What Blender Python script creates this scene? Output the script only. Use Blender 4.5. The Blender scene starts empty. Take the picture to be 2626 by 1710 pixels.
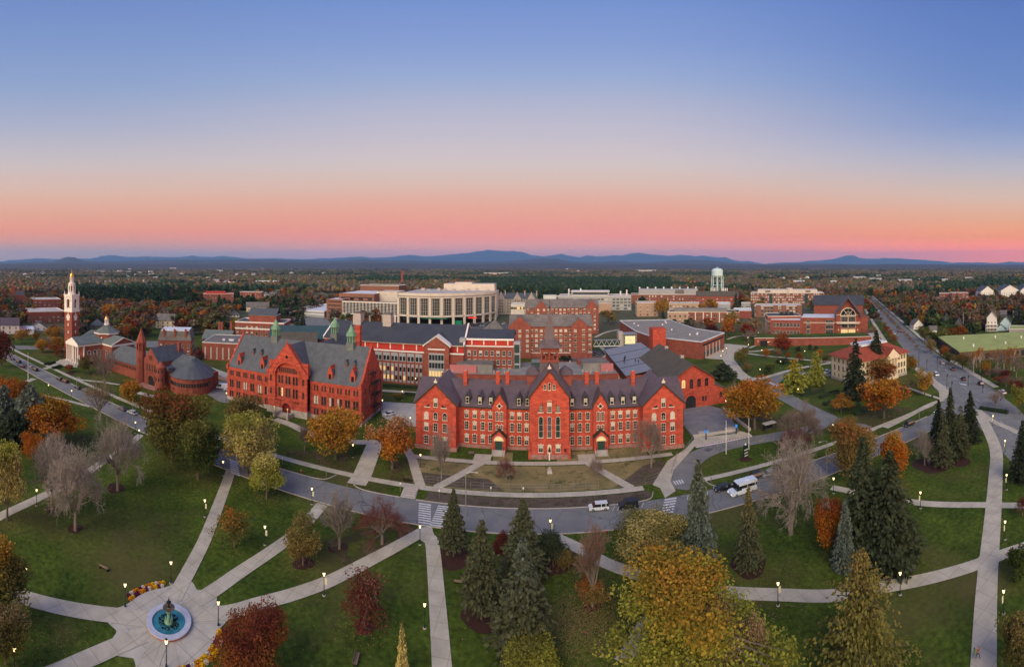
import bpy, math, random
import numpy as np
from mathutils import Vector, Matrix
from mathutils.geometry import tessellate_polygon
random.seed(7); RNG=np.random.RandomState(7)
R=math.radians; PI=math.pi
SC=bpy.context.scene; COL=SC.collection
# ---------- camera: a drone panorama (cylindrical) 56 m above the green, world +Y = away across the road ----------
H=56.0; F=1119.0; YH=679.0; X0=1371.0; W0,H0=2626,1710
cam=bpy.data.cameras.new('camera'); CAM=bpy.data.objects.new('camera',cam); COL.objects.link(CAM); SC.camera=CAM
cam.type='PANO'; cam.panorama_type='CENTRAL_CYLINDRICAL'
cam.central_cylindrical_range_u_min=-(W0/2)/F; cam.central_cylindrical_range_u_max=(W0/2)/F
cam.central_cylindrical_range_v_min=(YH-H0)/F; cam.central_cylindrical_range_v_max=YH/F
cam.central_cylindrical_radius=1.0
cam.clip_start=0.5; cam.clip_end=90000
CAM.location=(0,0,H); CAM.rotation_euler=(R(90),0,(X0-W0/2)/F)
SC.render.engine='CYCLES'
SC.view_settings.view_transform='Standard'; SC.view_settings.look='None'
SC.view_settings.exposure=0.0; SC.view_settings.gamma=1.0
try: SC.cycles.use_denoising=True
except Exception: pass
SC.cycles.max_bounces=6; SC.cycles.diffuse_bounces=2; SC.cycles.glossy_bounces=2
SC.cycles.transparent_max_bounces=6; SC.cycles.volume_bounces=0
# ---------- sky after sunset, facing away from the sun: blue above, pink belt, blue-grey earth shadow ----------
def s2l(c):
    return tuple((v/255/12.92 if v/255<=0.04045 else ((v/255+0.055)/1.055)**2.4) for v in c)
world=bpy.data.worlds.new('World'); SC.world=world; world.use_nodes=True
def make_world():
    nt=world.node_tree; N=nt.nodes; L=nt.links; N.clear()
    out=N.new('ShaderNodeOutputWorld'); bg=N.new('ShaderNodeBackground'); L.new(bg.outputs[0],out.inputs[0])
    tc=N.new('ShaderNodeTexCoord'); sp=N.new('ShaderNodeSeparateXYZ'); L.new(tc.outputs['Generated'],sp.inputs[0])
    def math_(op,a,b=None,c=None):
        m=N.new('ShaderNodeMath'); m.operation=op
        for i,v in enumerate((a,b,c)):
            if v is None: continue
            if isinstance(v,(int,float)): m.inputs[i].default_value=v
            else: L.new(v,m.inputs[i])
        return m.outputs[0]
    x,y,z=sp.outputs
    hor=math_('SQRT',math_('ADD',math_('MULTIPLY',x,x),math_('MULTIPLY',y,y)))
    tanv=math_('DIVIDE',z,math_('MAXIMUM',hor,0.001))          # tangent of the elevation
    def ramp(stops):
        r=N.new('ShaderNodeValToRGB'); L.new(math_('DIVIDE',tanv,0.75),r.inputs[0])
        e=r.color_ramp.elements
        while len(e)>1: e.remove(e[0])
        first=True
        for yp,c in stops:
            pos=max(0,min(1,(YH-yp)/F/0.75))
            if first: e[0].position=pos; el=e[0]; first=False
            else: el=e.new(pos)
            el.color=(*c,1)
        return r.outputs[0]
    centre=ramp(SKY_C); right=ramp(SKY_R)
    az=math_('ARCTAN2',x,y)
    fr=N.new('ShaderNodeMapRange'); L.new(az,fr.inputs[0]); fr.inputs[1].default_value=0.15; fr.inputs[2].default_value=1.15; fr.interpolation_type='SMOOTHSTEP'
    mx=N.new('ShaderNodeMix'); mx.data_type='RGBA'; L.new(fr.outputs[0],mx.inputs[0]); L.new(centre,mx.inputs[6]); L.new(right,mx.inputs[7])
    left=ramp(SKY_L); fl=N.new('ShaderNodeMapRange'); L.new(az,fl.inputs[0]); fl.inputs[1].default_value=-0.15; fl.inputs[2].default_value=-1.1; fl.interpolation_type='SMOOTHSTEP'
    m2=N.new('ShaderNodeMix'); m2.data_type='RGBA'; L.new(fl.outputs[0],m2.inputs[0]); L.new(mx.outputs[2],m2.inputs[6]); L.new(left,m2.inputs[7]); mx=m2
    # the afterglow in the west, behind the camera
    west=math_('MULTIPLY',y,-1.0)
    fw=N.new('ShaderNodeMapRange'); L.new(west,fw.inputs[0]); fw.inputs[1].default_value=-0.1; fw.inputs[2].default_value=0.9; fw.interpolation_type='SMOOTHSTEP'
    lowz=N.new('ShaderNodeMapRange'); L.new(z,lowz.inputs[0]); lowz.inputs[1].default_value=0.75; lowz.inputs[2].default_value=0.05
    g=math_('MULTIPLY',fw.outputs[0],lowz.outputs[0])
    glow=N.new('ShaderNodeMix'); glow.data_type='RGBA'; glow.blend_type='ADD'; glow.clamp_result=False
    L.new(g,glow.inputs[0]); L.new(mx.outputs[2],glow.inputs[6]); glow.inputs[7].default_value=(2.1,1.58,0.82,1)
    L.new(glow.outputs[2],bg.inputs[0]); bg.inputs[1].default_value=SKY_STRENGTH
SKY_STRENGTH=1.0
# what the eye should see at each elevation through the valley haze; the sky behind it is brighter by what the haze takes
HAZE_D=4.5e-5; HAZE_TOP=1150.0; HAZE_R=31000.0; HAZE_S=(0.15,0.215,0.43)
SKY_C=[(679,(152,142,182)),(655,(165,144,178)),(639,(193,150,171)),(609,(225,150,156)),(578,(229,155,151)),(533,(226,166,154)),(500,(222,176,166)),(472,(217,186,178)),
       (418,(208,194,197)),(342,(194,188,204)),(289,(182,183,205)),(198,(153,171,210)),(114,(135,158,210)),(0,(118,146,207)),(-160,(102,129,196))]
SKY_L=[(679,(150,146,178)),(647,(163,149,172)),(616,(204,150,156)),(594,(221,150,145)),(548,(221,165,151)),(487,(215,182,172)),(418,(199,188,193)),
       (327,(172,176,200)),(228,(145,164,203)),(110,(128,152,202)),(0,(114,141,199)),(-160,(98,124,188))]
SKY_R=[(679,(226,144,134)),(655,(230,138,128)),(640,(231,142,127)),(609,(232,151,131)),(563,(225,168,146)),(502,(211,184,175)),(441,(188,181,192)),(380,(160,169,200)),
       (320,(133,153,200)),(228,(112,140,197)),(110,(101,130,194)),(0,(92,121,188)),(-160,(78,105,176))]
def unhaze(lst):
    out=[]
    for y,c in lst:
        t=max(0.0005,(YH-y)/F); e=math.atan(t); L=min(HAZE_R/math.cos(e),(HAZE_TOP-H)/math.sin(e)); T=math.exp(-HAZE_D*L)
        out.append((y,tuple(max(0.02,(v-s_*(1-T))/T) for v,s_ in zip(s2l(c),HAZE_S))))
    return out
SKY_C=unhaze(SKY_C); SKY_L=unhaze(SKY_L); SKY_R=unhaze(SKY_R)
make_world()
sun=bpy.data.lights.new('sun','SUN'); SUN=bpy.data.objects.new('sun',sun); COL.objects.link(SUN)
sun.energy=2.5; sun.angle=R(42); sun.color=(1.0,0.88,0.68)
SUN.rotation_euler=(R(52),0,R(-14))     # from the west, behind the camera
# ---------- image measure -> metres on the ground ----------
def az(px): return (px-X0)/F
def G(px,py,z=0.0):
    d=F*(H-z)/(py-YH); a=az(px); return (d*math.sin(a),d*math.cos(a))
def XA(px,Y): return Y*math.tan(az(px))
def ZA(px,py,Y): return H-(py-YH)/F*Y/math.cos(az(px))
def ZD(py,d): return H-(py-YH)/F*d
ZM={'Z1':(0,650,3.876),'Z2':(500,700,3.876),'Z3':(800,700,3.876),'Z4':(1250,700,3.876),'Z5':(1700,700,3.876),'Z6':(2126,700,3.876),
 'B1':(0,950,3.23),'B2':(0,1300,3.781),'B3':(400,1000,3.875),'B4':(500,1310,3.875),'B5':(1000,950,3.876),'B6':(1080,1250,3.37),
 'B7':(1650,950,3.876),'B8':(2026,1050,2.348),'C1':(1400,900,4.845),'C2':(1550,1250,3.37),'D':(0,0,1/1.10336),'S':(0,0,1.0),
 'F1':(0,640,3.606),'F2':(650,640,3.606),'F3':(1300,640,3.606),'F4':(1960,640,3.606)}
def q(t,x,y):
    a,b,s=ZM[t]; return (a+x/s,b+y/s)
def g(t,x,y,z=0.0): return G(*q(t,x,y),z)
def pix(X,Y,z=0):
    d=math.hypot(X,Y); return (X0+F*math.atan2(X,Y), YH+F*(H-z)/d)
def height_at(P,t,y):  # height of something standing at P whose top shows at zoom row y
    return H-(q(t,0,y)[1]-YH)/F*math.hypot(P[0],P[1])
# ---------- materials ----------
MATS={}
def mat(name,col,rough=0.85,noise=0.0,scale=1.0,col2=None,metal=0.0,emit=None,emit_s=1.0,bump=0.0,spec=0.3,detail=4.0,coord='Object',stretch=None,rand=0.0,trans=0.0,attr=False):
    if name in MATS: return MATS[name]
    m=bpy.data.materials.new(name); m.use_nodes=True; nt=m.node_tree; N=nt.nodes; L=nt.links
    b=N['Principled BSDF']; b.inputs['Roughness'].default_value=rough; b.inputs['Metallic'].default_value=metal
    b.inputs['Specular IOR Level'].default_value=spec
    c=(*col,1); b.inputs['Base Color'].default_value=c; last=None
    if noise>0 or col2 is not None or bump>0:
        tc=N.new('ShaderNodeTexCoord'); src=tc.outputs[coord]
        if stretch:
            mp=N.new('ShaderNodeMapping'); mp.inputs['Scale'].default_value=stretch; L.new(src,mp.inputs[0]); src=mp.outputs[0]
        n=N.new('ShaderNodeTexNoise'); n.inputs['Scale'].default_value=scale; n.inputs['Detail'].default_value=detail; n.inputs['Roughness'].default_value=0.62
        L.new(src,n.inputs['Vector'])
        r=N.new('ShaderNodeValToRGB'); L.new(n.outputs[0],r.inputs[0])
        e=r.color_ramp.elements; e[0].position=0.33; e[1].position=0.67
        if col2 is None:
            e[0].color=tuple(v*(1-noise) for v in col)+(1,); e[1].color=tuple(min(1,v*(1+noise)) for v in col)+(1,)
        else: e[0].color=c; e[1].color=(*col2,1)
        last=r.outputs[0]
        if bump>0:
            bp=N.new('ShaderNodeBump'); bp.inputs['Strength'].default_value=bump; bp.inputs['Distance'].default_value=0.1
            L.new(n.outputs[0],bp.inputs['Height']); L.new(bp.outputs[0],b.inputs['Normal'])
    if rand>0:
        oi=N.new('ShaderNodeObjectInfo'); hs=N.new('ShaderNodeHueSaturation')
        mr=N.new('ShaderNodeMapRange'); L.new(oi.outputs['Random'],mr.inputs[0]); mr.inputs[3].default_value=1-rand; mr.inputs[4].default_value=1+rand
        L.new(mr.outputs[0],hs.inputs['Value'])
        if last is not None: L.new(last,hs.inputs['Color'])
        else: hs.inputs['Color'].default_value=c
        last=hs.outputs[0]
    if last is not None: L.new(last,b.inputs['Base Color'])
    if emit is not None:
        b.inputs['Emission Color'].default_value=(*emit,1); b.inputs['Emission Strength'].default_value=emit_s
    MATS[name]=m; return m
# ---------- mesh builder ----------
class MB:
    def __init__(s): s.V=[]; s.F=[]; s.I=[]; s.m=0
    def mi(s,i): s.m=i; return s
    def vs(s,pts):
        k=len(s.V); s.V.extend([tuple(p) for p in pts]); return k
    def face(s,pts):
        k=s.vs(pts); s.F.append(tuple(range(k,k+len(pts)))); s.I.append(s.m)
    def fi(s,idx): s.F.append(tuple(idx)); s.I.append(s.m)
    def box(s,x0,x1,y0,y1,z0,z1):
        k=s.vs([(x0,y0,z0),(x1,y0,z0),(x1,y1,z0),(x0,y1,z0),(x0,y0,z1),(x1,y0,z1),(x1,y1,z1),(x0,y1,z1)])
        for f in ((0,3,2,1),(4,5,6,7),(0,1,5,4),(1,2,6,5),(2,3,7,6),(3,0,4,7)): s.fi([k+i for i in f])
        return s
    def obox(s,c,u,w,d,z0,z1):   # box centred c, long axis u (2D), width w along u, depth d
        ux,uy=u; l=math.hypot(ux,uy); ux/=l; uy/=l; nx,ny=-uy,ux
        P=[(c[0]+a*ux*w/2+b*nx*d/2,c[1]+a*uy*w/2+b*ny*d/2) for a,b in ((-1,-1),(1,-1),(1,1),(-1,1))]
        return s.prism(P,z0,z1)
    def prism(s,P,z0,z1,top=True,bottom=False,taper=None):
        A=sum(P[i][0]*P[(i+1)%len(P)][1]-P[(i+1)%len(P)][0]*P[i][1] for i in range(len(P)))
        if A<0: P=P[::-1]
        n=len(P); T=P
        if taper:
            cx=sum(p[0] for p in P)/n; cy=sum(p[1] for p in P)/n; T=[(cx+(p[0]-cx)*taper,cy+(p[1]-cy)*taper) for p in P]
        k=s.vs([(p[0],p[1],z0) for p in P]+[(p[0],p[1],z1) for p in T])
        for i in range(n): j=(i+1)%n; s.fi([k+i,k+j,k+n+j,k+n+i])
        def cap(off,flip):
            if n<=4: idx=[k+off+i for i in range(n)]; s.fi(idx[::-1] if flip else idx)
            else:
                for t in tessellate_polygon([[Vector((p[0],p[1],0)) for p in P]]):
                    a,b,c=[P[i] for i in t]; ar=(b[0]-a[0])*(c[1]-a[1])-(c[0]-a[0])*(b[1]-a[1])
                    t=list(t) if ar>0 else list(t)[::-1]
                    if flip: t=t[::-1]
                    s.fi([k+off+i for i in t])
        if top: cap(n,False)
        if bottom: cap(0,True)
        return s
    def cyl(s,cx,cy,z0,z1,r0,r1=None,n=12,cap=True,a0=0.0):
        if r1 is None: r1=r0
        C=[(math.cos(a0+2*PI*i/n),math.sin(a0+2*PI*i/n)) for i in range(n)]
        k=s.vs([(cx+c*r0,cy+d*r0,z0) for c,d in C])
        if r1<1e-4:
            t=s.vs([(cx,cy,z1)])
            for i in range(n): s.fi([k+i,k+(i+1)%n,t])
        else:
            t=s.vs([(cx+c*r1,cy+d*r1,z1) for c,d in C])
            for i in range(n): s.fi([k+i,k+(i+1)%n,t+(i+1)%n,t+i])
            if cap: s.fi([t+i for i in range(n)])
        return s
    def lathe(s,cx,cy,prof,n=16,a0=0.0):
        for (r0,z0),(r1,z1) in zip(prof[:-1],prof[1:]):
            if r0<1e-4: 
                k=s.vs([(cx,cy,z0)]); t=s.vs([(cx+math.cos(a0+2*PI*i/n)*r1,cy+math.sin(a0+2*PI*i/n)*r1,z1) for i in range(n)])
                for i in range(n): s.fi([k,t+(i+1)%n,t+i])
            else: s.cyl(cx,cy,z0,z1,r0,r1,n,cap=False,a0=a0)
        return s
    def tube(s,p,q_,r0,r1=None,n=5):
        if r1 is None: r1=r0
        p=Vector(p); q_=Vector(q_); d=q_-p
        if d.length<1e-6: return s
        d.normalize(); a=d.orthogonal().normalized(); b=d.cross(a)
        k=s.vs([p+(a*math.cos(2*PI*i/n)+b*math.sin(2*PI*i/n))*r0 for i in range(n)]+[q_+(a*math.cos(2*PI*i/n)+b*math.sin(2*PI*i/n))*r1 for i in range(n)])
        for i in range(n): s.fi([k+i,k+(i+1)%n,k+n+(i+1)%n,k+n+i])
        return s
    def path(s,pts,r,n=5):
        for a,b in zip(pts[:-1],pts[1:]): s.tube(a,b,r,r,n)
        return s
    def gable(s,x0,x1,y0,y1,z0,z1,axis='x',over=0.4,th=0.25):
        # two roof slabs with real thickness; axis = ridge direction
        if axis=='x':
            yc=(y0+y1)/2; sl=(z1-z0)/((y1-y0)/2)
            for sg,ye in ((-1,y0-over),(1,y1+over)):
                ze=z1-sl*abs(ye-yc)
                A=[(x0-over,ye,ze),(x1+over,ye,ze),(x1+over,yc,z1),(x0-over,yc,z1)]
                B=[(a,b,c+th) for a,b,c in A]
                s.slab(A,B,sg>0)
        else:
            xc=(x0+x1)/2; sl=(z1-z0)/((x1-x0)/2)
            for sg,xe in ((-1,x0-over),(1,x1+over)):
                ze=z1-sl*abs(xe-xc)
                A=[(xe,y0-over,ze),(xc,y0-over,z1),(xc,y1+over,z1),(xe,y1+over,ze)]
                B=[(a,b,c+th) for a,b,c in A]
                s.slab(A,B,sg>0)
        return s
    def slab(s,A,B,flip=False):
        k=s.vs(A+B)
        n=len(A); f=[list(range(k,k+n))[::-1],[k+n+i for i in range(n)]]+[[k+i,k+(i+1)%n,k+n+(i+1)%n,k+n+i] for i in range(n)]
        for a in f: s.fi(a[::-1] if flip else a)
        return s
    def hip(s,x0,x1,y0,y1,z0,z1,over=0.4,inset=None):
        x0-=over;x1+=over;y0-=over;y1+=over
        w=min(x1-x0,y1-y0)/2 if inset is None else inset
        if (x1-x0)>=(y1-y0): a=(x0+w,(y0+y1)/2,z1); b=(x1-w,(y0+y1)/2,z1)
        else: a=((x0+x1)/2,y0+w,z1); b=((x0+x1)/2,y1-w,z1)
        c=[(x0,y0,z0),(x1,y0,z0),(x1,y1,z0),(x0,y1,z0)]
        lo=[(p[0],p[1],z0-0.25) for p in c]
        for i in range(4): s.face([lo[i],lo[(i+1)%4],c[(i+1)%4],c[i]])
        s.face(lo[::-1])
        if (x1-x0)>=(y1-y0):
            s.face([c[0],c[1],b,a]); s.face([c[1],c[2],b]); s.face([c[2],c[3],a,b]); s.face([c[3],c[0],a])
        else:
            s.face([c[0],c[1],a]); s.face([c[1],c[2],b,a]); s.face([c[2],c[3],b]); s.face([c[3],c[0],a,b])
        return s
    def frust(s,x0,x1,y0,y1,z0,z1,ix,iy):   # box whose top is inset
        k=s.vs([(x0,y0,z0),(x1,y0,z0),(x1,y1,z0),(x0,y1,z0),(x0+ix,y0+iy,z1),(x1-ix,y0+iy,z1),(x1-ix,y1-iy,z1),(x0+ix,y1-iy,z1)])
        for f in ((4,5,6,7),(0,1,5,4),(1,2,6,5),(2,3,7,6),(3,0,4,7)): s.fi([k+i for i in f])
        return s
    def ext(s,P,y0,y1):   # polygon in the xz-plane (seen from -y), extruded from y0 (front) to y1
        n=len(P)
        A=sum(P[i][0]*P[(i+1)%n][1]-P[(i+1)%n][0]*P[i][1] for i in range(n))
        if A<0: P=P[::-1]
        k=s.vs([(p[0],y0,p[1]) for p in P]+[(p[0],y1,p[1]) for p in P])
        for i in range(n): j=(i+1)%n; s.fi([k+j,k+i,k+n+i,k+n+j])
        tr=[tuple(range(n))] if n<=4 else []
        if n>4:
            for t in tessellate_polygon([[Vector((p[0],p[1],0)) for p in P]]):
                a,b,c=[P[i] for i in t]; ar=(b[0]-a[0])*(c[1]-a[1])-(c[0]-a[0])*(b[1]-a[1]); tr.append(tuple(t) if ar>0 else tuple(t)[::-1])
        for t in tr: s.fi([k+i for i in t]); s.fi([k+n+i for i in t][::-1])
        return s
    def ring(s,cx,cz,r0,r1,y0,y1,a0=0,a1=PI,n=14):  # arch ring in the xz-plane
        for i in range(n):
            a=a0+(a1-a0)*i/n; b=a0+(a1-a0)*(i+1)/n
            s.ext([(cx+r0*math.cos(a),cz+r0*math.sin(a)),(cx+r1*math.cos(a),cz+r1*math.sin(a)),(cx+r1*math.cos(b),cz+r1*math.sin(b)),(cx+r0*math.cos(b),cz+r0*math.sin(b))],y0,y1)
        return s
    def mesh(s,name,mats,smooth=False):
        me=bpy.data.meshes.new(name); me.from_pydata(s.V,[],s.F); 
        for m in mats: me.materials.append(m)
        if len(mats)>1: me.polygons.foreach_set('material_index',s.I)
        if smooth: me.polygons.foreach_set('use_smooth',[True]*len(s.F))
        me.update(); return me
    def build(s,name,mats,parent=None,loc=None,rz=0,kind=None,smooth=False):
        if not isinstance(mats,(list,tuple)): mats=[mats]
        return put(name,s.mesh(name,mats,smooth),parent,loc,rz,kind)
def put(name,me,parent=None,loc=None,rz=0,kind=None,scale=None):
    o=bpy.data.objects.new(name,me); COL.objects.link(o)
    if parent is not None: o.parent=parent
    if loc is not None: o.location=loc
    if rz: o.rotation_euler=(0,0,rz)
    if scale is not None: o.scale=scale
    if kind: o['kind']=kind
    return o
def tag(o,label,cat,group=None):
    o['label']=label; o['category']=cat
    if group: o['group']=group
    return o
def thing(name,label,cat,loc=(0,0,0),rz=0,group=None,scale=None):
    o=bpy.data.objects.new(name,None); COL.objects.link(o); o.location=loc; o.rotation_euler=(0,0,rz)
    o.empty_display_size=0.5
    if scale is not None: o.scale=scale
    return tag(o,label,cat,group)
def sheet(mb,P,z):
    P=[(p[0],p[1]) for p in P]
    for t in tessellate_polygon([[Vector((p[0],p[1],0)) for p in P]]):
        a,b,c=[P[i] for i in t]; ar=(b[0]-a[0])*(c[1]-a[1])-(c[0]-a[0])*(b[1]-a[1])
        t=list(t) if ar>0 else list(t)[::-1]
        mb.face([(P[i][0],P[i][1],z) for i in t])
def smooth_line(P,n=6):
    if len(P)<3: return P
    out=[]; Q=[P[0]]+list(P)+[P[-1]]
    for i in range(1,len(Q)-2):
        p0,p1,p2,p3=Q[i-1:i+3]
        for k in range(n):
            t=k/n; out.append(tuple(0.5*((2*p1[j])+(-p0[j]+p2[j])*t+(2*p0[j]-5*p1[j]+4*p2[j]-p3[j])*t*t+(-p0[j]+3*p1[j]-3*p2[j]+p3[j])*t**3) for j in range(2)))
    out.append(tuple(P[-1])); return out
def strip(mb,P,w,z,smooth=True,th=0.0):
    if smooth: P=smooth_line(P)
    n=len(P); L=[];Rr=[]
    for i in range(n):
        a=P[max(0,i-1)]; b=P[min(n-1,i+1)]; dx,dy=b[0]-a[0],b[1]-a[1]; l=math.hypot(dx,dy) or 1
        wi=w[0]+(w[1]-w[0])*i/(n-1) if isinstance(w,tuple) else w
        nx,ny=-dy/l*wi/2,dx/l*wi/2; L.append((P[i][0]+nx,P[i][1]+ny)); Rr.append((P[i][0]-nx,P[i][1]-ny))
    for i in range(n-1):
        mb.face([(*Rr[i],z),(*Rr[i+1],z),(*L[i+1],z),(*L[i],z)])
        if th:
            mb.face([(*Rr[i],z-th),(*Rr[i+1],z-th),(*Rr[i+1],z),(*Rr[i],z)]); mb.face([(*L[i],z),(*L[i+1],z),(*L[i+1],z-th),(*L[i],z-th)])
    return L,Rr
# ---------- land: lawn, forest floor, hills and mountains ----------
def struct(name,me): return put(name,me,kind='structure')
def ground_material():
    m=bpy.data.materials.new('lawn'); m.use_nodes=True; nt=m.node_tree; N=nt.nodes; L=nt.links; b=N['Principled BSDF']
    b.inputs['Roughness'].default_value=0.95; b.inputs['Specular IOR Level'].default_value=0.1
    tc=N.new('ShaderNodeTexCoord')
    def noise(s,d=4,vec=None,ro=0.6):
        n=N.new('ShaderNodeTexNoise'); n.inputs['Scale'].default_value=s; n.inputs['Detail'].default_value=d; n.inputs['Roughness'].default_value=ro
        L.new(vec or tc.outputs['Object'],n.inputs['Vector']); return n.outputs[0]
    def ramp(src,a,b_,p=(0.35,0.65)):
        r=N.new('ShaderNodeValToRGB'); L.new(src,r.inputs[0]); e=r.color_ramp.elements
        e[0].position,e[1].position=p; e[0].color=(*a,1); e[1].color=(*b_,1); return r.outputs[0]
    def mix(f,a,b_,bt='MIX'):
        x=N.new('ShaderNodeMix'); x.data_type='RGBA'; x.blend_type=bt
        if isinstance(f,float): x.inputs[0].default_value=f
        else: L.new(f,x.inputs[0])
        for i,v in ((6,a),(7,b_)):
            if isinstance(v,tuple): x.inputs[i].default_value=(*v,1)
            else: L.new(v,x.inputs[i])
        return x.outputs[2]
    grass=ramp(noise(0.09,5),(0.034,0.060,0.008),(0.078,0.110,0.014))
    fine=ramp(noise(1.1,3),(0.6,0.6,0.6),(1.3,1.3,1.3))
    grass=mix(1.0,grass,fine,'MULTIPLY')
    mp=N.new('ShaderNodeMapping'); mp.inputs['Rotation'].default_value=(0,0,0.5); mp.inputs['Scale'].default_value=(0.9,0.06,1); L.new(tc.outputs['Object'],mp.inputs[0])
    stripes=ramp(noise(0.5,2,mp.outputs[0]),(0.93,0.93,0.93),(1.07,1.07,1.07),(0.42,0.58))
    grass=mix(1.0,grass,stripes,'MULTIPLY')
    tan=ramp(noise(0.035,5),(0,0,0),(1,1,1),(0.50,0.72))
    grass=mix(tan,grass,(0.10,0.080,0.030))
    v=N.new('ShaderNodeTexVoronoi'); v.inputs['Scale'].default_value=0.75; L.new(tc.outputs['Object'],v.inputs['Vector'])
    leaf=ramp(v.outputs['Distance'],(1,1,1),(0,0,0),(0.07,0.10))
    sel=ramp(noise(0.06,3),(0,0,0),(1,1,1),(0.47,0.57))
    lf=N.new('ShaderNodeMath'); lf.operation='MULTIPLY'; L.new(leaf,lf.inputs[0]); L.new(sel,lf.inputs[1])
    grass=mix(lf.outputs[0],grass,(0.24,0.18,0.07))
    L.new(grass,b.inputs['Base Color']); return m
LAWN=ground_material()
FLOOR=mat('forest_floor',(0.070,0.060,0.030),noise=0.5,scale=0.02,col2=(0.085,0.098,0.040))
PLAIN=mat('plain',(0.045,0.036,0.026),scale=0.0016,col2=(0.080,0.068,0.048),detail=8)
def disc(name,m,r0,r1,z,n=160,rings=6):
    mb=MB()
    for k in range(rings):
        a=r0+(r1-r0)*(k/rings)**2; b=r0+(r1-r0)*((k+1)/rings)**2
        for i in range(n):
            t,u=2*PI*i/n,2*PI*(i+1)/n
            if a<1: mb.face([(0,0,z),(b*math.sin(u),b*math.cos(u),z),(b*math.sin(t),b*math.cos(t),z)])
            else: mb.face([(a*math.sin(u),a*math.cos(u),z),(b*math.sin(u),b*math.cos(u),z),(b*math.sin(t),b*math.cos(t),z),(a*math.sin(t),a*math.cos(t),z)])
    mb.V=[(x,max(y,-385.0),z) for x,y,z in mb.V]
    return struct(name,mb.mesh(name,[m]))
disc('ground',FLOOR,0,3200,-0.12)
disc('terrain',PLAIN,3100,30500,-0.5)
mb=MB(); sheet(mb,[(-255,-40),(-255,20),(-330,105),(-300,250),(-210,260),(-90,300),(60,330),(190,330),(330,300),(420,330),(420,60),(260,-40)],0.0)
struct('lawn',mb.mesh('lawn',[LAWN]))
def vnoise(x,y,seed=0):
    xi=np.floor(x).astype(np.int64); yi=np.floor(y).astype(np.int64); fx=x-xi; fy=y-yi
    fx=fx*fx*(3-2*fx); fy=fy*fy*(3-2*fy)
    def h(a,b):
        n=(a*374761393+b*668265263+seed*982451653)&0x7fffffff
        n=((n^(n>>13))*1274126177)&0x7fffffff
        return ((n^(n>>16))&0xffff)/65535.0
    return (h(xi,yi)*(1-fx)+h(xi+1,yi)*fx)*(1-fy)+(h(xi,yi+1)*(1-fx)+h(xi+1,yi+1)*fx)*fy
def fbm(x,y,seed=0,o=4):
    s=0;a=1;t=0
    for k in range(o): s+=a*vnoise(x*2**k,y*2**k,seed+k); t+=a; a*=.55
    return s/t
def npmesh(name,V,Fq,mats,colors=None,smooth=False):
    me=bpy.data.meshes.new(name); n=len(V); k=Fq.shape[1]; m=len(Fq)
    me.vertices.add(n); me.vertices.foreach_set('co',np.ascontiguousarray(V,dtype=np.float32).ravel())
    me.loops.add(m*k); me.loops.foreach_set('vertex_index',np.ascontiguousarray(Fq,dtype=np.int32).ravel())
    me.polygons.add(m); me.polygons.foreach_set('loop_start',np.arange(0,m*k,k,dtype=np.int32))
    try: me.polygons.foreach_set('loop_total',np.full(m,k,dtype=np.int32))
    except Exception: pass
    if smooth: me.polygons.foreach_set('use_smooth',np.ones(m,dtype=bool))
    for a in mats: me.materials.append(a)
    if colors is not None:
        at=me.color_attributes.new('col','FLOAT_COLOR','POINT'); at.data.foreach_set('color',np.ascontiguousarray(colors,dtype=np.float32).ravel())
    me.update(); me.validate(); return me
def colmat(name,rough=0.9,noise_scale=None,mul=1.0):
    m=bpy.data.materials.new(name); m.use_nodes=True; nt=m.node_tree; N=nt.nodes; L=nt.links; b=N['Principled BSDF']
    b.inputs['Roughness'].default_value=rough; b.inputs['Specular IOR Level'].default_value=0.12
    a=N.new('ShaderNodeVertexColor'); a.layer_name='col'; last=a.outputs[0]
    if noise_scale:
        tc=N.new('ShaderNodeTexCoord'); n=N.new('ShaderNodeTexNoise'); n.inputs['Scale'].default_value=noise_scale; n.inputs['Detail'].default_value=6; L.new(tc.outputs['Object'],n.inputs['Vector'])
        mr=N.new('ShaderNodeMapRange'); L.new(n.outputs[0],mr.inputs[0]); mr.inputs[1].default_value=0.3; mr.inputs[2].default_value=0.7; mr.inputs[3].default_value=0.55; mr.inputs[4].default_value=1.5
        h=N.new('ShaderNodeHueSaturation'); L.new(mr.outputs[0],h.inputs['Value']); L.new(last,h.inputs['Color']); last=h.outputs[0]
    L.new(last,b.inputs['Base Color']); return m
def ridge(name,pts,dist,depth,m,seed,rough=0.12,n=2400,minh=25):
    P=sorted(q(*p) for p in pts); xs=np.array([p[0] for p in P]); hs=np.array([ZD(p[1],dist) for p in P])
    a=np.linspace(-1.45,1.5,n); pxs=X0+F*a; h=np.interp(pxs,xs,hs); h=np.maximum(h*(1+.10*(fbm(a*150+seed,a*0+seed,seed+3,5)-.5)),minh)
    rows=26; tt=np.linspace(0,1.34,rows); V=[]
    for t in tt:
        d=dist-depth+depth*t
        nz=fbm(a*55+seed,np.full_like(a,t*5.0),seed,5)
        prof=np.where(t<=1,np.sin(np.clip(t,0,1)*PI/2)**1.3,1-(t-1)*1.6)
        gul=1-0.35*np.abs(2*fbm(a*38+9,np.full_like(a,t*2.2),seed+11,4)-1)*(1-abs(t-0.0))*(t<1)
        z=h*np.clip(prof,0,1)*gul*(1+rough*(nz-0.5)*(0 if t>1 else (1-t)*2+0.15))-2
        V.append(np.stack([d*np.sin(a),d*np.cos(a),z],1))
    V=np.concatenate(V); I=np.arange(rows*n).reshape(rows,n)
    Fq=np.stack([I[:-1,:-1].ravel(),I[:-1,1:].ravel(),I[1:,1:].ravel(),I[1:,:-1].ravel()],1)
    return struct(name,npmesh(name,V,Fq,[m],smooth=True))
def pts(t,L): return [(t,*p) for p in L]
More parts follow.
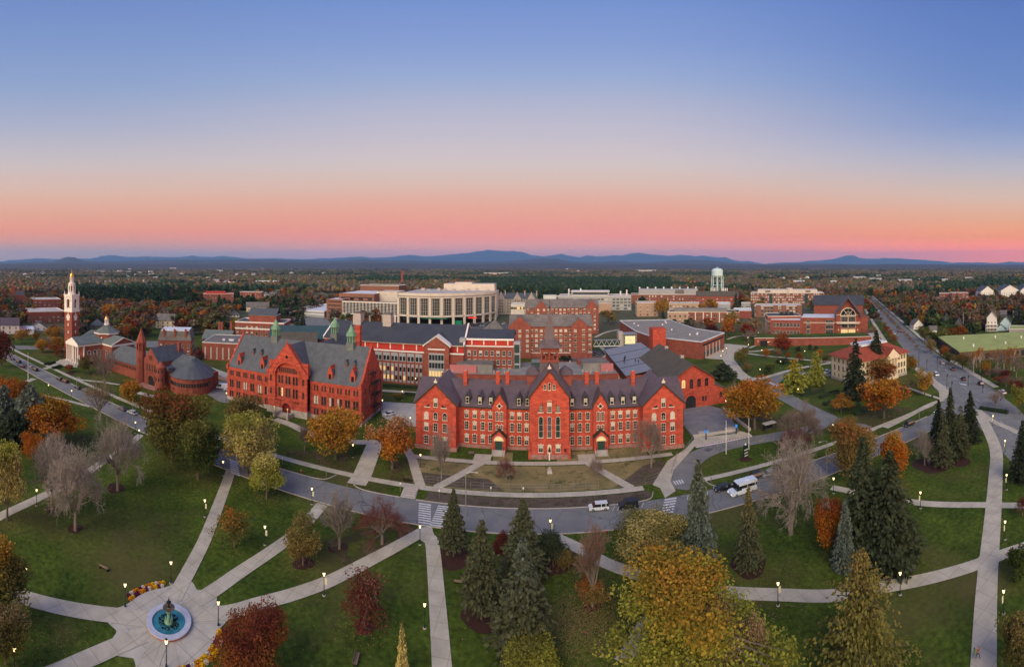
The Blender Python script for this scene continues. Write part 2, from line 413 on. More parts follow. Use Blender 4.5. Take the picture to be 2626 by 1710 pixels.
MAIN=(pts('F1',[(0,118),(80,106),(150,103),(300,92),(330,88),(380,88),(480,94),(560,98),(700,88),(830,92),(900,78),(950,64),(1020,60),(1080,61),(1150,71),(1270,77),(1330,71),(1450,73),(1640,79),(1780,63),(1840,71),(1960,76),(2050,66),(2150,73),(2240,88)])
+pts('F2',[(0,90),(200,88),(330,94),(560,97),(600,86),(700,90),(830,81),(880,77),(1010,71),(1080,83),(1200,79),(1290,75),(1370,62),(1450,56),(1500,60),(1570,71),(1640,69),(1700,66),(1750,59),(1870,50),(1980,40),(2050,23),(2130,16),(2160,11),(2220,16),(2300,22)])
+pts('F3',[(0,22),(50,22),(130,28),(180,42),(230,60),(330,72),(420,60),(510,47),(560,60),(680,78),(740,60),(800,70),(890,72),(990,57),(1060,65),(1140,45),(1190,33),(1250,38),(1290,50),(1380,55),(1480,65),(1560,62),(1600,55),(1680,62),(1750,68),(1820,65),(1960,80),(2020,78),(2100,105),(2180,115),(2230,112),(2340,132)])
+pts('F4',[(0,142),(100,130),(180,125),(330,125),(400,112),(520,108),(640,95),(700,80),(760,62),(820,57),(880,85),(960,92),(1060,92),(1100,82),(1160,88),(1240,85),(1300,92),(1370,97),(1440,110),(1560,120),(1650,125),(1730,140),(1820,134),(1900,138),(2000,135),(2080,140),(2160,142),(2270,127),(2330,132),(2380,135),(2500,120),(2700,140)]))
FOOT=(pts('F1',[(0,126),(250,122),(480,112),(560,90),(600,75),(640,72),(690,76),(720,92),(800,110),(1000,112),(1300,105),(1640,95),(1900,98),(2240,95)])
+pts('F2',[(0,96),(330,98),(560,105),(800,106),(1010,92),(1200,104),(1400,100),(1600,108),(1900,115),(2300,112)])
+pts('F3',[(0,112),(200,95),(300,82),(450,86),(560,108),(760,118),(960,112),(1050,108),(1250,125),(1500,110),(1750,98),(1900,104),(2100,125),(2340,138)])
+pts('F4',[(0,140),(180,130),(500,130),(650,138),(830,140),(1000,140),(1150,134),(1300,138),(1500,138),(1700,142),(1900,138),(2100,142),(2380,140)]))
LOW=(pts('F1',[(0,134),(480,128),(800,128),(1100,131),(1500,130),(1900,128),(2240,126)])
+pts('F2',[(0,120),(300,118),(600,122),(900,118),(1100,120),(1400,126),(1800,132),(2300,130)])
+pts('F3',[(0,128),(300,124),(430,116),(600,128),(900,134),(1300,130),(1700,132),(2300,138)])
+pts('F4',[(0,139),(400,140),(650,132),(900,138),(1300,133),(1700,138),(2380,139)]))
MTN=mat('mountain',(0.025,0.042,0.095),scale=0.0009,col2=(0.046,0.054,0.095),detail=8)  # part of the distance haze is put into this blue base colour
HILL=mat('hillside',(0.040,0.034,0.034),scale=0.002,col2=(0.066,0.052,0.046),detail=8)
MAIN=[(t,x,y-8-(10 if t=='F4' and x>1400 else 0)) for t,x,y in MAIN]; FOOT=[(t,x,y-4) for t,x,y in FOOT]
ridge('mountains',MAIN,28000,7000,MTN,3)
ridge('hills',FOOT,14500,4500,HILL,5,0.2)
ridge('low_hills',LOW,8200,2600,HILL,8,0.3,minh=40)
# ---------- the wooded plain: uncountable far crowns, one mass ----------
T=(1+5**.5)/2
ICO_V=np.array([(-1,T,0),(1,T,0),(-1,-T,0),(1,-T,0),(0,-1,T),(0,1,T),(0,-1,-T),(0,1,-T),(T,0,-1),(T,0,1),(-T,0,-1),(-T,0,1)],float)/math.sqrt(1+T*T)
ICO_F=np.array([(0,11,5),(0,5,1),(0,1,7),(0,7,10),(0,10,11),(1,5,9),(5,11,4),(11,10,2),(10,7,6),(7,1,8),(3,9,4),(3,4,2),(3,2,6),(3,6,8),(3,8,9),(4,9,5),(2,4,11),(6,2,10),(8,6,7),(9,8,1)])
def crowns_mesh(name,P,Rr,Hh,C,m,seed=1):
    rs=np.random.RandomState(seed); n=len(P)
    jit=1+rs.uniform(-.38,.38,(n,12,1)); V=ICO_V[None]*jit
    ang=rs.uniform(0,2*PI,n); ca,sa=np.cos(ang),np.sin(ang)
    x=V[:,:,0]*ca[:,None]-V[:,:,1]*sa[:,None]; y=V[:,:,0]*sa[:,None]+V[:,:,1]*ca[:,None]; z=V[:,:,2]
    X=P[:,0:1]+x*Rr[:,None]; Y=P[:,1:2]+y*Rr[:,None]; Z=Hh[:,None]*(0.55+0.47*z)
    VV=np.stack([X,Y,Z],2).reshape(-1,3)
    FF=(ICO_F[None]+(np.arange(n)*12)[:,None,None]).reshape(-1,3)
    cc=np.concatenate([np.clip(C*1.5,0,1),np.ones((n,1))],1); lum=1+rs.uniform(-.18,.18,(n,12,1)); cc=cc[:,None,:]*np.concatenate([lum,lum,lum,np.ones_like(lum)],2)
    return npmesh(name,VV,FF,[m],colors=cc.reshape(-1,4))
PAL={'grey':(0.085,0.066,0.052),'pine':(0.016,0.030,0.015),'olive':(0.070,0.060,0.020),'rust':(0.150,0.052,0.012),'gold':(0.180,0.105,0.018),'green':(0.045,0.060,0.018),'red':(0.120,0.030,0.018),'brown':(0.075,0.045,0.026)}
def forest():
    rs=np.random.RandomState(11); PX=[];RR=[];HH=[];CC=[]; NP=[];NR=[];NC=[];NK=[]
    def add(d0,d1,k):
        n=int(k); a=rs.uniform(-1.42,1.45,n); u=rs.uniform(0,1,n)
        if d1<=1500: d=np.sqrt(d0*d0+u*(d1*d1-d0*d0)); size=np.full(n,6.6 if d1<700 else 5.4)
        else: d=d0*(d1/d0)**u; size=0.0041*d
        return a,d,size
    px_of=lambda a_: X0+F*a_
    for a,d,s in (add(330,640,3900),add(600,1500,24000),add(1480,5200,40000)):
        x=d*np.sin(a); y=d*np.cos(a)
        pine=fbm(x/260,y/260,4,3)-.10*((px_of(a)>1700)&(d<1000)); clear=fbm(x/330+7,y/330,9,3)
        px=X0+F*a
        op=np.where(d<1400,clear>0.66,clear>0.63)&(d>640)
        t=(x-148)*0.64+(y-109)*0.768; off=(x-148)*0.768-(y-109)*0.64
        op|=((off>-4)&(off<20)&(t>0)&(t<600))
        pb=((px>1230)&(px<1720)&(d>620)&(d<1500))|((px>180)&(px<430)&(d>560)&(d<950))
        keep=~op|pb
        keep&=~((px>985)&(px<1262)&(d<640)&(px<1262)&(d<530)); keep&=~((px>1262)&(px<1640)&(d<520))
        keep&=~((px>1640)&(px<2230)&(d<540))&~((d<420)&(px>560)&(px<2290))
        x,y,s,d,pine,pb,px,off=[v[keep] for v in (x,y,s,d,pine,pb,px,off)]
        if d.max()<1600:
            ok=np.ones(len(x),bool)
            for i in np.nonzero(d<760)[0]: ok[i]=(not hides(x[i],y[i],12)) and free(x[i],y[i],0)
            x,y,s,d,pine,pb,px,off=[v[ok] for v in (x,y,s,d,pine,pb,px,off)]
        n=len(x); C=np.zeros((n,3)); names=np.array(['grey']*n,dtype=object)
        r2=rs.uniform(0,1,n); warm=np.clip((1500-d)/900,0,1)
        names[r2<0.22]='brown'; names[(r2>0.55)]='olive'; names[(r2>0.70)]='green'; names[(r2>0.955-0.14*warm)]='gold'; names[(r2>0.975-0.14*warm)]='rust'; names[(r2>0.994-0.03*warm)]='red'
        pm=(pine>0.60)&(rs.uniform(0,1,n)<0.7)|(pb&(rs.uniform(0,1,n)<0.86)); names[pm]='pine'
        for k,c in PAL.items(): C[names==k]=c
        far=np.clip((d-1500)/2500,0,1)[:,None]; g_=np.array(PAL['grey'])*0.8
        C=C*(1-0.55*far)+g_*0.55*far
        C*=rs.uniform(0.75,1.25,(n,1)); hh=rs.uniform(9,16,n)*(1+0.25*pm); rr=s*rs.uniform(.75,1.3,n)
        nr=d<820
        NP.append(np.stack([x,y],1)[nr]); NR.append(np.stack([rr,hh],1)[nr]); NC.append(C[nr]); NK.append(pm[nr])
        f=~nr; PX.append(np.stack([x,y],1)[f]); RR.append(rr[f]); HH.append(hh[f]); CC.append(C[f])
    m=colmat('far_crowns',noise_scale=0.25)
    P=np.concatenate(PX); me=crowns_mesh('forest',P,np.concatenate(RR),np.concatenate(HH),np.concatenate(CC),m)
    put('forest',me,kind='stuff')
    P=np.concatenate(NP);Q=np.concatenate(NR);C=np.concatenate(NC);K=np.concatenate(NK); V=[];CO=[]
    pro={}
    for k in ('broad','pine','cone'):
        for v in range(4):
            me=crown_broad(900+v,14,15,.13,shape='round' if k=='broad' else 'cone',cb=.3)[0] if k!='pine' else crown_conifer(950+v,9,8,6,.2,h=2.2,cb=.3,power=.6,droop=.1,irr=.3)[0]
            a=np.empty(len(me.vertices)*3,np.float32); me.vertices.foreach_get('co',a); pro[(k,v)]=a.reshape(-1,3)
    for i in range(len(P)):
        a=pro[('pine' if K[i] else ('broad','broad','cone')[i%3],i%4)]; an=rs.uniform(0,2*PI); c,s_=math.cos(an),math.sin(an); zm=a[:,2].max()
        x=(a[:,0]*c-a[:,1]*s_)*Q[i,0]+P[i,0]; y=(a[:,0]*s_+a[:,1]*c)*Q[i,0]+P[i,1]; z=a[:,2]/zm*Q[i,1]
        V.append(np.stack([x,y,z],1)); n=len(a)//4; lum=rs.uniform(.7,1.3,(n,1)).repeat(4,0); CO.append(np.concatenate([np.clip(C[i][None]*1.6*lum,0,1),np.ones((n*4,1))],1))
    V=np.concatenate(V); put('woodland',npmesh('woodland',V,np.arange(len(V)).reshape(-1,4),[m],colors=np.concatenate(CO)),kind='stuff')
# ---------- materials of the town ----------
M={}
ORD=['first','second','third','fourth','fifth','sixth','seventh','eighth','ninth','tenth','eleventh','twelfth','thirteenth','fourteenth','fifteenth']
M['brick_red']=mat('brick_red',(0.40,0.068,0.040),noise=0.36,scale=0.55,detail=8,stretch=(1,1,2.2))
M['brick_hot']=mat('brick_hot',(0.43,0.070,0.042),noise=0.34,scale=0.55,detail=8,stretch=(1,1,2.2))
M['brick']=mat('brick',(0.26,0.072,0.048),noise=0.25,scale=0.4,detail=8,stretch=(1,1,2))
M['brick_brown']=mat('brick_brown',(0.23,0.105,0.072),noise=0.12,scale=0.3,detail=8)
M['brick_tan']=mat('brick_tan',(0.42,0.27,0.19),noise=0.1,scale=0.3,detail=8)
M['sandstone_red']=mat('sandstone_red',(0.235,0.062,0.040),noise=0.22,scale=0.5,detail=8)
M['panel_red']=mat('panel_red',(0.46,0.045,0.028),noise=0.05,scale=0.3)
M['stone']=mat('stone',(0.36,0.31,0.27),noise=0.28,scale=0.7,detail=6)
M['plinth']=mat('plinth',(0.34,0.17,0.14),noise=0.35,scale=1.2,detail=5)
M['limestone']=mat('limestone',(0.60,0.53,0.46),noise=0.08,scale=0.3)
M['cream']=mat('cream',(0.66,0.55,0.40),noise=0.07,scale=0.5)
M['white']=mat('white_trim',(0.78,0.73,0.68),rough=0.6,noise=0.05,scale=0.5)
M['sill']=mat('pale_sill',(0.70,0.60,0.48),rough=0.7)
M['green_trim']=mat('dark_green_trim',(0.018,0.032,0.024),rough=0.5)
M['slate']=mat('slate',(0.072,0.080,0.094),rough=0.62,noise=0.22,scale=0.45,detail=8,spec=0.5)
M['slate_purple']=mat('slate_purple',(0.100,0.070,0.080),rough=0.55,noise=0.2,scale=0.5,detail=8,stretch=(1,1,0.4),spec=0.5)
M['slate_green']=mat('slate_green',(0.135,0.158,0.145),rough=0.65,noise=0.2,scale=0.5,detail=8)
M['roof_dark']=mat('dark_roof',(0.045,0.048,0.058),rough=0.6,noise=0.16,scale=0.2,detail=8,spec=0.5)
M['roof_teal']=mat('teal_roof',(0.040,0.075,0.085),rough=0.5,noise=0.15,scale=0.3)
M['roof_brown']=mat('brown_roof',(0.095,0.080,0.062),rough=0.8,noise=0.15,scale=0.3,detail=8)
M['roof_grey']=mat('grey_roof',(0.16,0.14,0.13),rough=0.9,noise=0.28,scale=0.25,detail=8)
M['roof_light']=mat('light_roof',(0.44,0.41,0.40),rough=0.9,noise=0.22,scale=0.12,detail=8)
M['roof_gravel']=mat('gravel_roof',(0.245,0.225,0.205),rough=0.95,noise=0.18,scale=0.25,detail=9)
M['roof_white']=mat('white_roof',(0.62,0.63,0.68),rough=0.7,noise=0.15,scale=0.2)
M['roof_red']=mat('red_tile_roof',(0.27,0.058,0.032),rough=0.7,noise=0.16,scale=0.5,detail=8)
M['roof_green']=mat('green_membrane_roof',(0.30,0.34,0.11),rough=0.9,noise=0.14,scale=0.12,detail=8)
M['roof_metal']=mat('metal_roof',(0.22,0.23,0.27),rough=0.45,noise=0.1,scale=0.4,metal=0.3)
M['concrete']=mat('concrete',(0.42,0.37,0.34),noise=0.12,scale=0.5,detail=8)
M['grey_panel']=mat('grey_panel',(0.34,0.34,0.35),rough=0.6,noise=0.08,scale=0.4)
M['copper']=mat('copper_green',(0.16,0.30,0.20),rough=0.7,noise=0.25,scale=0.8)
M['gold']=mat('gold',(0.85,0.50,0.12),rough=0.3,metal=0.9)
M['iron']=mat('dark_iron',(0.018,0.018,0.020),rough=0.5)
M['steel']=mat('grey_steel',(0.35,0.36,0.37),rough=0.45,metal=0.5)
M['glass']=mat('glass',(0.020,0.026,0.030),rough=0.12,spec=0.7,rand=0.5)
M['glass_green']=mat('green_glass',(0.040,0.070,0.065),rough=0.15,spec=0.7)
M['glass_blind']=mat('blind',(0.48,0.44,0.38),rough=0.5,rand=0.25)
M['glass_lit']=mat('lit_window',(0.4,0.3,0.15),emit=(1.0,0.66,0.26),emit_s=0.62)
M['tower_blue']=mat('pale_blue_paint',(0.50,0.66,0.68),rough=0.5,noise=0.06,scale=0.3)
M['wood']=mat('bench_wood',(0.19,0.14,0.11),rough=0.8,noise=0.2,scale=3)
M['door_green']=mat('green_door',(0.020,0.055,0.040),rough=0.5)
M['door_red']=mat('red_door',(0.20,0.02,0.02),rough=0.5)
WC={}
def winmesh(w,h,fm='white',pm='glass',bars=(1,1),fr=0.075,arch=False,sill=True,lintel=False):
    """mesh pair (pane, frame) facing -y, foot at z=0; cached so that all alike windows share it"""
    key=(round(w,2),round(h,2),fm,pm,bars,fr,arch,sill,lintel)
    if key in WC: return WC[key]
    p=MB(); f=MB(); hr=h-(w/2 if arch else 0)
    if arch:
        P=[(-w/2,0),(w/2,0),(w/2,hr)]+[(w/2*math.cos(a),hr+w/2*math.sin(a)) for a in [PI*i/8 for i in range(1,8)]]+[(-w/2,hr)]
        p.ext(P,-0.03,0.05); f.ring(0,hr,w/2,w/2+fr,-0.11,0.05,n=8)
    else:
        if pm=='half':
            p.mi(1).box(-w/2,w/2,-0.03,0.05,h*0.5,h); p.mi(0).box(-w/2,w/2,-0.03,0.05,0,h*0.5)
        else: p.box(-w/2,w/2,-0.03,0.05,0,h)
        f.box(-w/2-fr,w/2+fr,-0.11,0.05,h,h+fr)
    f.box(-w/2-fr,-w/2,-0.11,0.05,0,hr); f.box(w/2,w/2+fr,-0.11,0.05,0,hr)
    for i in range(1,bars[0]+1):
        x=-w/2+w*i/(bars[0]+1); f.box(x-0.022,x+0.022,-0.07,0.0,0,h-0.01 if not arch else hr)
    for i in range(1,bars[1]+1):
        z=hr*i/(bars[1]+1); f.box(-w/2,w/2,-0.075,0.0,z-0.025,z+0.025)
    if sill: f.box(-w/2-fr-0.1,w/2+fr+0.1,-0.22,0.05,-0.15,0)
    if lintel:
        f.box(-w/2-0.22,-w/2-0.07,-0.16,0.05,h-0.22,h+0.08); f.box(w/2+0.07,w/2+0.22,-0.16,0.05,h-0.22,h+0.08); f.box(-0.12,0.12,-0.17,0.05,h+fr,h+fr+0.26)
    pmats=[M['glass'],M['glass_blind']] if pm=='half' else [M[pm]]
    one=MB(); one.V=list(f.V); one.F=list(f.F); one.I=[0]*len(f.F); k=len(one.V); one.V+=p.V
    one.F+=[tuple(i+k for i in ff) for ff in p.F]; one.I+=[1+i for i in p.I]
    WC[key]=(p.mesh('window',pmats),f.mesh('frame',[M[fm]]),one.mesh('window',[M[fm]]+pmats),one,[M[fm]]+pmats)
    return WC[key]
def clusters(mb,gap=.12):
    """split a builder into the pieces that touch each other"""
    par=list(range(len(mb.V)))
    def f(a):
        while par[a]!=a: par[a]=par[par[a]]; a=par[a]
        return a
    for ff in mb.F:
        for i in ff[1:]: par[f(i)]=f(ff[0])
    comp={}
    for k,ff in enumerate(mb.F): comp.setdefault(f(ff[0]),[]).append(k)
    B=[]
    for ks in comp.values():
        P=[mb.V[i] for k in ks for i in mb.F[k]]; B.append([[min(p[j] for p in P)-gap/2 for j in range(3)],[max(p[j] for p in P)+gap/2 for j in range(3)],ks])
    ch=True
    while ch:
        ch=False
        for i in range(len(B)):
            for j in range(len(B)-1,i,-1):
                if all(B[i][0][a]<=B[j][1][a] and B[j][0][a]<=B[i][1][a] for a in range(3)):
                    B[i]=[[min(B[i][0][a],B[j][0][a]) for a in range(3)],[max(B[i][1][a],B[j][1][a]) for a in range(3)],B[i][2]+B[j][2]]; del B[j]; ch=True
    out=[]
    for _,_,ks in B:
        n=MB(); m={}
        for k in ks:
            for i in mb.F[k]:
                if i not in m: m[i]=len(n.V); n.V.append(mb.V[i])
            n.F.append(tuple(m[i] for i in mb.F[k])); n.I.append(mb.I[k])
        out.append(n)
    return out
class Building:
    def __init__(s,name,label,loc=(0,0),rz=0,cat='building',group=None):
        s.o=thing(name,label,cat,(loc[0],loc[1],0),rz,group); s.nw=0; s.rest=None; s.restm=[]
    def part(s,name,mb,mats,parent=None,label=None,smooth=False):
        if not isinstance(mats,(list,tuple)): mats=[mats]
        mats=[M[m] if isinstance(m,str) else m for m in mats]
        if name in('gutter','arch','handrail','coping','moulding','cornice','plinth','entablature','roof','parapet','truss','snow_guard','gable_wall') and len(mats)==1 and len(mb.F)<4000:
            gs=clusters(mb)
            if len(gs)>1:
                o=None
                for i,gm in enumerate(gs[:40]): o=gm.build(name,mats,parent or s.o,smooth=smooth) if i==0 else (gm.build(name,mats,parent or s.o,smooth=smooth),o)[1]
                return o
        o=mb.build(name,mats,parent or s.o,smooth=smooth)
        if label: o['label']=label
        return o
    ROT={'S':0,'E':PI/2,'N':PI,'W':-PI/2}
    def win(s,face,u,z,w,h,split=False,name='window',at=0.0,**k):
        """face S/E/N/W with the wall at coordinate `at`; u runs along x (S,N) or y (E,W)"""
        pos={'S':(u,at),'N':(u,at),'E':(at,u),'W':(at,u)}[face]
        rot=s.ROT[face] if isinstance(face,str) else face
        P,Fm,one,mbo,ms=winmesh(w,h,**k)
        s.nw+=1
        if s.nw>98:
            if s.rest is None: s.rest=MB()
            c,d=math.cos(rot),math.sin(rot); kk=len(s.rest.V)
            s.rest.V+=[(pos[0]+c*a-d*b,pos[1]+d*a+c*b,z+e) for a,b,e in mbo.V]
            idx=[]
            for m in ms:
                if m not in s.restm: s.restm.append(m)
                idx.append(s.restm.index(m))
            s.rest.F+=[tuple(i+kk for i in ff) for ff in mbo.F]; s.rest.I+=[idx[i] for i in mbo.I]
            return None
        if split:
            o=put(name,P,s.o,(pos[0],pos[1],z),rot); put('frame',Fm,o)
        else: o=put(name,one,s.o,(pos[0],pos[1],z),rot)
        return o
    def done(s):
        if s.rest is not None:
            o=s.rest.build('window',s.restm,s.o); o['kind']='stuff'
        return s
    def grid(s,face,at,us,rows,w,mix=(('glass',6),('half',3)),**k):
        """rows of (z, h); us positions along the face"""
        pool=[a for a,n in mix for _ in range(n)]
        for (z,h) in rows:
            for u in us: s.win(face,u,z,w,h,at=at,pm=random.choice(pool),**k)
def lin(a,b,n):
    return [a+(b-a)*(i+0.5)/n for i in range(n)]
def block(name,label,x0,x1,y0,y1,h,wall='brick',roof='flat',rm='roof_grey',rise=4,axis='x',win=None,loc=None,rz=0,par=0.5,band=None,base=None,mix=(('glass',6),('half',3)),fm='sill',group=None,over=0.5,extra=None,cat='building',bars=(1,1),trim='white'):
    """a plain building: walls, roof, and rows of windows. win = {face: (n, [(z,h)...], w)}"""
    if loc is None: cx,cy=(x0+x1)/2,(y0+y1)/2; loc=(cx,cy); x0-=cx;x1-=cx;y0-=cy;y1-=cy
    b=Building(name,label,loc,rz,cat,group)
    w=MB()
    w.box(x0,x1,y0,y1,0,h)
    if roof=='gable':
        if axis=='x':
            yc=(y0+y1)/2
            w.face([(x1,y0,h),(x1,y1,h),(x1,yc,h+rise)]); w.face([(x0,y0,h),(x0,yc,h+rise),(x0,y1,h)])
        else:
            xc=(x0+x1)/2
            w.face([(x0,y0,h),(x1,y0,h),(xc,y0,h+rise)]); w.face([(x0,y1,h),(xc,y1,h+rise),(x1,y1,h)])
    b.part('wall',w,wall)
    r=MB()
    if roof=='gable': r.gable(x0,x1,y0,y1,h+0.02,h+rise+0.02,axis,over)
    elif roof=='hip': r.hip(x0,x1,y0,y1,h+0.02,h+rise,over)
    elif roof=='flat':
        r.box(x0+0.3,x1-0.3,y0+0.3,y1-0.3,h+0.01,h+0.12)
    elif roof=='mansard':
        r.frust(x0-0.3,x1+0.3,y0-0.3,y1+0.3,h+0.02,h+rise,1.6,1.6)
    b.part('roof',r,rm)
    if roof=='flat' and par>0:
        t=MB(); t.box(x0-.06,x1+.06,y0-.06,y0+.3,h+0.01,h+par); t.box(x0-.06,x1+.06,y1-.3,y1+.06,h+0.01,h+par); t.box(x0-.06,x0+.3,y0+.3,y1-.3,h+0.01,h+par); t.box(x1-.3,x1+.06,y0+.3,y1-.3,h+0.01,h+par)
        b.part('parapet',t,trim)
    if band:
        t=MB()
        for z,th in band: t.box(x0-.1,x1+.1,y0-.1,y1+.1,z,z+th)
        b.part('cornice',t,trim)
    if base:
        t=MB(); t.box(x0-.12,x1+.12,y0-.12,y1+.12,0,base); b.part('plinth',t,'stone')
    for f,(n,rows,ww) in (win or {}).items():
        at={'S':y0,'N':y1,'E':x1,'W':x0}[f]; us=lin(x0,x1,n) if f in 'SN' else lin(y0,y1,n)
        b.grid(f,at,us,rows,ww,mix=mix,fm=fm,bars=bars)
    if extra: extra(b,x0,x1,y0,y1,h)
    b.done(); return b
FARB=[]
def hides(x,y,h):
    # would a tree here stand in front of a building the photo shows?
    d=math.hypot(x,y); px,pt=X0+F*math.atan2(x,y),YH+F*(H-h)/d; r=6*F/d
    return any(a-r*.6<px<b+r*.6 and d<dd and pt<yt+(yb-yt)*.72 for a,b,yt,yb,dd in FARB)
def far(name,label,t,xl,xr,yt,yb,depth,skew=0.0,**k):
    """a building whose front faces the open ground: px span, top and base rows -> metres"""
    X,Y=g(t,(xl+xr)/2,yb); d=math.hypot(X,Y); a=math.atan2(X,Y)
    FARB.append((q(t,xl,0)[0],q(t,xr,0)[0],q(t,0,yt)[1],q(t,0,yb)[1],d))
    w=(xr-xl)/ZM[t][2]*d/F; hh=H-(q(t,0,yt)[1]-YH)/F*(d+(depth/2 if k.get('roof') in ('gable','hip') and k.get('axis')!='y' else 0))
    kk=dict(k); h=kk.pop('h',None) or max(2.5,hh-(kk.get('rise',4) if kk.get('roof') in ('gable','hip','mansard') and not kk.pop('eave',False) else 0))
    kk.pop('eave',None)
    ww=kk.get('win')
    if callable(ww): kk['win']=ww(w,h,depth)
    return block(name,label,-w/2,w/2,0,depth,h,loc=(X,Y),rz=-a+skew,**kk)
def std(fl=3.6,sp=4.0,w=1.3,wh=1.6,sides=True,z0=1.0):
    def fn(W_,h,D_):
        rows=[(z0+fl*i,wh) for i in range(max(1,int((h-0.6)/fl)))]
        o={'S':(max(1,int(W_/sp)),rows,w)}
        if sides: o['E']=(max(1,int(D_/sp)),rows,w); o['W']=o['E']
        return o
    return fn
# ---------- roads, pavements, paths ----------
def asphalt(name,c,c2):
    m=mat(name,c,rough=0.9,scale=0.16,col2=c2,detail=9); nt=m.node_tree; N=nt.nodes; L=nt.links; b=N['Principled BSDF']
    src=b.inputs['Base Color'].links[0].from_socket; tc=N.new('ShaderNodeTexCoord')
    n=N.new('ShaderNodeTexNoise'); n.inputs['Scale'].default_value=0.35; L.new(tc.outputs['Object'],n.inputs['Vector'])
    ad=N.new('ShaderNodeVectorMath'); ad.operation='MULTIPLY_ADD'; L.new(n.outputs['Color'],ad.inputs[0]); ad.inputs[1].default_value=(3,3,0); L.new(tc.outputs['Object'],ad.inputs[2])
    v=N.new('ShaderNodeTexVoronoi'); v.feature='DISTANCE_TO_EDGE'; v.inputs['Scale'].default_value=0.13; L.new(ad.outputs[0],v.inputs['Vector'])
    r=N.new('ShaderNodeMapRange'); L.new(v.outputs['Distance'],r.inputs[0]); r.inputs[1].default_value=0.004; r.inputs[2].default_value=0.016; r.inputs[3].default_value=0.55; r.inputs[4].default_value=1.0
    x=N.new('ShaderNodeMix'); x.data_type='RGBA'; x.blend_type='MULTIPLY'; x.inputs[0].default_value=1; L.new(src,x.inputs[6]); L.new(r.outputs[0],x.inputs[7]); L.new(x.outputs[2],b.inputs['Base Color']); return m
def patchy(m,lo=.42,hi=.6):
    nt=m.node_tree; N=nt.nodes; L=nt.links; b=N['Principled BSDF']; tc=N.new('ShaderNodeTexCoord'); n=N.new('ShaderNodeTexNoise'); n.inputs['Scale'].default_value=.22; n.inputs['Detail'].default_value=12; n.inputs['Roughness'].default_value=.75; L.new(tc.outputs['Object'],n.inputs['Vector'])
    r=N.new('ShaderNodeMapRange'); L.new(n.outputs[0],r.inputs[0]); r.inputs[1].default_value=lo; r.inputs[2].default_value=hi; L.new(r.outputs[0],b.inputs['Alpha']); return m
ASPH=asphalt('asphalt',(0.155,0.155,0.155),(0.22,0.215,0.21)); ASPD=asphalt('dark_asphalt',(0.085,0.085,0.098),(0.120,0.118,0.128))
def paving(name,c,j=0.33):
    m=mat(name,c,rough=0.85,noise=0.16,scale=0.3,detail=7); nt=m.node_tree; N=nt.nodes; L=nt.links; b=N['Principled BSDF']
    src=b.inputs['Base Color'].links[0].from_socket; tc=N.new('ShaderNodeTexCoord')
    k=N.new('ShaderNodeTexBrick'); k.offset=0; k.inputs['Scale'].default_value=j; k.inputs['Color1'].default_value=(1,1,1,1); k.inputs['Color2'].default_value=(.93,.93,.93,1); k.inputs['Mortar'].default_value=(.62,.6,.58,1)
    k.inputs['Mortar Size'].default_value=0.014; k.inputs['Brick Width'].default_value=1.0; k.inputs['Row Height'].default_value=1.0; L.new(tc.outputs['Object'],k.inputs['Vector'])
    x=N.new('ShaderNodeMix'); x.data_type='RGBA'; x.blend_type='MULTIPLY'; x.inputs[0].default_value=1; L.new(src,x.inputs[6]); L.new(k.outputs['Color'],x.inputs[7]); L.new(x.outputs[2],b.inputs['Base Color']); return m
PATH=paving('path_concrete',(0.47,0.42,0.34)); PLAZA=paving('plaza_concrete',(0.46,0.42,0.36),0.25); PAVE=paving('grey_paving',(0.20,0.195,0.205),0.3)
PAINT=mat('road_paint',(0.62,0.61,0.62),rough=0.8,noise=0.2,scale=2.0); YPAINT=mat('yellow_paint',(0.50,0.34,0.10),rough=0.8); REDP=mat('red_paver',(0.33,0.075,0.05),rough=0.8,noise=.2,scale=2)
TAN=mat('dry_lawn',(0.29,0.215,0.095),scale=0.25,col2=(0.14,0.13,0.05),detail=9,rough=0.95); DIRT=mat('bare_earth',(0.075,0.055,0.040),scale=0.5,col2=(0.125,0.095,0.068),detail=8,rough=0.95)
MULCH=mat('mulch',(0.060,0.022,0.016),scale=2.0,col2=(0.028,0.013,0.010),detail=6,rough=1.0); LITTER=mat('leaf_litter',(0.135,0.085,0.045),scale=1.6,col2=(0.060,0.058,0.022),detail=9,rough=0.95)
GRASS2=mat('grass_patch',(0.040,0.062,0.018),scale=0.15,col2=(0.060,0.085,0.022),detail=9,rough=0.95)
ZL=[0.0]; ZC={}
def nz(m=None):
    """stacked sheets: earth under asphalt under concrete under paint, neighbours a few millimetres apart"""
    nm=m.name if m is not None else 'top'
    base,n,st=(0.008,6,.004) if nm in('dry_lawn','bare_earth','leaf_litter','mulch','grass_patch') else (0.034,8,.004) if 'asphalt' in nm else (0.070,45,.0013) if 'concrete' in nm or 'paving' in nm else (0.132,9,.004)
    k=ZC.get(base,0); ZC[base]=k+1; ZL[0]=base+(k%n)*st; return ZL[0]
def way(name,m,t,P,w,smooth=True,world=False,ext=0):
    W_=P if world else [g(t if len(p)==2 else p[0],*p[-2:]) for p in P]
    if ext:
        a,b=W_[-2:]; l=math.dist(a,b); st=max(4.0,l); W_=W_+[(b[0]+(b[0]-a[0])/l*st*k,b[1]+(b[1]-a[1])/l*st*k) for k in range(1,int(ext/st)+2)]
    mb=MB(); strip(mb,W_,w,nz(m),smooth); return struct(name,mb.mesh(name,[m]))
def area(name,m,t,P,world=False,z=None):
    W_=P if world else [g(t if len(p)==2 else p[0],*p[-2:]) for p in P]
    mb=MB(); sheet(mb,W_,nz(m) if z is None else z); return struct(name,mb.mesh(name,[m]))
def rect(x0,x1,y0,y1): return [(x0,y0),(x1,y0),(x1,y1),(x0,y1)]
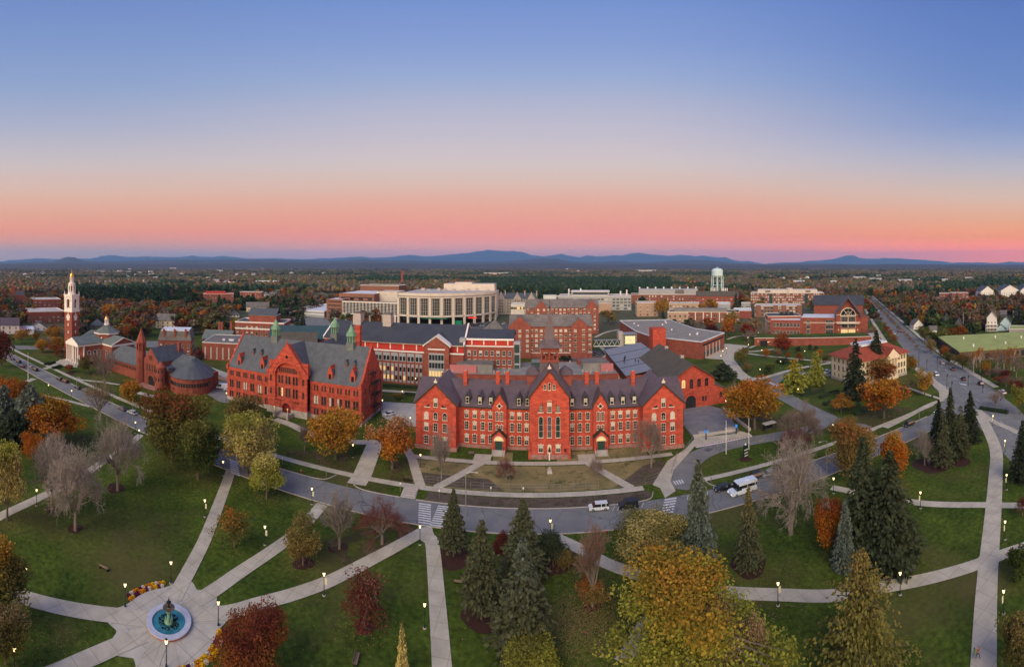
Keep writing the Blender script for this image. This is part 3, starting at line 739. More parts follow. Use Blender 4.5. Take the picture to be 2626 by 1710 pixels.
patchy(LITTER); patchy(TAN,.34,.46); patchy(DIRT,.33,.5)
# earth and dry turf first, then asphalt, then concrete
area('lawn_dry',TAN,'',rect(-34,34,107.6,121.3),True); area('lawn_dry',TAN,'',rect(-12,-6.4,124.2,130),True); area('lawn_dry',TAN,'',rect(6.4,33,124.2,130.5),True)
area('verge',DIRT,'',[(-30,108),(-8,108),(-12,113.5),(-30,114)],True); area('verge',DIRT,'',rect(-26,28,100.6,104.6),True); area('verge',DIRT,'',[(20,107.8),(36,107.8),(36,120),(30,118)],True)
area('leaf_litter',LITTER,'B5',[(0,860),(170,870),(240,1140),(0,1100)]); area('leaf_litter',LITTER,'B3',[(1280,600),(1900,620),(1950,810),(1300,660)]); area('leaf_litter',LITTER,'B7',[(820,390),(1380,430),(1400,560),(1040,590)])
area('leaf_litter',LITTER,'Z6',[(330,1330),(820,1330),(760,1440),(440,1545),(240,1500)]); area('leaf_litter',LITTER,'B4',[(1300,300),(2150,60),(2220,220),(1500,560)])
ux,uy=.64,.768; px_,py_=.768,-.64
def ms(t,o): return (148+ux*t+px_*o,109+uy*t+py_*o)
area('road',ASPH,'',rect(-430,150,90.7,100.0),True)
area('avenue',ASPH,'',[ms(-30,4),ms(-14,0),ms(600,0),ms(600,14.5),ms(110,16.5),ms(70,18.5),ms(30,23.5),ms(-20,24.5),ms(-60,20),ms(-260,19),ms(-260,5)],True)
area('junction',ASPH,'',[(128,100),(134,90.7),(150,78),(168,92),(160,110),ms(6,0.5),(146,107)],True)
area('median',GRASS2,'',[ms(14,12.2),ms(60,8.6),ms(110,7.4),ms(600,7.0),ms(600,8.6),ms(110,9.2),ms(60,10.6),ms(14,13.4)],True)
for o,n_ in ((3.7,90),(12.9,90)):
    mb=MB()
    for k in range(-6,min(n_,66)): sheet(mb,[ms(k*9,o-.09),ms(k*9+3,o-.09),ms(k*9+3,o+.09),ms(k*9,o+.09)],0.3)
    mb.V=[(x,y,ZL[0]+.004) for x,y,z in mb.V]; struct('road_marking',mb.mesh('road_marking',[PAINT])); nz()
way('side_road',ASPH,'Z5',[(1060,1100),(1140,1185),(1400,1330),(1650,1450),(1900,1570),('B8',400,105),('B8',470,140)],7.6)
way('side_road',ASPH,'Z5',[(1060,1110),(1150,1040),(1280,1010),(1450,1000),(1700,1010)],7)
way('loop_drive',ASPH,'B7',[(330,1180),(390,1020),(480,900),(620,812),(830,745),(1080,697),(1350,650),(1600,600),(1820,520)],(6.5,6.0))
area('car_park',ASPH,'Z2',[(100,1070),(350,1075),(352,1300),(240,1280),(95,1190)]); area('car_park',ASPH,'Z2',[(880,440),(1300,440),(1380,540),(900,530)]); area('car_park',ASPD,'Z3',[(850,500),(1780,485),(2000,520),(1960,580),(1400,600),(860,560)])
area('side_road',ASPD,'Z4',[(1120,735),(1290,735),(1420,860),(1200,900),(1000,880),(1180,830)]); area('car_park',ASPD,'Z4',[(720,770),(1120,770),(1160,830),(900,880),(720,880)])
area('car_park',ASPH,'Z6',[(1050,230),(1500,225),(1500,300),(1020,330)]); area('car_park',ASPD,'Z1',[(780,585),(950,600),(1130,640),(1000,660),(800,640)]); area('street',ASPH,'Z1',[(0,905),(330,920),(650,930),(650,955),(0,950)])
area('car_park',ASPH,'Z1',[(1330,870),(1600,870),(1600,935),(1330,930)])
way('pavement',PATH,'',[(-430,106),(27,106)],2.2,False,True); way('pavement',PATH,'',[(42,105.3),(70,105.6),(138,106.8)],2.0,False,True)
way('path',PATH,'',[(-37,122.8),(40,122.8)],2.3,False,True)
for s,xe in ((-1,-24.5),(1,24)): way('path',PATH,'',[(s*15,122.5),(xe,106.8)],2.5,False,True); area('path',PATH,'',rect(s*15.1-2.5,s*15.1+2.5,123.9,128.0),True)
way('path',PATH,'B3',[(1180,290),(1350,350),(1520,430),(1700,470),(1950,515),(2150,520)],3.4)
way('path',PATH,'B3',[(2190,500),(2150,600),(2050,850),(1990,940)],5.0,False)
way('path',PATH,'B5',[(90,700),(200,840),(250,980),(310,1170)],2.6)
area('steps_path',PATH,'',[(-31.9,100.1),(-28.2,100.1),(-28.5,105),(-32.4,105)],True)
area('court',PLAZA,'Z3',[(660,1275),(1040,1300),(1045,1530),(870,1515),(700,1430)]); area('flower_bed',MULCH,'Z3',[(808,1298),(990,1312),(925,1388),(840,1382)])
way('path',PATH,'Z3',[(640,1165),(860,1180),(1065,1195)],3.2); way('path',PATH,'Z3',[(660,1300),(760,1400),(830,1480)],3)
area('plaza',PAVE,'B7',[(400,385),(640,345),(785,385),(870,480),(955,600),(900,630),(640,640),(500,665),(402,545)]); area('plaza',PATH,'B7',[(500,668),(900,632),(960,602),(1060,632),(1080,648),(800,700),(520,758)])
area('tactile_strip',PAINT,'B7',[(510,752),(1078,648),(1082,660),(525,772)]); mb=MB()
for k in range(20):
    a=g('B7',530+k*27.5,758-k*5.2); mb.obox(a,(.95,-.18),.7,.55,0,ZL[0]+.01)
struct('red_paver',mb.mesh('red_paver',[REDP])); nz();nz()
area('corner_pavement',PATH,'B7',[(90,1140),(240,900),(420,780),(500,690),(560,700),(480,790),(300,990),(270,1100),(320,1200),(215,1270),(165,1170)])
way('path',PATH,'Z5',[(980,1060),(830,1050),(740,985),(680,900),(650,850),(690,790),(760,745)],(7.5,6)); area('plaza',PATH,'Z5',[(560,700),(650,705),(860,725),(780,760),(700,790),(640,860),(560,860),(420,850)])
way('path',PATH,'Z5',[(840,800),(1000,822),(1160,838),(1400,862),(1680,885)],2.6); way('path',PATH,'Z5',[(850,782),(960,775),(1100,758)],3); way('path',PATH,'Z5',[(970,1055),(1100,1015),(1300,960),(1480,925),(1670,895)],3.2)
way('path',PATH,'Z5',[(640,660),(740,630),(900,625),(1200,620)],2.4); way('path',PATH,'Z5',[(860,745),(1000,690),(1060,660)],2.4)
way('path',PATH,'Z4',[(1070,640),(1180,590),(1320,560)],3); way('path',PATH,'Z4',[(1000,880),(1100,860),(1190,810),(1130,740)],2.4)
# avenue pavements and corner
for o in (-9.5,27.2): way('pavement',PATH,'',[ms(60,o),ms(110,o if o<0 else 20),ms(600,o if o<0 else 18.5)] if o<0 else [ms(8,27),ms(60,22.5),ms(110,19.8),ms(600,18)],3.0,False,True)
area('corner_pavement',PATH,'Z6',[(870,935),(1000,1010),(1080,1080),(1180,1150),(1210,1230),(1130,1260),(985,1225),(1100,1240),(1090,1170),(850,960)])
way('path',PATH,'Z6',[(660,1120),(800,1150),(960,1205),(1130,1260)],2); way('path',PATH,'Z6',[(1140,1262),(1000,1310),(760,1440),(560,1540)],2.4)
# left side
way('path',PATH,'Z1',[(620,1190),(760,1248),(1000,1278),(1190,1306)],2.2); way('path',PATH,'Z1',[(440,1150),(520,1120),(600,1080)],3); area('plaza',PATH,'Z1',[(540,1080),(640,1050),(760,1100),(770,1135),(640,1120)])
way('path',PATH,'B1',[(365,208),(560,252),(745,300)],2.0); way('path',PATH,'Z1',[(270,1275),(340,1245)],3); way('path',PATH,'B1',[(1140,185),(1300,225)],3.4)
way('path',PATH,'Z2',[(100,940),(350,1030)],6)
area('mulch_bed',MULCH,'Z1',[(640,1195),(680,1170),(750,1185),(700,1225)])
# the green: radiating paths and fountain plaza
FX,FY=-50.6,45.5
way('path',PATH,'B3',[('B2',1680,900),(457,1550),(580,1250),(675,1000),(718,880),(748,790)],2.7)
way('path',PATH,'B4',[('B2',1800,950),(100,850),(450,610),(800,375),(1030,200),('B3',1655,1140)],2.9)
way('path',PATH,'B4',[('B2',1800,1050),(330,1010),(640,925),(1000,825),(1340,700),(1720,507),(2050,330),(2270,205)],2.9)
way('path',PATH,'B6',[('B4',2290,165),(55,420),(97,500),(140,1000),(180,1550),(215,2000)],2.8,ext=60)
way('path',PATH,'B2',[(1500,1100),(1150,1060),(900,1030),(520,960),(180,868),(-80,800)],3.1,ext=60)
way('path',PATH,'B2',[(1500,1200),(1230,1310),(900,1455),(600,1590),(300,1720)],2.9,ext=50); way('path',PATH,'B2',[(1600,1200),(1470,1480),(1430,1700)],2.7)
def node(name,X,Y,r,dirs,m=PLAZA,k=2.0,w=.26):
    P=[]
    for i in range(120):
        a=2*PI*i/120; e=0
        for d in dirs:
            dd=(a-d+PI)%(2*PI)-PI; e=max(e,math.exp(-(dd/w)**2))
        P.append((X+(r+k*e)*math.cos(a),Y+(r+k*e)*math.sin(a)))
    area(name,m,'',P,True)
def dirs_to(X,Y,L): return [math.atan2(b-Y,a-X) for a,b in [g(*p) for p in L]]
node('fountain_plaza',FX,FY,7.5,dirs_to(FX,FY,[('B3',457,1550),('B4',300,720),('B4',500,965),('B2',900,1030),('B2',900,1455),('B2',1440,1600)]),k=2.6)
mb=MB(); z=nz()
for i in range(24):
    a=2*PI*i/24; c,s_=math.cos(a),math.sin(a); mb.face([(FX+3.6*c+.02*s_,FY+3.6*s_-.02*c,z),(FX+7.4*c+.02*s_,FY+7.4*s_-.02*c,z),(FX+7.4*c-.02*s_,FY+7.4*s_+.02*c,z),(FX+3.6*c-.02*s_,FY+3.6*s_+.02*c,z)])
struct('paving_joint',mb.mesh('paving_joint',[M['concrete']]))
way('path',PATH,'B1',[(1168,533),(990,672),(800,792),(600,925),(420,1010),(200,1115),(0,1210),(-200,1330)],2.5,ext=60)
way('path',PATH,'B6',[(1160,430),(1400,545),(1640,672),('C2',600,830),('C2',1045,905),('C2',1500,928),('B8',250,1122),('B8',500,1080),('B8',620,1060),('B8',860,1012),('B8',1110,940),('B8',1250,885),('B8',1450,815)],2.9,ext=30)
way('path',PATH,'B6',[('C2',150,1520),('C2',240,1380),('C2',420,1100),('C2',700,900)],2.4)
way('path',PATH,'B8',[(1125,0),(1190,120),(1240,250),(1238,400),(1228,560),(1215,720),(1203,850),(1190,1000),(1178,1200),(1165,1550),(1150,1900)],3.7,ext=60)
way('path',PATH,'B8',[(250,470),(450,510),(650,545),(820,568),(1000,575),(1180,576),(1409,580),(1500,590)],2.4,ext=30)
way('path',PATH,'B8',[(1150,20),(1230,75),(1310,110),(1409,155),(1500,190)],2.4)
area('road_patch',ASPD,'B7',[(590,800),(640,770),(700,778),(650,812)]); 
for t,x,y,L,r in (('B8',1226,576,[(1238,400),(1215,720),(1000,575),(1400,580)],1.9),('B8',1197,905,[(1215,720),(1185,1100),(900,1000),(1400,830)],2.0),('B6',62,440,[(20,430),(100,520)],1.6)):
    X,Y=g(t,x,y); node('path_junction',X,Y,r,dirs_to(X,Y,[(t,*p) for p in L]),PATH,1.6,.42)
# crosswalks
def zebra(name,t,P,n,w,ang=0.0):
    a=g(t,*P[0]); c=g(t,*P[1]); mb=MB(); z=nz()
    for i in range(n):
        f=(i+.5)/n; x,y=a[0]+(c[0]-a[0])*f,a[1]+(c[1]-a[1])*f; l=math.dist(a,c)/n*.52
        u=(math.cos(ang),math.sin(ang)); mb.obox((x,y),u,w,l,0,.001)
    mb.V=[(x,y,z) for x,y,_ in mb.V]; mb.F=[f for i,f in enumerate(mb.F) if i%5==4]; mb.I=[0]*len(mb.F)
    struct(name,mb.mesh(name,[PAINT]))
zebra('crosswalk','B5',[(348,1325),(342,1560)],10,2.9); zebra('crosswalk','B5',[(545,1350),(465,1560)],10,3.1,.0)
zebra('crosswalk','B7',[(275,1270),(205,1530)],9,3.0); zebra('crosswalk','Z1',[(385,1240),(500,1222)],9,2.6,PI/2); zebra('crosswalk','B3',[(770,700),(790,850)],8,3.0)
zebra('crosswalk','B1',[(820,280),(770,285)],5,3.0,PI/2); zebra('crosswalk','Z5',[(1060,1090),(1150,1130)],7,2.6,.8); zebra('crosswalk','Z6',[(1140,1120),(1200,1150)],5,.6,.9); zebra('crosswalk','Z6',[(1300,1105),(1370,1115)],4,3,.9)
zebra('crosswalk','B7',[(300,1125),(400,1105)],4,2.0,PI/2); zebra('crosswalk','B1',[(1380,405),(1340,405)],4,3.0,PI/2)
mb=MB(); z=nz()
for t,x,y in (('B7',520,905),('B7',1170,703)):
    X,Y=g(t,x,y); mb.face([(X-.9,Y-.15,z),(X+.2,Y-.15,z),(X+.2,Y+.15,z),(X-.9,Y+.15,z)]); mb.face([(X+.2,Y-.45,z),(X+1,Y,z),(X+.2,Y+.45,z)])
for k in range(4): X,Y=g('B7',740-k*2+k*200*.5,745-k*18); mb.obox((X,Y),(.3,1),2.2,.12,z-.001,z)
struct('arrow_marking',mb.mesh('arrow_marking',[YPAINT]))
mb=MB(); z=nz()
for x0,x1 in ((18,26),(36,42)):
    for k in range(7): X=x0+k*(x1-x0)/7; mb.obox((X,98.4),(.5,1),2.0,.12,z-.001,z)
struct('road_marking',mb.mesh('road_marking',[PAINT]))
# kerbs
def kerb(P,smooth=True):
    mb=MB(); strip(mb,P,.18,.175,smooth,th=.17); struct('kerb',mb.mesh('kerb',[M['concrete']]))
kerb([(-430,100.1),(-64,100.1)],False); kerb([(-64,100.1),(-55,100.3),(-52.2,101.5),(-51,104.5)]); kerb([(-45.5,104.5),(-44.6,101.6),(-41,100.2),(-32,100.1)]); kerb([(-28,100.1),(24,100.1)],False); kerb([(24,100.1),(27.4,100.8),(28.8,103.5)])
kerb([(43,104.2),(44,101.5),(47,100.1),(60,100.1)]); kerb([(60,100.1),(126,100.1)],False); kerb([(-430,90.6),(128,90.6)],False); kerb([ms(12,-.1),ms(600,-.1)],False); kerb([ms(0,24.6),ms(30,23.6),ms(70,18.6),ms(110,16.6),ms(600,14.6)],False)
for t,x,y,r in (('B6',520,1120,3.1),('B6',280,600,3.4),('B4',1430,370,2.0),('B1',625,1310,1.6),('B1',960,975,2.4),('B1',430,1150,1.4),('B8',600,920,4.3),('C2',1245,670,3.4),('B5',420,1000,.0),('B7',1015,880,1.8),('B8',850,335,5.0),('B6',1480,1010,1.5),('B4',1075,520,2.0),('B4',1690,1150,1.6),('B6',1150,640,4),('B8',1000,310,4)):
    if r>0:
        X,Y=g(t,x,y); area('mulch_bed',MULCH,'',[(X+r*math.cos(a)*(1+.12*math.sin(3*a+x)),Y+r*math.sin(a)*(1+.12*math.cos(2*a+y))) for a in [2*PI*i/20 for i in range(20)]],True,z=0.006+0.0001*(x%17))
# ================= the long red brick hall facing the road =================
def old_hall():
    D=131.9; A=(1409-X0)/F; ux,uy=math.cos(A),-math.sin(A)
    ox,oy=D*math.sin(A),D*math.cos(A)
    b=Building('brick_hall','long four storey red brick hall with purple slate roof and central spire',(ox,oy),-A)
    w=MB()                                           # walls, in local metres: x along the facade, y=0 the wing front
    EZ=12.7; RZ=18.5; DP=17.0
    w.box(-41.3,41.3,0.0,DP,0,EZ)
    for s in (-1,1):
        w.face([(s*41.3,0,EZ),(s*41.3,DP,EZ),(s*41.3,DP/2,RZ)] if s>0 else [(s*41.3,0,EZ),(s*41.3,DP/2,RZ),(s*41.3,DP,EZ)])
        x0,x1=(27.8,40.4) if s>0 else (-40.4,-27.8)
        w.ext([(x0,0),(x1,0),(x1,14.2),((x0+x1)/2,20.0),(x0,14.2)],-4.2,13.5)
        x0,x1=(13.2,17.5) if s>0 else (-17.2,-12.9)
        w.ext([(x0,0),(x1,0),(x1,14.0),((x0+x1)/2,17.4),(x0,14.0)],-1.2,5)
    w.ext([(-5.7,0),(5.7,0),(5.7,18.1),(0,25.6),(-5.7,18.1)],-6.0,7.0)
    # corbel tables under the eaves
    for a,c in ((-27.8,-17.2),(-12.9,-5.7),(5.7,13.2),(17.5,27.8)): w.box(a,c,-0.22,0.0,EZ-0.7,EZ-0.05)
    wall=b.part('wall',w,'brick_hot')
    p=MB()
    for a,c in ((-27.5,-17.3),(-12.8,-6.0),(6.0,13.1),(17.7,27.5)): p.box(a,c,-0.3,0.3,0,1.0)
    for a,c in ((-40.7,-27.5),(27.5,40.7)): p.box(a,c,-4.5,0,0,1.1)
    p.box(-6.0,6.0,-6.35,0,0,1.3)
    for s in (-1,1): p.box(s*41.3-0.3 if s>0 else -41.6,41.6 if s>0 else -41.0,-0.2,DP,0,1.0)
    b.part('plinth',p,'plinth')
    r=MB(); r.gable(-41.9,41.9,0,DP,EZ,RZ,'x',0.5)
    for s in (-1,1):
        x0,x1=(27.8,40.4) if s>0 else (-40.4,-27.8)
        r.gable(x0,x1,-4.2,13.2,14.2,20.1,'y',0.55)
        x0,x1=(13.2,17.5) if s>0 else (-17.2,-12.9)
        r.gable(x0,x1,-1.2,5.0,14.0,17.5,'y',0.35,th=0.18)
    r.gable(-5.7,5.7,-6.0,7.5,18.1,25.7,'y',0.55)
    roof=b.part('roof',r,'slate_purple')
    e=MB()                                            # dark green barge boards and gutters
    def barge(xa,za,xb,zb,y,t=0.28): 
        e.ext([(xa,za-t),(xb,zb-t),(xb,zb+0.08),(xa,za+0.08)],y-0.06,y+0.10)
    for (xc,hw,ez,rz_,y,o) in ((-34.1,6.3,14.2,20.1,-4.75,0.55),(34.1,6.3,14.2,20.1,-4.75,0.55),(-15.05,2.15,14.0,17.5,-1.55,0.35),(15.35,2.15,14.0,17.5,-1.55,0.35),(0,5.7,18.1,25.7,-6.55,0.55)):
        sl=(rz_-ez)/hw
        barge(xc-hw-o,ez-sl*o,xc,rz_,y); barge(xc,rz_,xc+hw+o,ez-sl*o,y)
    for a,c in ((-27.3,-17.5),(-12.5,-6.2),(6.2,12.9),(17.9,27.3)): e.box(a,c,-0.62,-0.42,EZ-0.35,EZ-0.1)
    b.part('gutter',e,'green_trim')
    # blind arches
    a_=MB()
    for xc,r0,zc,y in ((-34.1,4.5,11.2,-4.2),(34.1,4.5,11.2,-4.2),(0,4.0,12.4,-6.0)):
        a_.ring(xc,zc,r0,r0+0.35,y-0.16,y+0.05,n=20)
        a_.box(xc-r0-0.35,xc-r0,y-0.16,y+0.05,1.4 if xc else 5.2,zc); a_.box(xc+r0,xc+r0+0.35,y-0.16,y+0.05,1.4 if xc else 5.2,zc)
    for xc in (-15.05,15.35): a_.ring(xc,13.4,1.0,1.2,-1.32,-1.15,n=12)
    for xc,hw,y,zs in ((-34.1,6.3,-4.2,(4.4,8.2)),(34.1,6.3,-4.2,(4.4,8.2)),(0,5.7,-6.0,(5.0,))):
        for z in zs: a_.box(xc-hw,xc+hw,y-0.08,y+0.02,z,z+0.12)
    b.part('arch',a_,'brick_hot')
    K=dict(split=True,fm='sill')
    def pm(): return random.choice(['glass','glass','half','half'])
    cols=[-25.6,-22.9,-20.4,-17.9+0.0,-10.9,-8.9,-6.9]
    cols=[-25.3,-22.8,-20.3,-17.95,-11.3,-9.1,-6.9,6.9,9.2,11.6,19.3,21.6,24.0,26.2]
    cols=[c for c in cols if not -17.3<c<-12.9]
    for z,h in ((1.6,2.4),(5.5,2.4),(9.1,2.1)):
        for u in cols: b.win('S',u,z,1.05,h,at=-0.0,pm=pm(),bars=(1,2),lintel=True,**K)
        for xc in (-34.1,34.1):
            for i,u in enumerate((-2.9,0,2.9)): b.win('S',xc+u,z+0.1,1.25,h,at=-4.2,pm=(pm() if z<9 else random.choice(['glass','glass_blind'])),bars=(1,2),lintel=z<2,arch=z>9,**K)
    for xc in (-34.1,34.1):
        b.win('S',xc,13.0,1.15,2.5,at=-4.2,pm='half',bars=(1,3),**K)
        for s in (-1,1):
            t=MB(); t.ext([(s*1.9,12.9),(s*3.3,12.9),(s*1.9,13.8)],-0.08,0.05); o=b.part('window',t,'glass'); o.location=(xc,-4.2,0)
            t=MB(); t.box(s*2.6-0.95,s*2.6+0.95,-0.2,0.05,12.68,12.88); f=b.part('frame',t,'sill',parent=o)
    for xc in (-15.05,15.35):
        for s in (-0.65,0.65):
            b.win('S',xc+s,9.0,0.72,2.6,at=-1.2,pm='glass',bars=(1,3),lintel=True,**K)
            b.win('S',xc+s,6.3,0.62,1.4,at=-1.2,pm='glass',bars=(1,1),lintel=True,**K)
        t=MB(); t.ring(0,13.4,0.0,0.5,-0.05,0.05,0,2*PI,12); o=b.part('window',t,'glass'); o.location=(xc,-1.2,0)
        t=MB(); t.ring(0,13.4,0.5,0.66,-0.12,0.05,0,2*PI,12)
        for dx,dz in ((0,.85),(.85,0),(0,-.85),(-.85,0)): t.box(dx-.14,dx+.14,-.12,.05,13.4+dz-.14,13.4+dz+.14)
        b.part('frame',t,'sill',parent=o)
    # centre pavilion
    M['stained']=mat('stained_glass',(0.016,0.045,0.040),rough=0.3,noise=0.9,scale=3.0,detail=2)
    M['stained_blue']=mat('blue_stained_glass',(0.02,0.04,0.16),rough=0.3,col2=(0.18,0.14,0.05),scale=2.5,detail=3)
    for u,m in ((-2.45,'stained'),(0,'stained_blue'),(2.45,'stained')):
        b.win('S',u,6.2,1.15,6.0,at=-6.0,pm=m,bars=(0,2),arch=True,**K)
    b.win('S',0,13.5,1.2,3.3,at=-6.0,pm='half',bars=(2,4),**K)
    for s in (-1,1):
        P=[(s*1.9,0),(s*3.1,0),(s*3.0,1.0),(s*2.6,1.9),(s*1.9,2.6)]
        t=MB(); t.ext(P,-0.05,0.05); o=b.part('window',t,'glass'); o.location=(0,-6.0,13.5)
        t=MB()
        for x in (2.2,2.5,2.8): t.box(s*x-.03,s*x+.03,-.09,0,0.02,3.15-x*0.42 if x<2.7 else 1.3)
        for z in (.5,1.0,1.5): t.box(min(s*1.9,s*2.95),max(s*1.9,s*2.95),-.1,-.01,z,z+.06)
        t.box(s*2.5-.85,s*2.5+.85,-.22,.05,-.22,-.01); b.part('frame',t,'sill',parent=o)
    for u,h,z in ((-1.3,1.5,20.0),(0,2.1,19.9),(1.3,1.5,20.0)): b.win('S',u,z,0.6,h,at=-6.0,pm='glass',bars=(0,2),arch=True,lintel=False,**K)
    for u in (-2.5,2.5): b.win('S',u,2.0,1.2,2.1,at=-6.0,pm='half',bars=(1,2),lintel=True,**K)
    n=MB(); n.ring(0,3.6,0,0.6,-0.06,0.05,0,PI,10); n.box(-0.6,0.6,-0.06,0.05,1.5,3.6); b.part('niche',n,'cream')
    n=MB(); n.box(4.3,4.9,-0.08,0.05,2.0,2.9); o=b.part('plaque',n,'iron'); o.location=(0,-6.0,0)
    n=bpy.data.objects['niche']; n.location=(0,-6.0,0)
    for s in (-1,1):
        t=MB(); t.frust(s*5.75-0.35,s*5.75+0.35,-6.5,-5.6,0,5.0,0.12,0.12); b.part('buttress',t,'brick_hot')
    # entrance porches
    for xc in (-15.05,15.35):
        t=MB(); t.ext([(-2.05,0),(2.05,0),(2.05,4.7),(0,6.6),(-2.05,4.7)],-3.1,-1.1); o=b.part('porch',t,'brick_hot'); o.location=(xc,0,0)
        t=MB(); t.gable(-2.05,2.05,-3.1,-1.1,4.7,6.7,'y',0.35,th=0.2); b.part('porch_roof',t,'green_trim',parent=o)
        t=MB(); t.ring(0,3.6,1.15,1.5,-3.25,-3.05,n=12); b.part('arch',t,'sill',parent=o)
        t=MB(); t.box(-1.1,1.1,-3.16,-3.05,1.0,3.6); d=b.part('door',t,'door_green',parent=o)
        t=MB(); t.ring(0,3.66,0,1.1,-3.15,-3.05,n=10); b.part('fanlight',t,'glass_lit',parent=o)
        t=MB()
        for i in range(6): t.box(-1.9,1.9,-3.15-0.35*(6-i),-3.15-0.35*(5-i),0,0.165*(i+1))
        st=b.part('steps',t,'concrete',parent=o)
        t=MB()
        for s in (-1.5,1.5): t.path([(s,-5.3,0.0),(s,-5.3,1.0),(s,-3.2,1.95),(s,-3.2,1.0)],0.04,4)
        b.part('handrail',t,'iron',parent=o)
    # dormers
    for u in (-25.2,-21.3,-17.9+0.4-0.0,-9.3+0.0,-6.9+0.2,6.9,11.0,18.9+0.2,22.5,26.1):
        u={-17.5:-17.9}.get(round(u,1),u)
        t=MB(); t.ext([(-0.8,0),(0.8,0),(0.8,2.4),(0,3.2),(-0.8,2.4)],0.0,3.6); o=b.part('dormer',t,'green_trim'); o.location=(u,0.55,13.0)
        t=MB(); t.gable(-0.8,0.8,0,4.2,2.35,3.35,'y',0.25,th=0.12); b.part('dormer_roof',t,'slate_purple',parent=o)
        P,Fm,_,_,_=winmesh(0.8,1.8,fm='sill',pm=pm(),bars=(1,1)); v=put('window',P,o,(0,-0.02,0.35)); put('frame',Fm,v) if False else None
        t=MB(); t.box(-.5,-.4,-.12,0,.35,2.2); t.box(.4,.5,-.12,0,.35,2.2); t.box(-.5,.5,-.12,0,2.15,2.3); t.box(-.6,.6,-.16,0,.15,.35); t.box(-.4,.4,-.09,0,1.2,1.28); b.part('window_frame',t,'sill',parent=o)
    for u,y in ((-27.0,6.6),(-13.6-2.9,7.4),(-13.4,7.4),(11.9-0.0,7.4),(15.2,7.4),(26.8,6.6)):
        t=MB(); t.box(-0.6,0.6,-0.5,0.5,0,5.0); t.box(-0.72,0.72,-0.62,0.62,4.4,4.75); o=b.part('chimney',t,'brick_hot'); o.location=(u,y,16.8)
        t=MB(); t.box(-0.5,0.5,-0.4,0.4,5.0,5.05); b.part('cap',t,'concrete',parent=o)
    for x in (-34.1,34.1,0):                                    # gable finials
        z=20.3 if x else 26.0
        t=MB(); t.box(-.5,.5,-.2,.2,0,.5); t.cyl(0,0,.5,1.3,.28,.05,6); o=b.part('finial',t,'sill'); o.location=(x,-4.3 if x else -6.1,z)
    for x in (-15.05,15.35):
        t=MB(); t.cyl(0,0,0,1.4,.16,.03,6); o=b.part('finial',t,'sandstone_red'); o.location=(x,-1.3,17.5)
    # low hipped roofs to either side of the tower
    for s in (-1,1):
        t=MB(); t.box(-1.9,1.9,-2.6,2.6,15.0,21.2); o=b.part('stair_block',t,'brick'); o.location=(s*5.2,9.5,0)
        t=MB(); t.hip(-1.9,1.9,-2.6,2.6,21.2,23.4,0.5); b.part('roof',t,'slate_purple',parent=o)
    # belfry and spire
    TY=6.5
    t=MB(); t.frust(-3.5,3.5,TY-3.4,TY+3.6,17.0,25.6,0.6,0.6); s_=b.part('tower',t,'slate_purple')
    t=MB(); t.box(-2.95,2.95,TY-2.95,TY+3.05,25.6,26.5); b.part('parapet',t,'sandstone_red',parent=s_)
    t=MB()
    for x in (-2.75,-0.25,2.25):
        for y in (TY-2.75,TY+2.35): t.box(x,x+0.5,y,y+0.5,26.5,29.4)
    for y in (TY-0.2,):
        for x in (-2.75,2.25): t.box(x,x+0.5,y,y+0.5,26.5,29.4)
    for xc in (-1.25,1.25):
        for y in (TY-2.7,TY+2.4): t.ring(xc,28.4,0.62,1.1,y,y+0.35,n=8); t.box(xc-0.08,xc+0.08,y,y+0.3,26.5,28.6)
    t.box(-2.8,2.8,TY-2.8,TY+2.9,29.4,30.3)
    t.box(-1.4,1.4,TY-1.2,TY+1.2,26.5,27.6)
    b.part('belfry',t,'sandstone_red',parent=s_)
    t=MB(); t.frust(-3.6,3.6,TY-3.6,TY+3.7,30.2,32.6,1.9,1.9); t.frust(-1.75,1.75,TY-1.7,TY+1.8,32.5,42.2,1.62,1.62)
    for s in (-1,1): t.ext([(s*1.9-0.5,31.2),(s*1.9+0.5,31.2),(s*1.9,33.2)],TY-3.0,TY-1.0)
    sp=b.part('spire',t,'slate_purple',parent=s_)
    t=MB(); t.cyl(0,TY,42.1,42.9,0.3,0.2,8); t.cyl(0,TY,42.9,45.4,0.07,0.03,5); t.box(-0.35,0.35,TY-0.04,TY+0.04,44.2,44.35); b.part('finial',t,'iron',parent=s_)
    b.done(); return b
OH=old_hall()
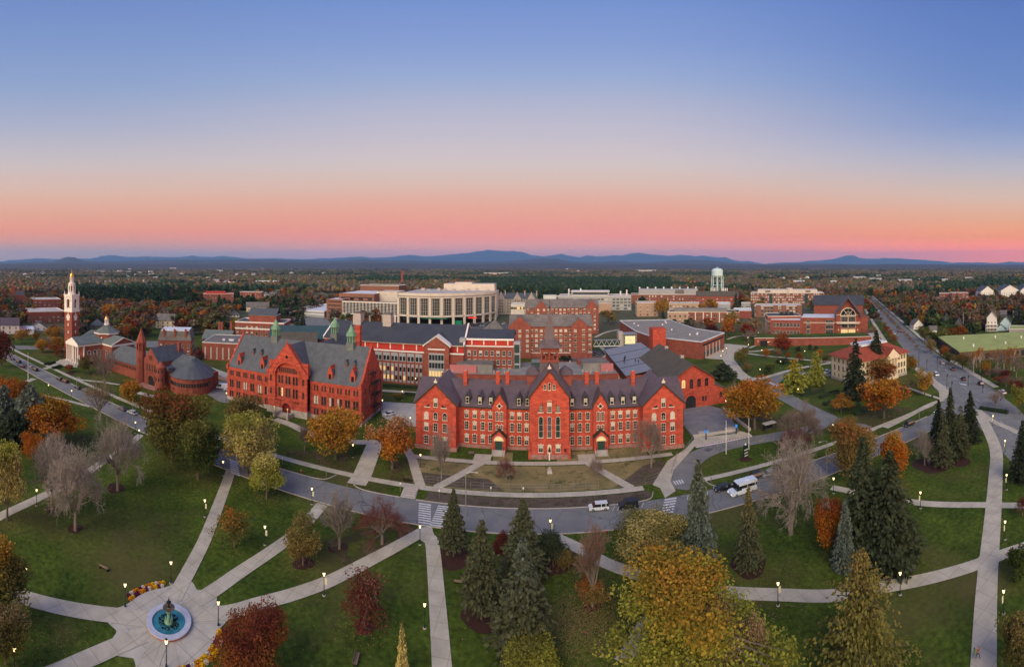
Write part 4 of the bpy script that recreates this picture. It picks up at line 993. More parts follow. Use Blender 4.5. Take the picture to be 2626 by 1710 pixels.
# ================= the tall gabled hall with the great arch =================
def gabled_hall():
    b=Building('gabled_hall','tall scarlet brick hall with steep grey slate roof and great arched entrance gable',(-88.5,139.5))
    L=30.0; EZ=13.4; RZ=25.4; DP=21.0
    w=MB(); w.box(-L,L,0,DP,0.8,EZ)
    for s in (-1,1):
        x0,x1=sorted((s*L,s*(L-0.7)))
        w.ext([],0,0) if False else None
        k=[(0,EZ),(DP,EZ),(DP/2,RZ+0.9)]
        w.face([(x1,0-.1,EZ),(x1,DP+.1,EZ),(x1,DP/2,RZ+1.0)]); w.face([(x0,-.1,EZ),(x0,DP/2,RZ+1.0),(x0,DP+.1,EZ)])
        w.face([(x0,-.1,EZ),(x1,-.1,EZ),(x1,DP/2,RZ+1.0),(x0,DP/2,RZ+1.0)]); w.face([(x1,DP+.1,EZ),(x0,DP+.1,EZ),(x0,DP/2,RZ+1.0),(x1,DP/2,RZ+1.0)])
    CX=1.0
    gx0,gx1=CX-8.6,CX+8.6
    # front gable with a real recess under the great arch
    R0=5.2; ZC=14.2; FY=-2.4
    def half(s):
        arc=[(CX+s*R0*math.cos(a),ZC+R0*math.sin(a)) for a in [PI/2*i/10 for i in range(0,11)]]
        return [(CX+s*8.6,0.8),(CX+s*8.6,15.4),(CX,26.4)]+[(p[0],p[1]) for p in arc[::-1]]+[(CX+s*R0,4.9),(CX,4.9),(CX,4.8),(CX+s*1.75,4.0),(CX+s*1.9,0.8)]
    for s in (-1,1): w.ext(half(s),FY,0.0)
    w.box(CX-8.6,CX+8.6,FY+0.9,0.05,0.8,19.5)
    b.part('wall',w,'brick_red')
    w=MB(); w.box(-L-.25,L+.25,-.3,DP+.2,0,1.0)
    for s in (-1,1): w.box(*(sorted((CX+s*1.9,CX+s*8.9))),FY-0.3,-.2,0,2.4)
    w.box(-L-.3,-L+4,-.35,.2,0,1.2); w.box(CX+8.9,CX+13,-.5,0,0,1.4); w.box(CX-13,CX-8.9,-.5,0,0,1.4)
    b.part('plinth',w,'stone')
    r=MB(); r.gable(-L+0.7,L-0.7,0,DP,EZ,RZ,'x',0.0)
    xr0,xr1=CX-8.6,CX+8.6
    r.gable(xr0,xr1,FY+0.6,DP/2,15.2,25.6,'y',0.0)
    b.part('roof',r,'slate')
    # rear wing
    w=MB(); w.box(-4,15,DP,DP+20,0,13); w.face([(-4,DP+20,13),(5.5,DP+20,24.5),(15,DP+20,13)]); rw=b.part('rear_wing',w,'brick_red')
    r=MB(); r.gable(-4,15,DP/2+1,DP+20,13,24.6,'y',0.2); b.part('roof',r,'slate',parent=rw)
    t=MB()
    def cop(xa,za,xb,zb,y0,y1,th=0.4): t.ext([(xa,za),(xb,zb),(xb,zb+th),(xa,za+th)],y0,y1)
    cop(CX-8.9,15.2,CX,26.35,FY-0.15,FY+0.7); cop(CX,26.35,CX+8.9,15.2,FY-0.15,FY+0.7)
    t.cyl(CX,FY+.2,26.5,28.3,.35,.04,6); t.box(CX-9.2,CX-8.3,FY-.2,FY+.7,14.6,15.9); t.box(CX+8.3,CX+9.2,FY-.2,FY+.7,14.6,15.9)
    for s in (-1,1):
        x=s*(L-.35); t.cyl(x,DP/2,26.3,28.0,.4,.04,6); t.box(x-.5,x+.5,-.5,.4,12.6,14.4); t.cyl(x,0,14.4,15.2,.4,.1,6)
        t.box(x-.5,x+.5,DP-.4,DP+.5,12.6,14.4)
    b.part('coping',t,'brick_red')
    t=MB(); t.box(-L,CX-8.6,-.22,0,12.7,13.3); t.box(CX+8.6,L,-.22,0,12.7,13.3); t.box(-L,CX-8.6,-.15,0,9.3,9.6); t.box(CX+8.6,L,-.15,0,9.3,9.6)
    t.box(-L,CX-8.6,-.2,0,4.0,4.3); t.box(CX+8.6,L,-.2,0,4.0,4.3)
    t.ring(CX,ZC,R0,R0+0.55,FY-0.25,FY,n=22); t.ring(CX,ZC,R0+0.9,R0+1.1,FY-0.18,FY,n=22)
    t.ring(CX,2.6,1.9,2.9,FY-.3,FY,n=14); t.ring(CX,2.6,3.1,3.3,FY-.2,FY,n=14)
    for i in range(13): t.box(CX-4.6+i*.75,CX-4.35+i*.75,FY-.25,FY,4.7,5.6)
    t.box(CX-5.0,CX+5.0,FY-.3,FY,5.6,5.9); t.box(CX-5.2,CX+5.2,FY-.1,FY+.88,4.4,4.9)
    bx=lin(-L+0.6,CX-8.9,6); bx2=lin(CX+9.6,L-.5,6)
    for u in bx+bx2: t.ring(u,8.2,1.35,1.6,-.2,0,n=12)
    b.part('moulding',t,'brick_red')
    K=dict(split=True,fm='sandstone_red')
    def pm(z=0): return random.choice(['glass','glass','glass','glass_blind','glass_lit']) if z>4 and z<9 else 'glass'
    for u in bx+bx2:
        n3=(-.75,0,.75) if u<0 else (-.6,.6)
        for s in n3: b.win('S',u+s,10.3,.5,1.9,pm='glass',arch=True,bars=(0,1),fr=.12,**K)
        for s in (-.55,.55): b.win('S',u+s,5.4,.75,3.0,pm=random.choice(['glass','glass','glass_blind']),arch=True,bars=(0,1),fr=.14,**K)
        for s in (-.6,.6): b.win('S',u+s,1.5,.7,2.2,pm='glass',bars=(0,1),fr=.12,**K)
    y=FY+0.9
    for i in range(9): b.win('S',CX-3.6+i*.9,15.6-abs(i-4)*.03,.5,1.9,at=y,pm='glass',arch=True,fr=.12,bars=(0,0),**K)
    for xc in (-3.2,0,3.2):
        for s in (-.65,.65):
            b.win('S',CX+xc+s,11.4,.75,2.9,at=y,pm='glass',arch=True,fr=.14,bars=(0,1),**K); b.win('S',CX+xc+s,6.5,.75,3.2,at=y,pm=random.choice(['glass','glass_lit']) if xc<0 else 'glass',fr=.14,bars=(0,2),**K)
    for s in (-7.1,7.1):
        for z in (12.0,7.2): b.win('S',CX+s,z,.6,2.2,at=FY,pm='glass',arch=True,fr=.14,bars=(0,1),**K)
    t=MB(); t.ring(0,0,0,.6,-.05,.05,0,2*PI,14); o=b.part('window',t,'glass'); o.location=(CX,FY,21.6)
    t=MB(); t.ring(0,0,.6,.85,-.12,.05,0,2*PI,14); b.part('frame',t,'brick_red',parent=o)
    t=MB(); t.box(CX-1.7,CX+1.7,FY+.8,FY+.95,.9,2.6); t.ring(CX,2.6,0,1.7,FY+.75,FY+.88,n=10); b.part('door',t,'door_red')
    # dormers with brick fronts
    def dormer(x,z,w_,h_,y):
        t=MB(); t.ext([(-w_/2,0),(w_/2,0),(w_/2,h_),(0,h_+w_*1.15),(-w_/2,h_)],0,4.0); o=b.part('dormer',t,'brick_red'); o.location=(x,y,z)
        t=MB(); t.gable(-w_/2,w_/2,.3,4.5,h_,h_+w_*1.0,'y',.15,th=.12); b.part('dormer_roof',t,'slate',parent=o)
        P,Fm,_,_,_=winmesh(w_*.5,h_*.72,fm='sandstone_red',pm='glass',bars=(1,1),arch=True); put('window',P,o,(0,-.02,h_*.12))
        return o
    for x in (-24.5,-12.8,17.3,26.2): dormer(x,14.0,2.0,3.2,1.0)
    for x in (-18.0,-14.0,22.0,25.2):
        t=MB(); t.box(-.55,.55,0,2.6,0,1.8); t.ext([(-.75,1.8),(.75,1.8),(0,3.2)],-.15,2.6); o=b.part('vent',t,'slate'); o.location=(x-2 if x<0 else x,4.6,18.2)
        t=MB(); t.box(-.35,.35,-.06,0,.2,1.5); b.part('grille',t,'sandstone_red',parent=o)
    for x,y in ((-12.5,DP/2),(26.0-4.5,DP/2),(5.5,DP+8)):
        t=MB(); t.box(-1.2,1.2,-1.2,1.2,23.2,26.3); o=b.part('turret',t,'slate_green'); o.location=(x,y,-3.2); o.scale=(1.25,1.25,1.14)
        t=MB()
        for i in range(8): a=2*PI*i/8; t.box(1.15*math.cos(a)-.14,1.15*math.cos(a)+.14,1.15*math.sin(a)-.14,1.15*math.sin(a)+.14,26.3,28.6)
        t.cyl(0,0,28.5,28.9,1.7,1.7,8); t.cyl(0,0,28.9,32.2,1.5,.12,8); t.cyl(0,0,32.1,33.2,.05,.03,4); t.cyl(0,0,26.3,28.5,.5,.5,8)
        for i in range(4): a=PI/4+2*PI*i/4; t.cyl(1.4*math.cos(a),1.4*math.sin(a),28.6,30.2,.22,.03,5)
        b.part('cupola',t,'copper',parent=o)
    t=MB(); t.box(-1.1,1.1,-.9,.9,22,32); t.box(-1.3,1.3,-1.1,1.1,31.1,31.7); o=b.part('chimney',t,'brick_red'); o.location=(20.5,DP/2+9,0)
    # gable end on the right with windows and the iron fire escape
    for yy in (3.5,7.6,12.8,17):
        for z,h_ in ((5.4,2.8),(10.2,2.0)): b.win('E',yy,z,.8,h_,at=L,pm=random.choice(['glass','glass_blind']),arch=True,fr=.14,bars=(0,1),**K)
    for yy in (7.5,13): b.win('E',yy,15.0,.8,2.4,at=L,pm='glass_blind',arch=True,fr=.14,bars=(0,1),**K)
    t=MB()
    for i,(z,ya,yb) in enumerate(((3.8,9,15),(8.2,9,15),(12.6,8,14),(16.5,6.5,11))):
        t.box(L+.1,L+1.7,ya,yb,z,z+.14)
        for y in (ya,yb): t.box(L+1.62,L+1.7,y-.05,y+.05,z,z+1.1)
        t.box(L+1.62,L+1.7,ya,yb,z+1.0,z+1.1); t.box(L+1.62,L+1.7,ya,yb,z+.5,z+.56)
        zz=z-4.1 if i else .2
        for sx in (.5,1.5): t.tube((L+sx,ya+.5,zz),(L+sx,yb-.8,z),.09,n=4)
        for k in range(9): f=k/9; t.box(L+.5,L+1.5,ya+.5+(yb-ya-1.3)*f,ya+.75+(yb-ya-1.3)*f,zz+(z-zz)*f,zz+(z-zz)*f+.05)
        for y in (ya+.2,yb-.2): t.tube((L+1.5,y,z),(L+.05,y,z-1.4),.06,n=4)
    for y in (9.2,14.8): t.box(L+1.55,L+1.7,y-.07,y+.07,0,12.6)
    b.part('fire_escape',t,'iron')
    # front steps with piers
    t=MB()
    for i in range(7): t.box(CX-2.4,CX+2.4,FY-.4-.4*(7-i),FY-.4-.4*(6-i),0,.14*(i+1))
    for s in (-1,1): t.box(CX+s*2.9-.45,CX+s*2.9+.45,FY-3.8,FY-.3,0,1.5); t.box(CX+s*2.9-.4,CX+s*2.9+.4,FY-4.4,FY-3.7,0,2.2)
    st=b.part('steps',t,'stone')
    for s in (-1,1):
        t=MB(); t.cyl(CX+s*2.9,FY-4.05,2.2,3.6,.06,.06,6); t.cyl(CX+s*2.9,FY-4.05,3.6,4.0,.22,.22,8); b.part('globe_lamp',t,'glass_lit',parent=st)
    b.done(); return b
GH=gabled_hall()
# ================= the round-ended brownstone library =================
def library():
    b=Building('stone_library','dark red sandstone library with round apse, conical stair tower and arched porch',(-156,129))
    S='sandstone_red'
    w=MB(); w.ext([(-5,0),(5.2,0),(5.2,11.6),(0,17.2),(-5,11.6)],0,17)     # gabled entrance block
    w.box(-38,-5,1.5,13,0,6.8); w.box(5,24,3,20,0,7.4)
    b.part('wall',w,S)
    r=MB(); r.gable(-5,5.2,0.5,18,11.6,17.2,'y',.3); r.hip(-38,-4,1.5,13,6.8,13.4,.5,inset=6); r.hip(3,22,5,20,7.4,14.2,.4,inset=6)
    b.part('roof',r,'slate')
    cx,cy,ra=17.5,9.5,9.4
    t=MB(); t.cyl(cx,cy,0,7.0,ra,ra,24); t.cyl(cx,cy,5.0,5.3,ra+.15,ra+.15,24); ap=b.part('apse',t,S)
    t=MB(); t.cyl(cx,cy,6.95,13.8,ra+.6,.3,16,a0=.1); b.part('roof',t,'slate',parent=ap)
    for i in range(26):
        a=-PI*0.98+i*PI*1.02/25
        t=MB(); t.box(-.4,.4,-.1,.1,3.4,5.0); o=b.part('window',t,'glass',parent=ap); o.location=(cx+(ra)*math.cos(a),cy+(ra)*math.sin(a),0); o.rotation_euler=(0,0,a+PI/2)
    # stair tower
    t=MB(); t.cyl(-7.5,0.3,0,15.6,2.5,2.35,8,a0=PI/8); t.cyl(-7.5,.3,18.6,19.3,2.5,2.6,8,a0=PI/8)
    for i in range(8): a=PI/8+2*PI*i/8; t.box(-7.5+2.1*math.cos(a)-.3,-7.5+2.1*math.cos(a)+.3,.3+2.1*math.sin(a)-.3,.3+2.1*math.sin(a)+.3,15.6,18.6)
    t.cyl(-7.5,.3,15.6,18.6,1.3,1.3,8); tw=b.part('tower',t,S)
    t=MB(); t.cyl(-7.5,.3,19.3,25.6,2.6,.1,8,a0=PI/8); t.cyl(-7.5,.3,25.4,26.2,.25,.05,6); b.part('spire',t,S,parent=tw)
    t=MB(); t.cyl(7.6,-.4,0,10,2.15,2.1,14); t.cyl(7.6,-.4,9.7,10.1,2.3,2.3,14); tu=b.part('turret',t,S)
    t=MB(); t.cyl(7.6,-.4,10.1,12.7,2.4,.05,14); b.part('roof',t,S,parent=tu)
    for z in (7.6,4.0):
        for a in (-1.9,-1.2,-.5): 
            t=MB(); t.box(-.25,.25,-.08,.1,z,z+1.3); o=b.part('window',t,'glass',parent=tu); o.location=(7.6+2.12*math.cos(a),-.4+2.12*math.sin(a),0); o.rotation_euler=(0,0,a+PI/2)
    # porch arch
    t=MB(); t.ring(.6,2.6,2.1,3.0,-.4,.02,n=16); t.ring(.6,2.6,3.2,3.5,-.25,.02,n=16); b.part('arch',t,S)
    t=MB(); t.ring(.6,2.6,0,2.1,-.1,.03,n=14); t.box(-1.5,2.7,-.1,.03,.3,2.6); b.part('doorway',t,'iron')
    t=MB()
    for i in range(4): t.box(-5,8,-4.5+i*1.0,-3.5+i*1.0,0,.13*(i+1))
    b.part('steps',t,'plinth')
    for i in range(4): b.win('S',-2.6+i*1.9,6.6,.8,3.2,pm='glass',arch=True,fm='sandstone_red',bars=(0,1),fr=.2)
    for i in range(3): b.win('S',-.9+i*.9,12.0,.35,1.8,pm='glass',fm='sandstone_red',bars=(0,0),fr=.12)
    for i in range(12):
        for s in (-.5,.5): b.win('S',-35.5+i*2.2+s*.9,4.2,.6,1.4,at=1.5,pm='glass',fm='sandstone_red',bars=(0,0),fr=.12)
    t=MB(); t.box(-.9,.9,-1,2.5,0,1.1); t.ext([(-1.2,1.1),(1.2,1.1),(0,1.9)],-1.2,2.6); o=b.part('dormer',t,'slate'); o.location=(10,2.2,8.6)
    t=MB(); t.box(-.7,.7,-.7,.7,12,18.6); o=b.part('chimney',t,S); o.location=(2.8,15.5,0)
    b.done(); return b
LB=library()
# ================= the chapel with the white steeple =================
def chapel():
    cx=-218.0
    b=Building('chapel','red brick chapel with white columned portico, grey roofs and gold topped octagonal dome',(cx,122))
    w=MB(); w.box(-6.6,6.6,4.5,20,0,10.0); w.box(-17,17,16,32,0,10.0); w.face([(17,16,10),(17,32,10),(17,24,13.6)])
    w.ext([(-6.2,10.9),(6.2,10.9),(0,13.3)],.35,.5) if False else None
    b.part('wall',w,'brick')
    t=MB(); t.box(-7.1,7.1,-.2,20.2,10.0,11.2); t.box(-17.4,17.4,15.8,32.3,10.0,11.1)
    t.ext([(-7.4,11.2),(7.4,11.2),(0,14.4)],-.1,.8)
    for s in (-1,1): t.tube((17.5,24+s*8.4,11.1),(17.5,24,14.6),.28,n=4)
    b.part('entablature',t,'white')
    t=MB(); t.box(17.05,17.25,17,31,11.1,11.2); t.face([(17.3,17.2,11.15),(17.3,30.8,11.15),(17.3,24,14.2)]); b.part('pediment',t,'brick')
    r=MB(); r.gable(-7.1,7.1,.3,20,11.2,14.5,'y',.4); r.gable(-17,17,16,32,11.1,14.7,'x',.4)
    b.part('roof',r,'slate_green')
    for i in range(6):
        x=-6.3+i*2.52; t=MB(); t.cyl(x,.4,.9,10.0,.46,.38,12); t.box(x-.6,x+.6,-.2,1.0,.5,.9); t.box(x-.55,x+.55,-.15,.95,9.7,10.0); b.part('column',t,'white',smooth=False)
    for x in (-6.3,6.3): t=MB(); t.box(x-.45,x+.45,4.0,4.6,.5,10); b.part('column',t,'white')
    t=MB(); t.box(-8,8,-1.0,5,0,.5); t.box(-9,9,-3.6,-1.0,0,.25); b.part('steps',t,'concrete')
    t=MB(); t.cyl(0,24,11,15.2,7.6,7.6,8,a0=PI/8); oc=b.part('drum',t,'brick')
    t=MB(); t.cyl(0,24,15.2,15.8,7.9,7.9,8,a0=PI/8); b.part('cornice',t,'white',parent=oc)
    t=MB(); t.cyl(0,24,15.8,20,7.9,1.2,8,a0=PI/8); b.part('dome',t,'slate_green',parent=oc)
    t=MB(); t.cyl(0,24,19.9,20.7,1.7,1.7,8); 
    for i in range(8): a=2*PI*i/8; t.cyl(1.1*math.cos(a),24+1.1*math.sin(a),20.7,23.2,.16,.16,6)
    t.cyl(0,24,23.1,23.6,1.4,1.4,10); ln=b.part('lantern',t,'white',parent=oc)
    t=MB(); t.lathe(0,24,[(1.15,23.6),(1.1,24.2),(.75,24.8),(.3,25.2),(.08,25.4),(.04,26.4)],10); b.part('gold_dome',t,'gold',parent=oc,smooth=True)
    t=MB(); t.box(-.5,.5,-.06,.06,0,.7); o=b.part('oculus',t,'white',parent=oc); o.location=(4.6,17.3,13.0)
    for yy in (7.5,11.5,15.0-.8): b.win('E',yy,3.0,1.7,4.2,at=6.6,pm='glass',fm='white',arch=True,bars=(2,3),fr=.25)
    b.win('S',12.0,3.0,1.7,4.2,at=16,pm='glass',fm='white',arch=True,bars=(2,3),fr=.25)
    for yy in (20,24,28): b.win('E',yy,3.0,1.7,4.2,at=17,pm='glass',fm='white',arch=True,bars=(2,3),fr=.25)
    t=MB(); t.box(-1.2,1.2,4.38,4.5,.5,4); b.part('door',t,'white')
    b.done()
    b=Building('clock_tower','tall red brick clock tower with white tiered steeple and small gold dome',(-231.3,129.4),0,'tower')
    b.o.rotation_euler=(0,0,0.30)
    r_=3.1
    t=MB(); t.box(-r_,r_,-r_,r_,0,27.6); b.part('shaft',t,'brick')
    t=MB(); t.box(-3.35,3.35,-3.35,3.35,27.6,28.6); t.box(-3.2,3.2,-3.2,3.2,28.6,30.0)
    for sx in (-1,1):
        for sy in (-1,1): t.box(sx*2.5-.7,sx*2.5+.7,sy*2.5-.7,sy*2.5+.7,30,36.6)
    for f in range(4):
        pass
    t.box(-3.3,3.3,-3.3,3.3,36.6,37.6); t.box(-3.5,3.5,-3.5,3.5,37.6,38.1)
    for y in (-3.2,2.9): t.ring(0,34.2,1.35,2.3,y,y+.35,n=10); t.box(-1.8,-1.3,y,y+.35,30,34.2); t.box(1.3,1.8,y,y+.35,30,34.2)
    t.box(-1.2,1.2,-1.2,1.2,30,36.6)
    for x in (-3.2,2.9):
        t.box(x,x+.35,-1.8,-1.3,30,36.6); t.box(x,x+.35,1.3,1.8,30,36.6); t.box(x,x+.35,-1.3,1.3,35.2,36.6)
    for sx in (-1,1):
        for sy in (-1,1): t.cyl(sx*3.1,sy*3.1,38.1,40.6,.38,.05,6)
    bf=b.part('belfry',t,'white')
    t=MB(); t.cyl(0,0,38.1,39.4,2.5,2.5,8,a0=PI/8); 
    for i in range(8): a=PI/8+2*PI*i/8; t.box(2.0*math.cos(a)-.3,2.0*math.cos(a)+.3,2.0*math.sin(a)-.3,2.0*math.sin(a)+.3,39.4,43.4)
    t.cyl(0,0,39.4,43.4,1.5,1.5,8,a0=PI/8); t.cyl(0,0,43.4,44.9,2.25,2.35,8,a0=PI/8); st=b.part('upper_stage',t,'white')
    for i in range(8):
        a=2*PI*i/8; t=MB(); t.box(-.42,.42,-.06,.06,40.3,42.8); t.ring(0,42.8,0,.42,-.06,.06,n=6); o=b.part('opening',t,'iron',parent=st); o.location=(1.62*math.cos(a),1.62*math.sin(a),0); o.rotation_euler=(0,0,a+PI/2)
    t=MB(); t.cyl(0,0,44.9,45.4,1.6,1.5,10)
    for i in range(8): a=2*PI*i/8; t.cyl(1.0*math.cos(a),1.0*math.sin(a),45.4,48.0,.16,.16,6)
    t.cyl(0,0,48,48.5,1.3,1.3,10); t.cyl(0,0,45.4,48,.6,.6,8); b.part('lantern',t,'white')
    t=MB(); t.lathe(0,0,[(1.15,48.5),(1.2,49.2),(1.0,50.0),(.6,50.8),(.2,51.3),(.12,51.8),(.3,52.1),(.06,52.4),(.03,53.8)],12); b.part('gold_dome',t,'gold',smooth=True)
    for rot,face in ((0,'S'),(PI/2,'E')):
        t=MB(); t.ring(0,24.6,0,1.55,-.12,.05,0,2*PI,20); t.ext([(-.5,26.0),(.5,26.0),(0,27.4)],-.1,.05); t.ext([(-1.4,22.6),(1.4,22.6),(.6,23.4),(-.6,23.4)],-.1,.05)
        o=b.part('clock',t,'white'); o.rotation_euler=(0,0,rot); o.location=(0,-r_,0) if face=='S' else (r_,0,0)
        t=MB()
        for k in range(12):
            a=PI/6*k; t.obox((1.2*math.cos(a),1.2*math.sin(a)),(math.cos(a),math.sin(a)),.3,.1,0,.02)
        t.V=[(v[0],-.13-v[2],24.6+v[1]) for v in t.V]
        t.box(-.04,.04,-.17,-.13,24.6,25.6); t.box(0,.75,-.17,-.13,24.56,24.64); b.part('clock_markings',t,'iron',parent=o)
        for z in (19.5,15,10): b.win(face,0,z,.6,1.4,at=-r_ if face=='S' else r_,pm='glass_blind',fm='white',bars=(0,0))
chapel()
# ================= the long modern brick hall with the dark roof =================
def long_hall():
    X0_,X1_,Y0_=-104.0,-32.2,195.5
    cx=(X0_+X1_)/2; L=(X1_-X0_)/2
    b=Building('long_brick_hall','long modern red brick hall with dark roof, grey glazed bays and white cornice',(cx,Y0_))
    D=33.0
    w=MB(); w.box(-L,L,0,D,0,15.1); b.part('wall',w,'brick')
    w=MB(); w.box(-L+.3,L-.3,3.0,D-3,15.1,18.4); b.part('upper_wall',w,'panel_red')
    w=MB()
    for s in (-1,1):
        x=s*L; w.ext([],0,0) if False else None
        x0,x1=sorted((x,x-s*.8)); w.face([(x1,3,15.1),(x1,D-3,15.1),(x1,D-3,18.9),(x1,D/2,26.6),(x1,3,18.9)]); w.face([(x0,3,15.1),(x0,3,18.9),(x0,D/2,26.6),(x0,D-3,18.9),(x0,D-3,15.1)])
    b.part('gable_wall',w,'brick')
    t=MB(); t.box(-L-.2,L+.2,-.25,.4,15.1,15.7); t.box(-L,L,2.2,3.0,18.4,19.4)
    for u in lin(-L,L,11): t.box(u-.25,u+.25,2.8,3.0,15.7,18.4)
    for s in (-1,1):
        for a,c in (((2.2,19.2),(D/2,27.1)),((D/2,27.1),(D-2.2,19.2))):
            t.tube((s*(L-.1),a[0],a[1]),(s*(L-.1),c[0],c[1]),.5,n=4)
    # cornice of the projecting bay
    bx0,bx1=18.0,29.6; t.box(bx0-.3,bx1+.3,-2.4,-1.6,16.4,17.0) if False else None
    for a,c in (((bx0-.6,18.4),((bx0+bx1)/2,23.2)),(((bx0+bx1)/2,23.2),(bx1+.6,18.4))): t.ext([(a[0],a[1]),(c[0],c[1]),(c[0],c[1]+.8),(a[0],a[1]+.8)],-2.2,3)
    t.box(bx0+1.8,bx1-1.8,-2.25,-2.0,17.2,17.8); t.box(bx1,L,2.0,3.4,18.4,19.3)
    b.part('cornice',t,'white')
    r=MB(); 
    yc=D/2; sl=(26.2-18.9)/(D/2-2)
    r.slab([(-L+.4,1.6,18.9),(L-.4,1.6,18.9),(L-.4,yc,26.2),(-L+.4,yc,26.2)],[(-L+.4,1.6,19.2),(L-.4,1.6,19.2),(L-.4,yc,26.5),(-L+.4,yc,26.5)])
    r.slab([(-L+.4,D-1.6,18.9),(L-.4,D-1.6,18.9),(L-.4,yc,26.2),(-L+.4,yc,26.2)],[(-L+.4,D-1.6,19.2),(L-.4,D-1.6,19.2),(L-.4,yc,26.5),(-L+.4,yc,26.5)],True)
    r.gable(bx0,bx1,-2,10,18.8,23.6,'y',.2)
    b.part('roof',r,'roof_dark')
    w=MB(); w.ext([(bx0,0),(bx1,0),(bx1,18.4),((bx0+bx1)/2,23.0),(bx0,18.4)],-2,3.5); b.part('bay',w,'brick')
    t=MB(); t.box(bx0+2.2,bx1-2.2,-2.2,-1.95,1.5,15.8); gb=b.part('glazed_bay',t,'grey_panel')
    for z,m in ((1.8,'glass'),(5.3,'glass_lit'),(9,'glass'),(12.6,'glass')):
        for i in range(5):
            P,_,_,_,_=winmesh(1.15,2.4,pm=m,fm='grey_panel'); put('pane',P,gb,(bx0+3.0+i*1.4,-2.2,z))
    t=MB()
    for x in (-L+14,-L+30.5): 
        t=MB(); t.box(-2.2,2.2,-2,3,24.2,29.6); t.box(-2.0,2.0,-1.8,2.8,29.6,30.6); t.ext([(-2.2,21.0),(2.2,24.2),(-2.2,24.2)],-2,3) if False else None; o=b.part('chimney',t,'concrete'); o.location=(x,D/2-1.5,0)
        t=MB(); t.box(-1.9,1.9,-1.7,2.7,30.55,31.3); b.part('louvre',t,'roof_grey',parent=o)
    t=MB(); 
    for a,c in ((-L+3,-L+27),(-L+31,-L+48),(L-26,L-18),(L-12,L-4)): t.box(a,c,4.4,4.5,20.3,20.55)
    b.part('snow_guard',t,'white')
    # bays of grey spandrels
    for i,u in enumerate(lin(-L+1,bx0-1,13)):
        t=MB(); t.box(-1.7,1.7,-.12,.03,10.6,14.6); o=b.part('bay_panel',t,'grey_panel'); o.location=(u,0,0)
        for s in (-.85,.85):
            P,_,_,_,_=winmesh(1.25,2.0,pm='glass',fm='grey_panel'); put('window',P,o,(s,-.12,11.0))
        for s in (-.95,.95):
            t=MB(); t.box(-.6,.6,-.12,.03,.8,9.6); p=b.part('bay_panel',t,'grey_panel'); p.location=(u+s,0,0)
            for z in (2.0,6.0): P,_,_,_,_=winmesh(1.0,2.0,pm=random.choice(['glass','glass','glass','glass_lit']),fm='grey_panel'); put('window',P,p,(0,-.12,z))
    for u in lin(bx1+.5,L,2): b.win('S',u,6,1.6,2.6,pm='glass_blind',fm='grey_panel')
    b.done()
    # lower south wing
    x0,x1=-32.0,-9.6
    b=Building('brick_wing','red brick classroom wing with dark roof beside the long modern hall',((x0+x1)/2,199.5))
    L=(x1-x0)/2; w=MB(); w.box(-L,L,0,22,0,18.3); b.part('wall',w,'brick')
    w=MB(); w.box(-L+.2,L-.2,2.4,20,18.3,21.0); b.part('upper_wall',w,'panel_red')
    t=MB(); t.box(-L-.1,L+.1,-.2,.3,18.3,18.8); t.box(-L,L,1.8,2.4,20.9,21.7)
    for u in lin(-L,L,4): t.box(u-.25,u+.25,2.2,2.4,18.8,20.9)
    b.part('cornice',t,'white')
    r=MB(); r.gable(-L,L,2.2,20,21.1,24.6,'x',.3); b.part('roof',r,'roof_dark')
    b.grid('S',0,lin(-L+.5,L-.5,8),[(2.5,2.2),(6.4,2.2),(10.2,2.2),(14.2,2.2)],1.3,mix=(('glass',3),('half',2)),fm='white')
    t=MB(); t.box(L-.1,L+3.0,.5,4,0,20.6); o=b.part('stair_tower',t,'grey_panel')
    for z in (1.5,6.2,10.9,15.6): t=MB(); t.box(L+.3,L+2.6,.36,.5,z,z+3.8); b.part('pane',t,'glass_green',parent=o)
    t=MB(); t.box(-L-2.6,-L-.05,-.6,3,0,22); o=b.part('stair_tower',t,'grey_panel'); 
    for z in (1.5,8,14.5): t=MB(); t.box(-L-2.3,-L-.35,-.74,-.6,z,z+5.6); b.part('pane',t,'glass_green',parent=o)
    b.done()
long_hall()
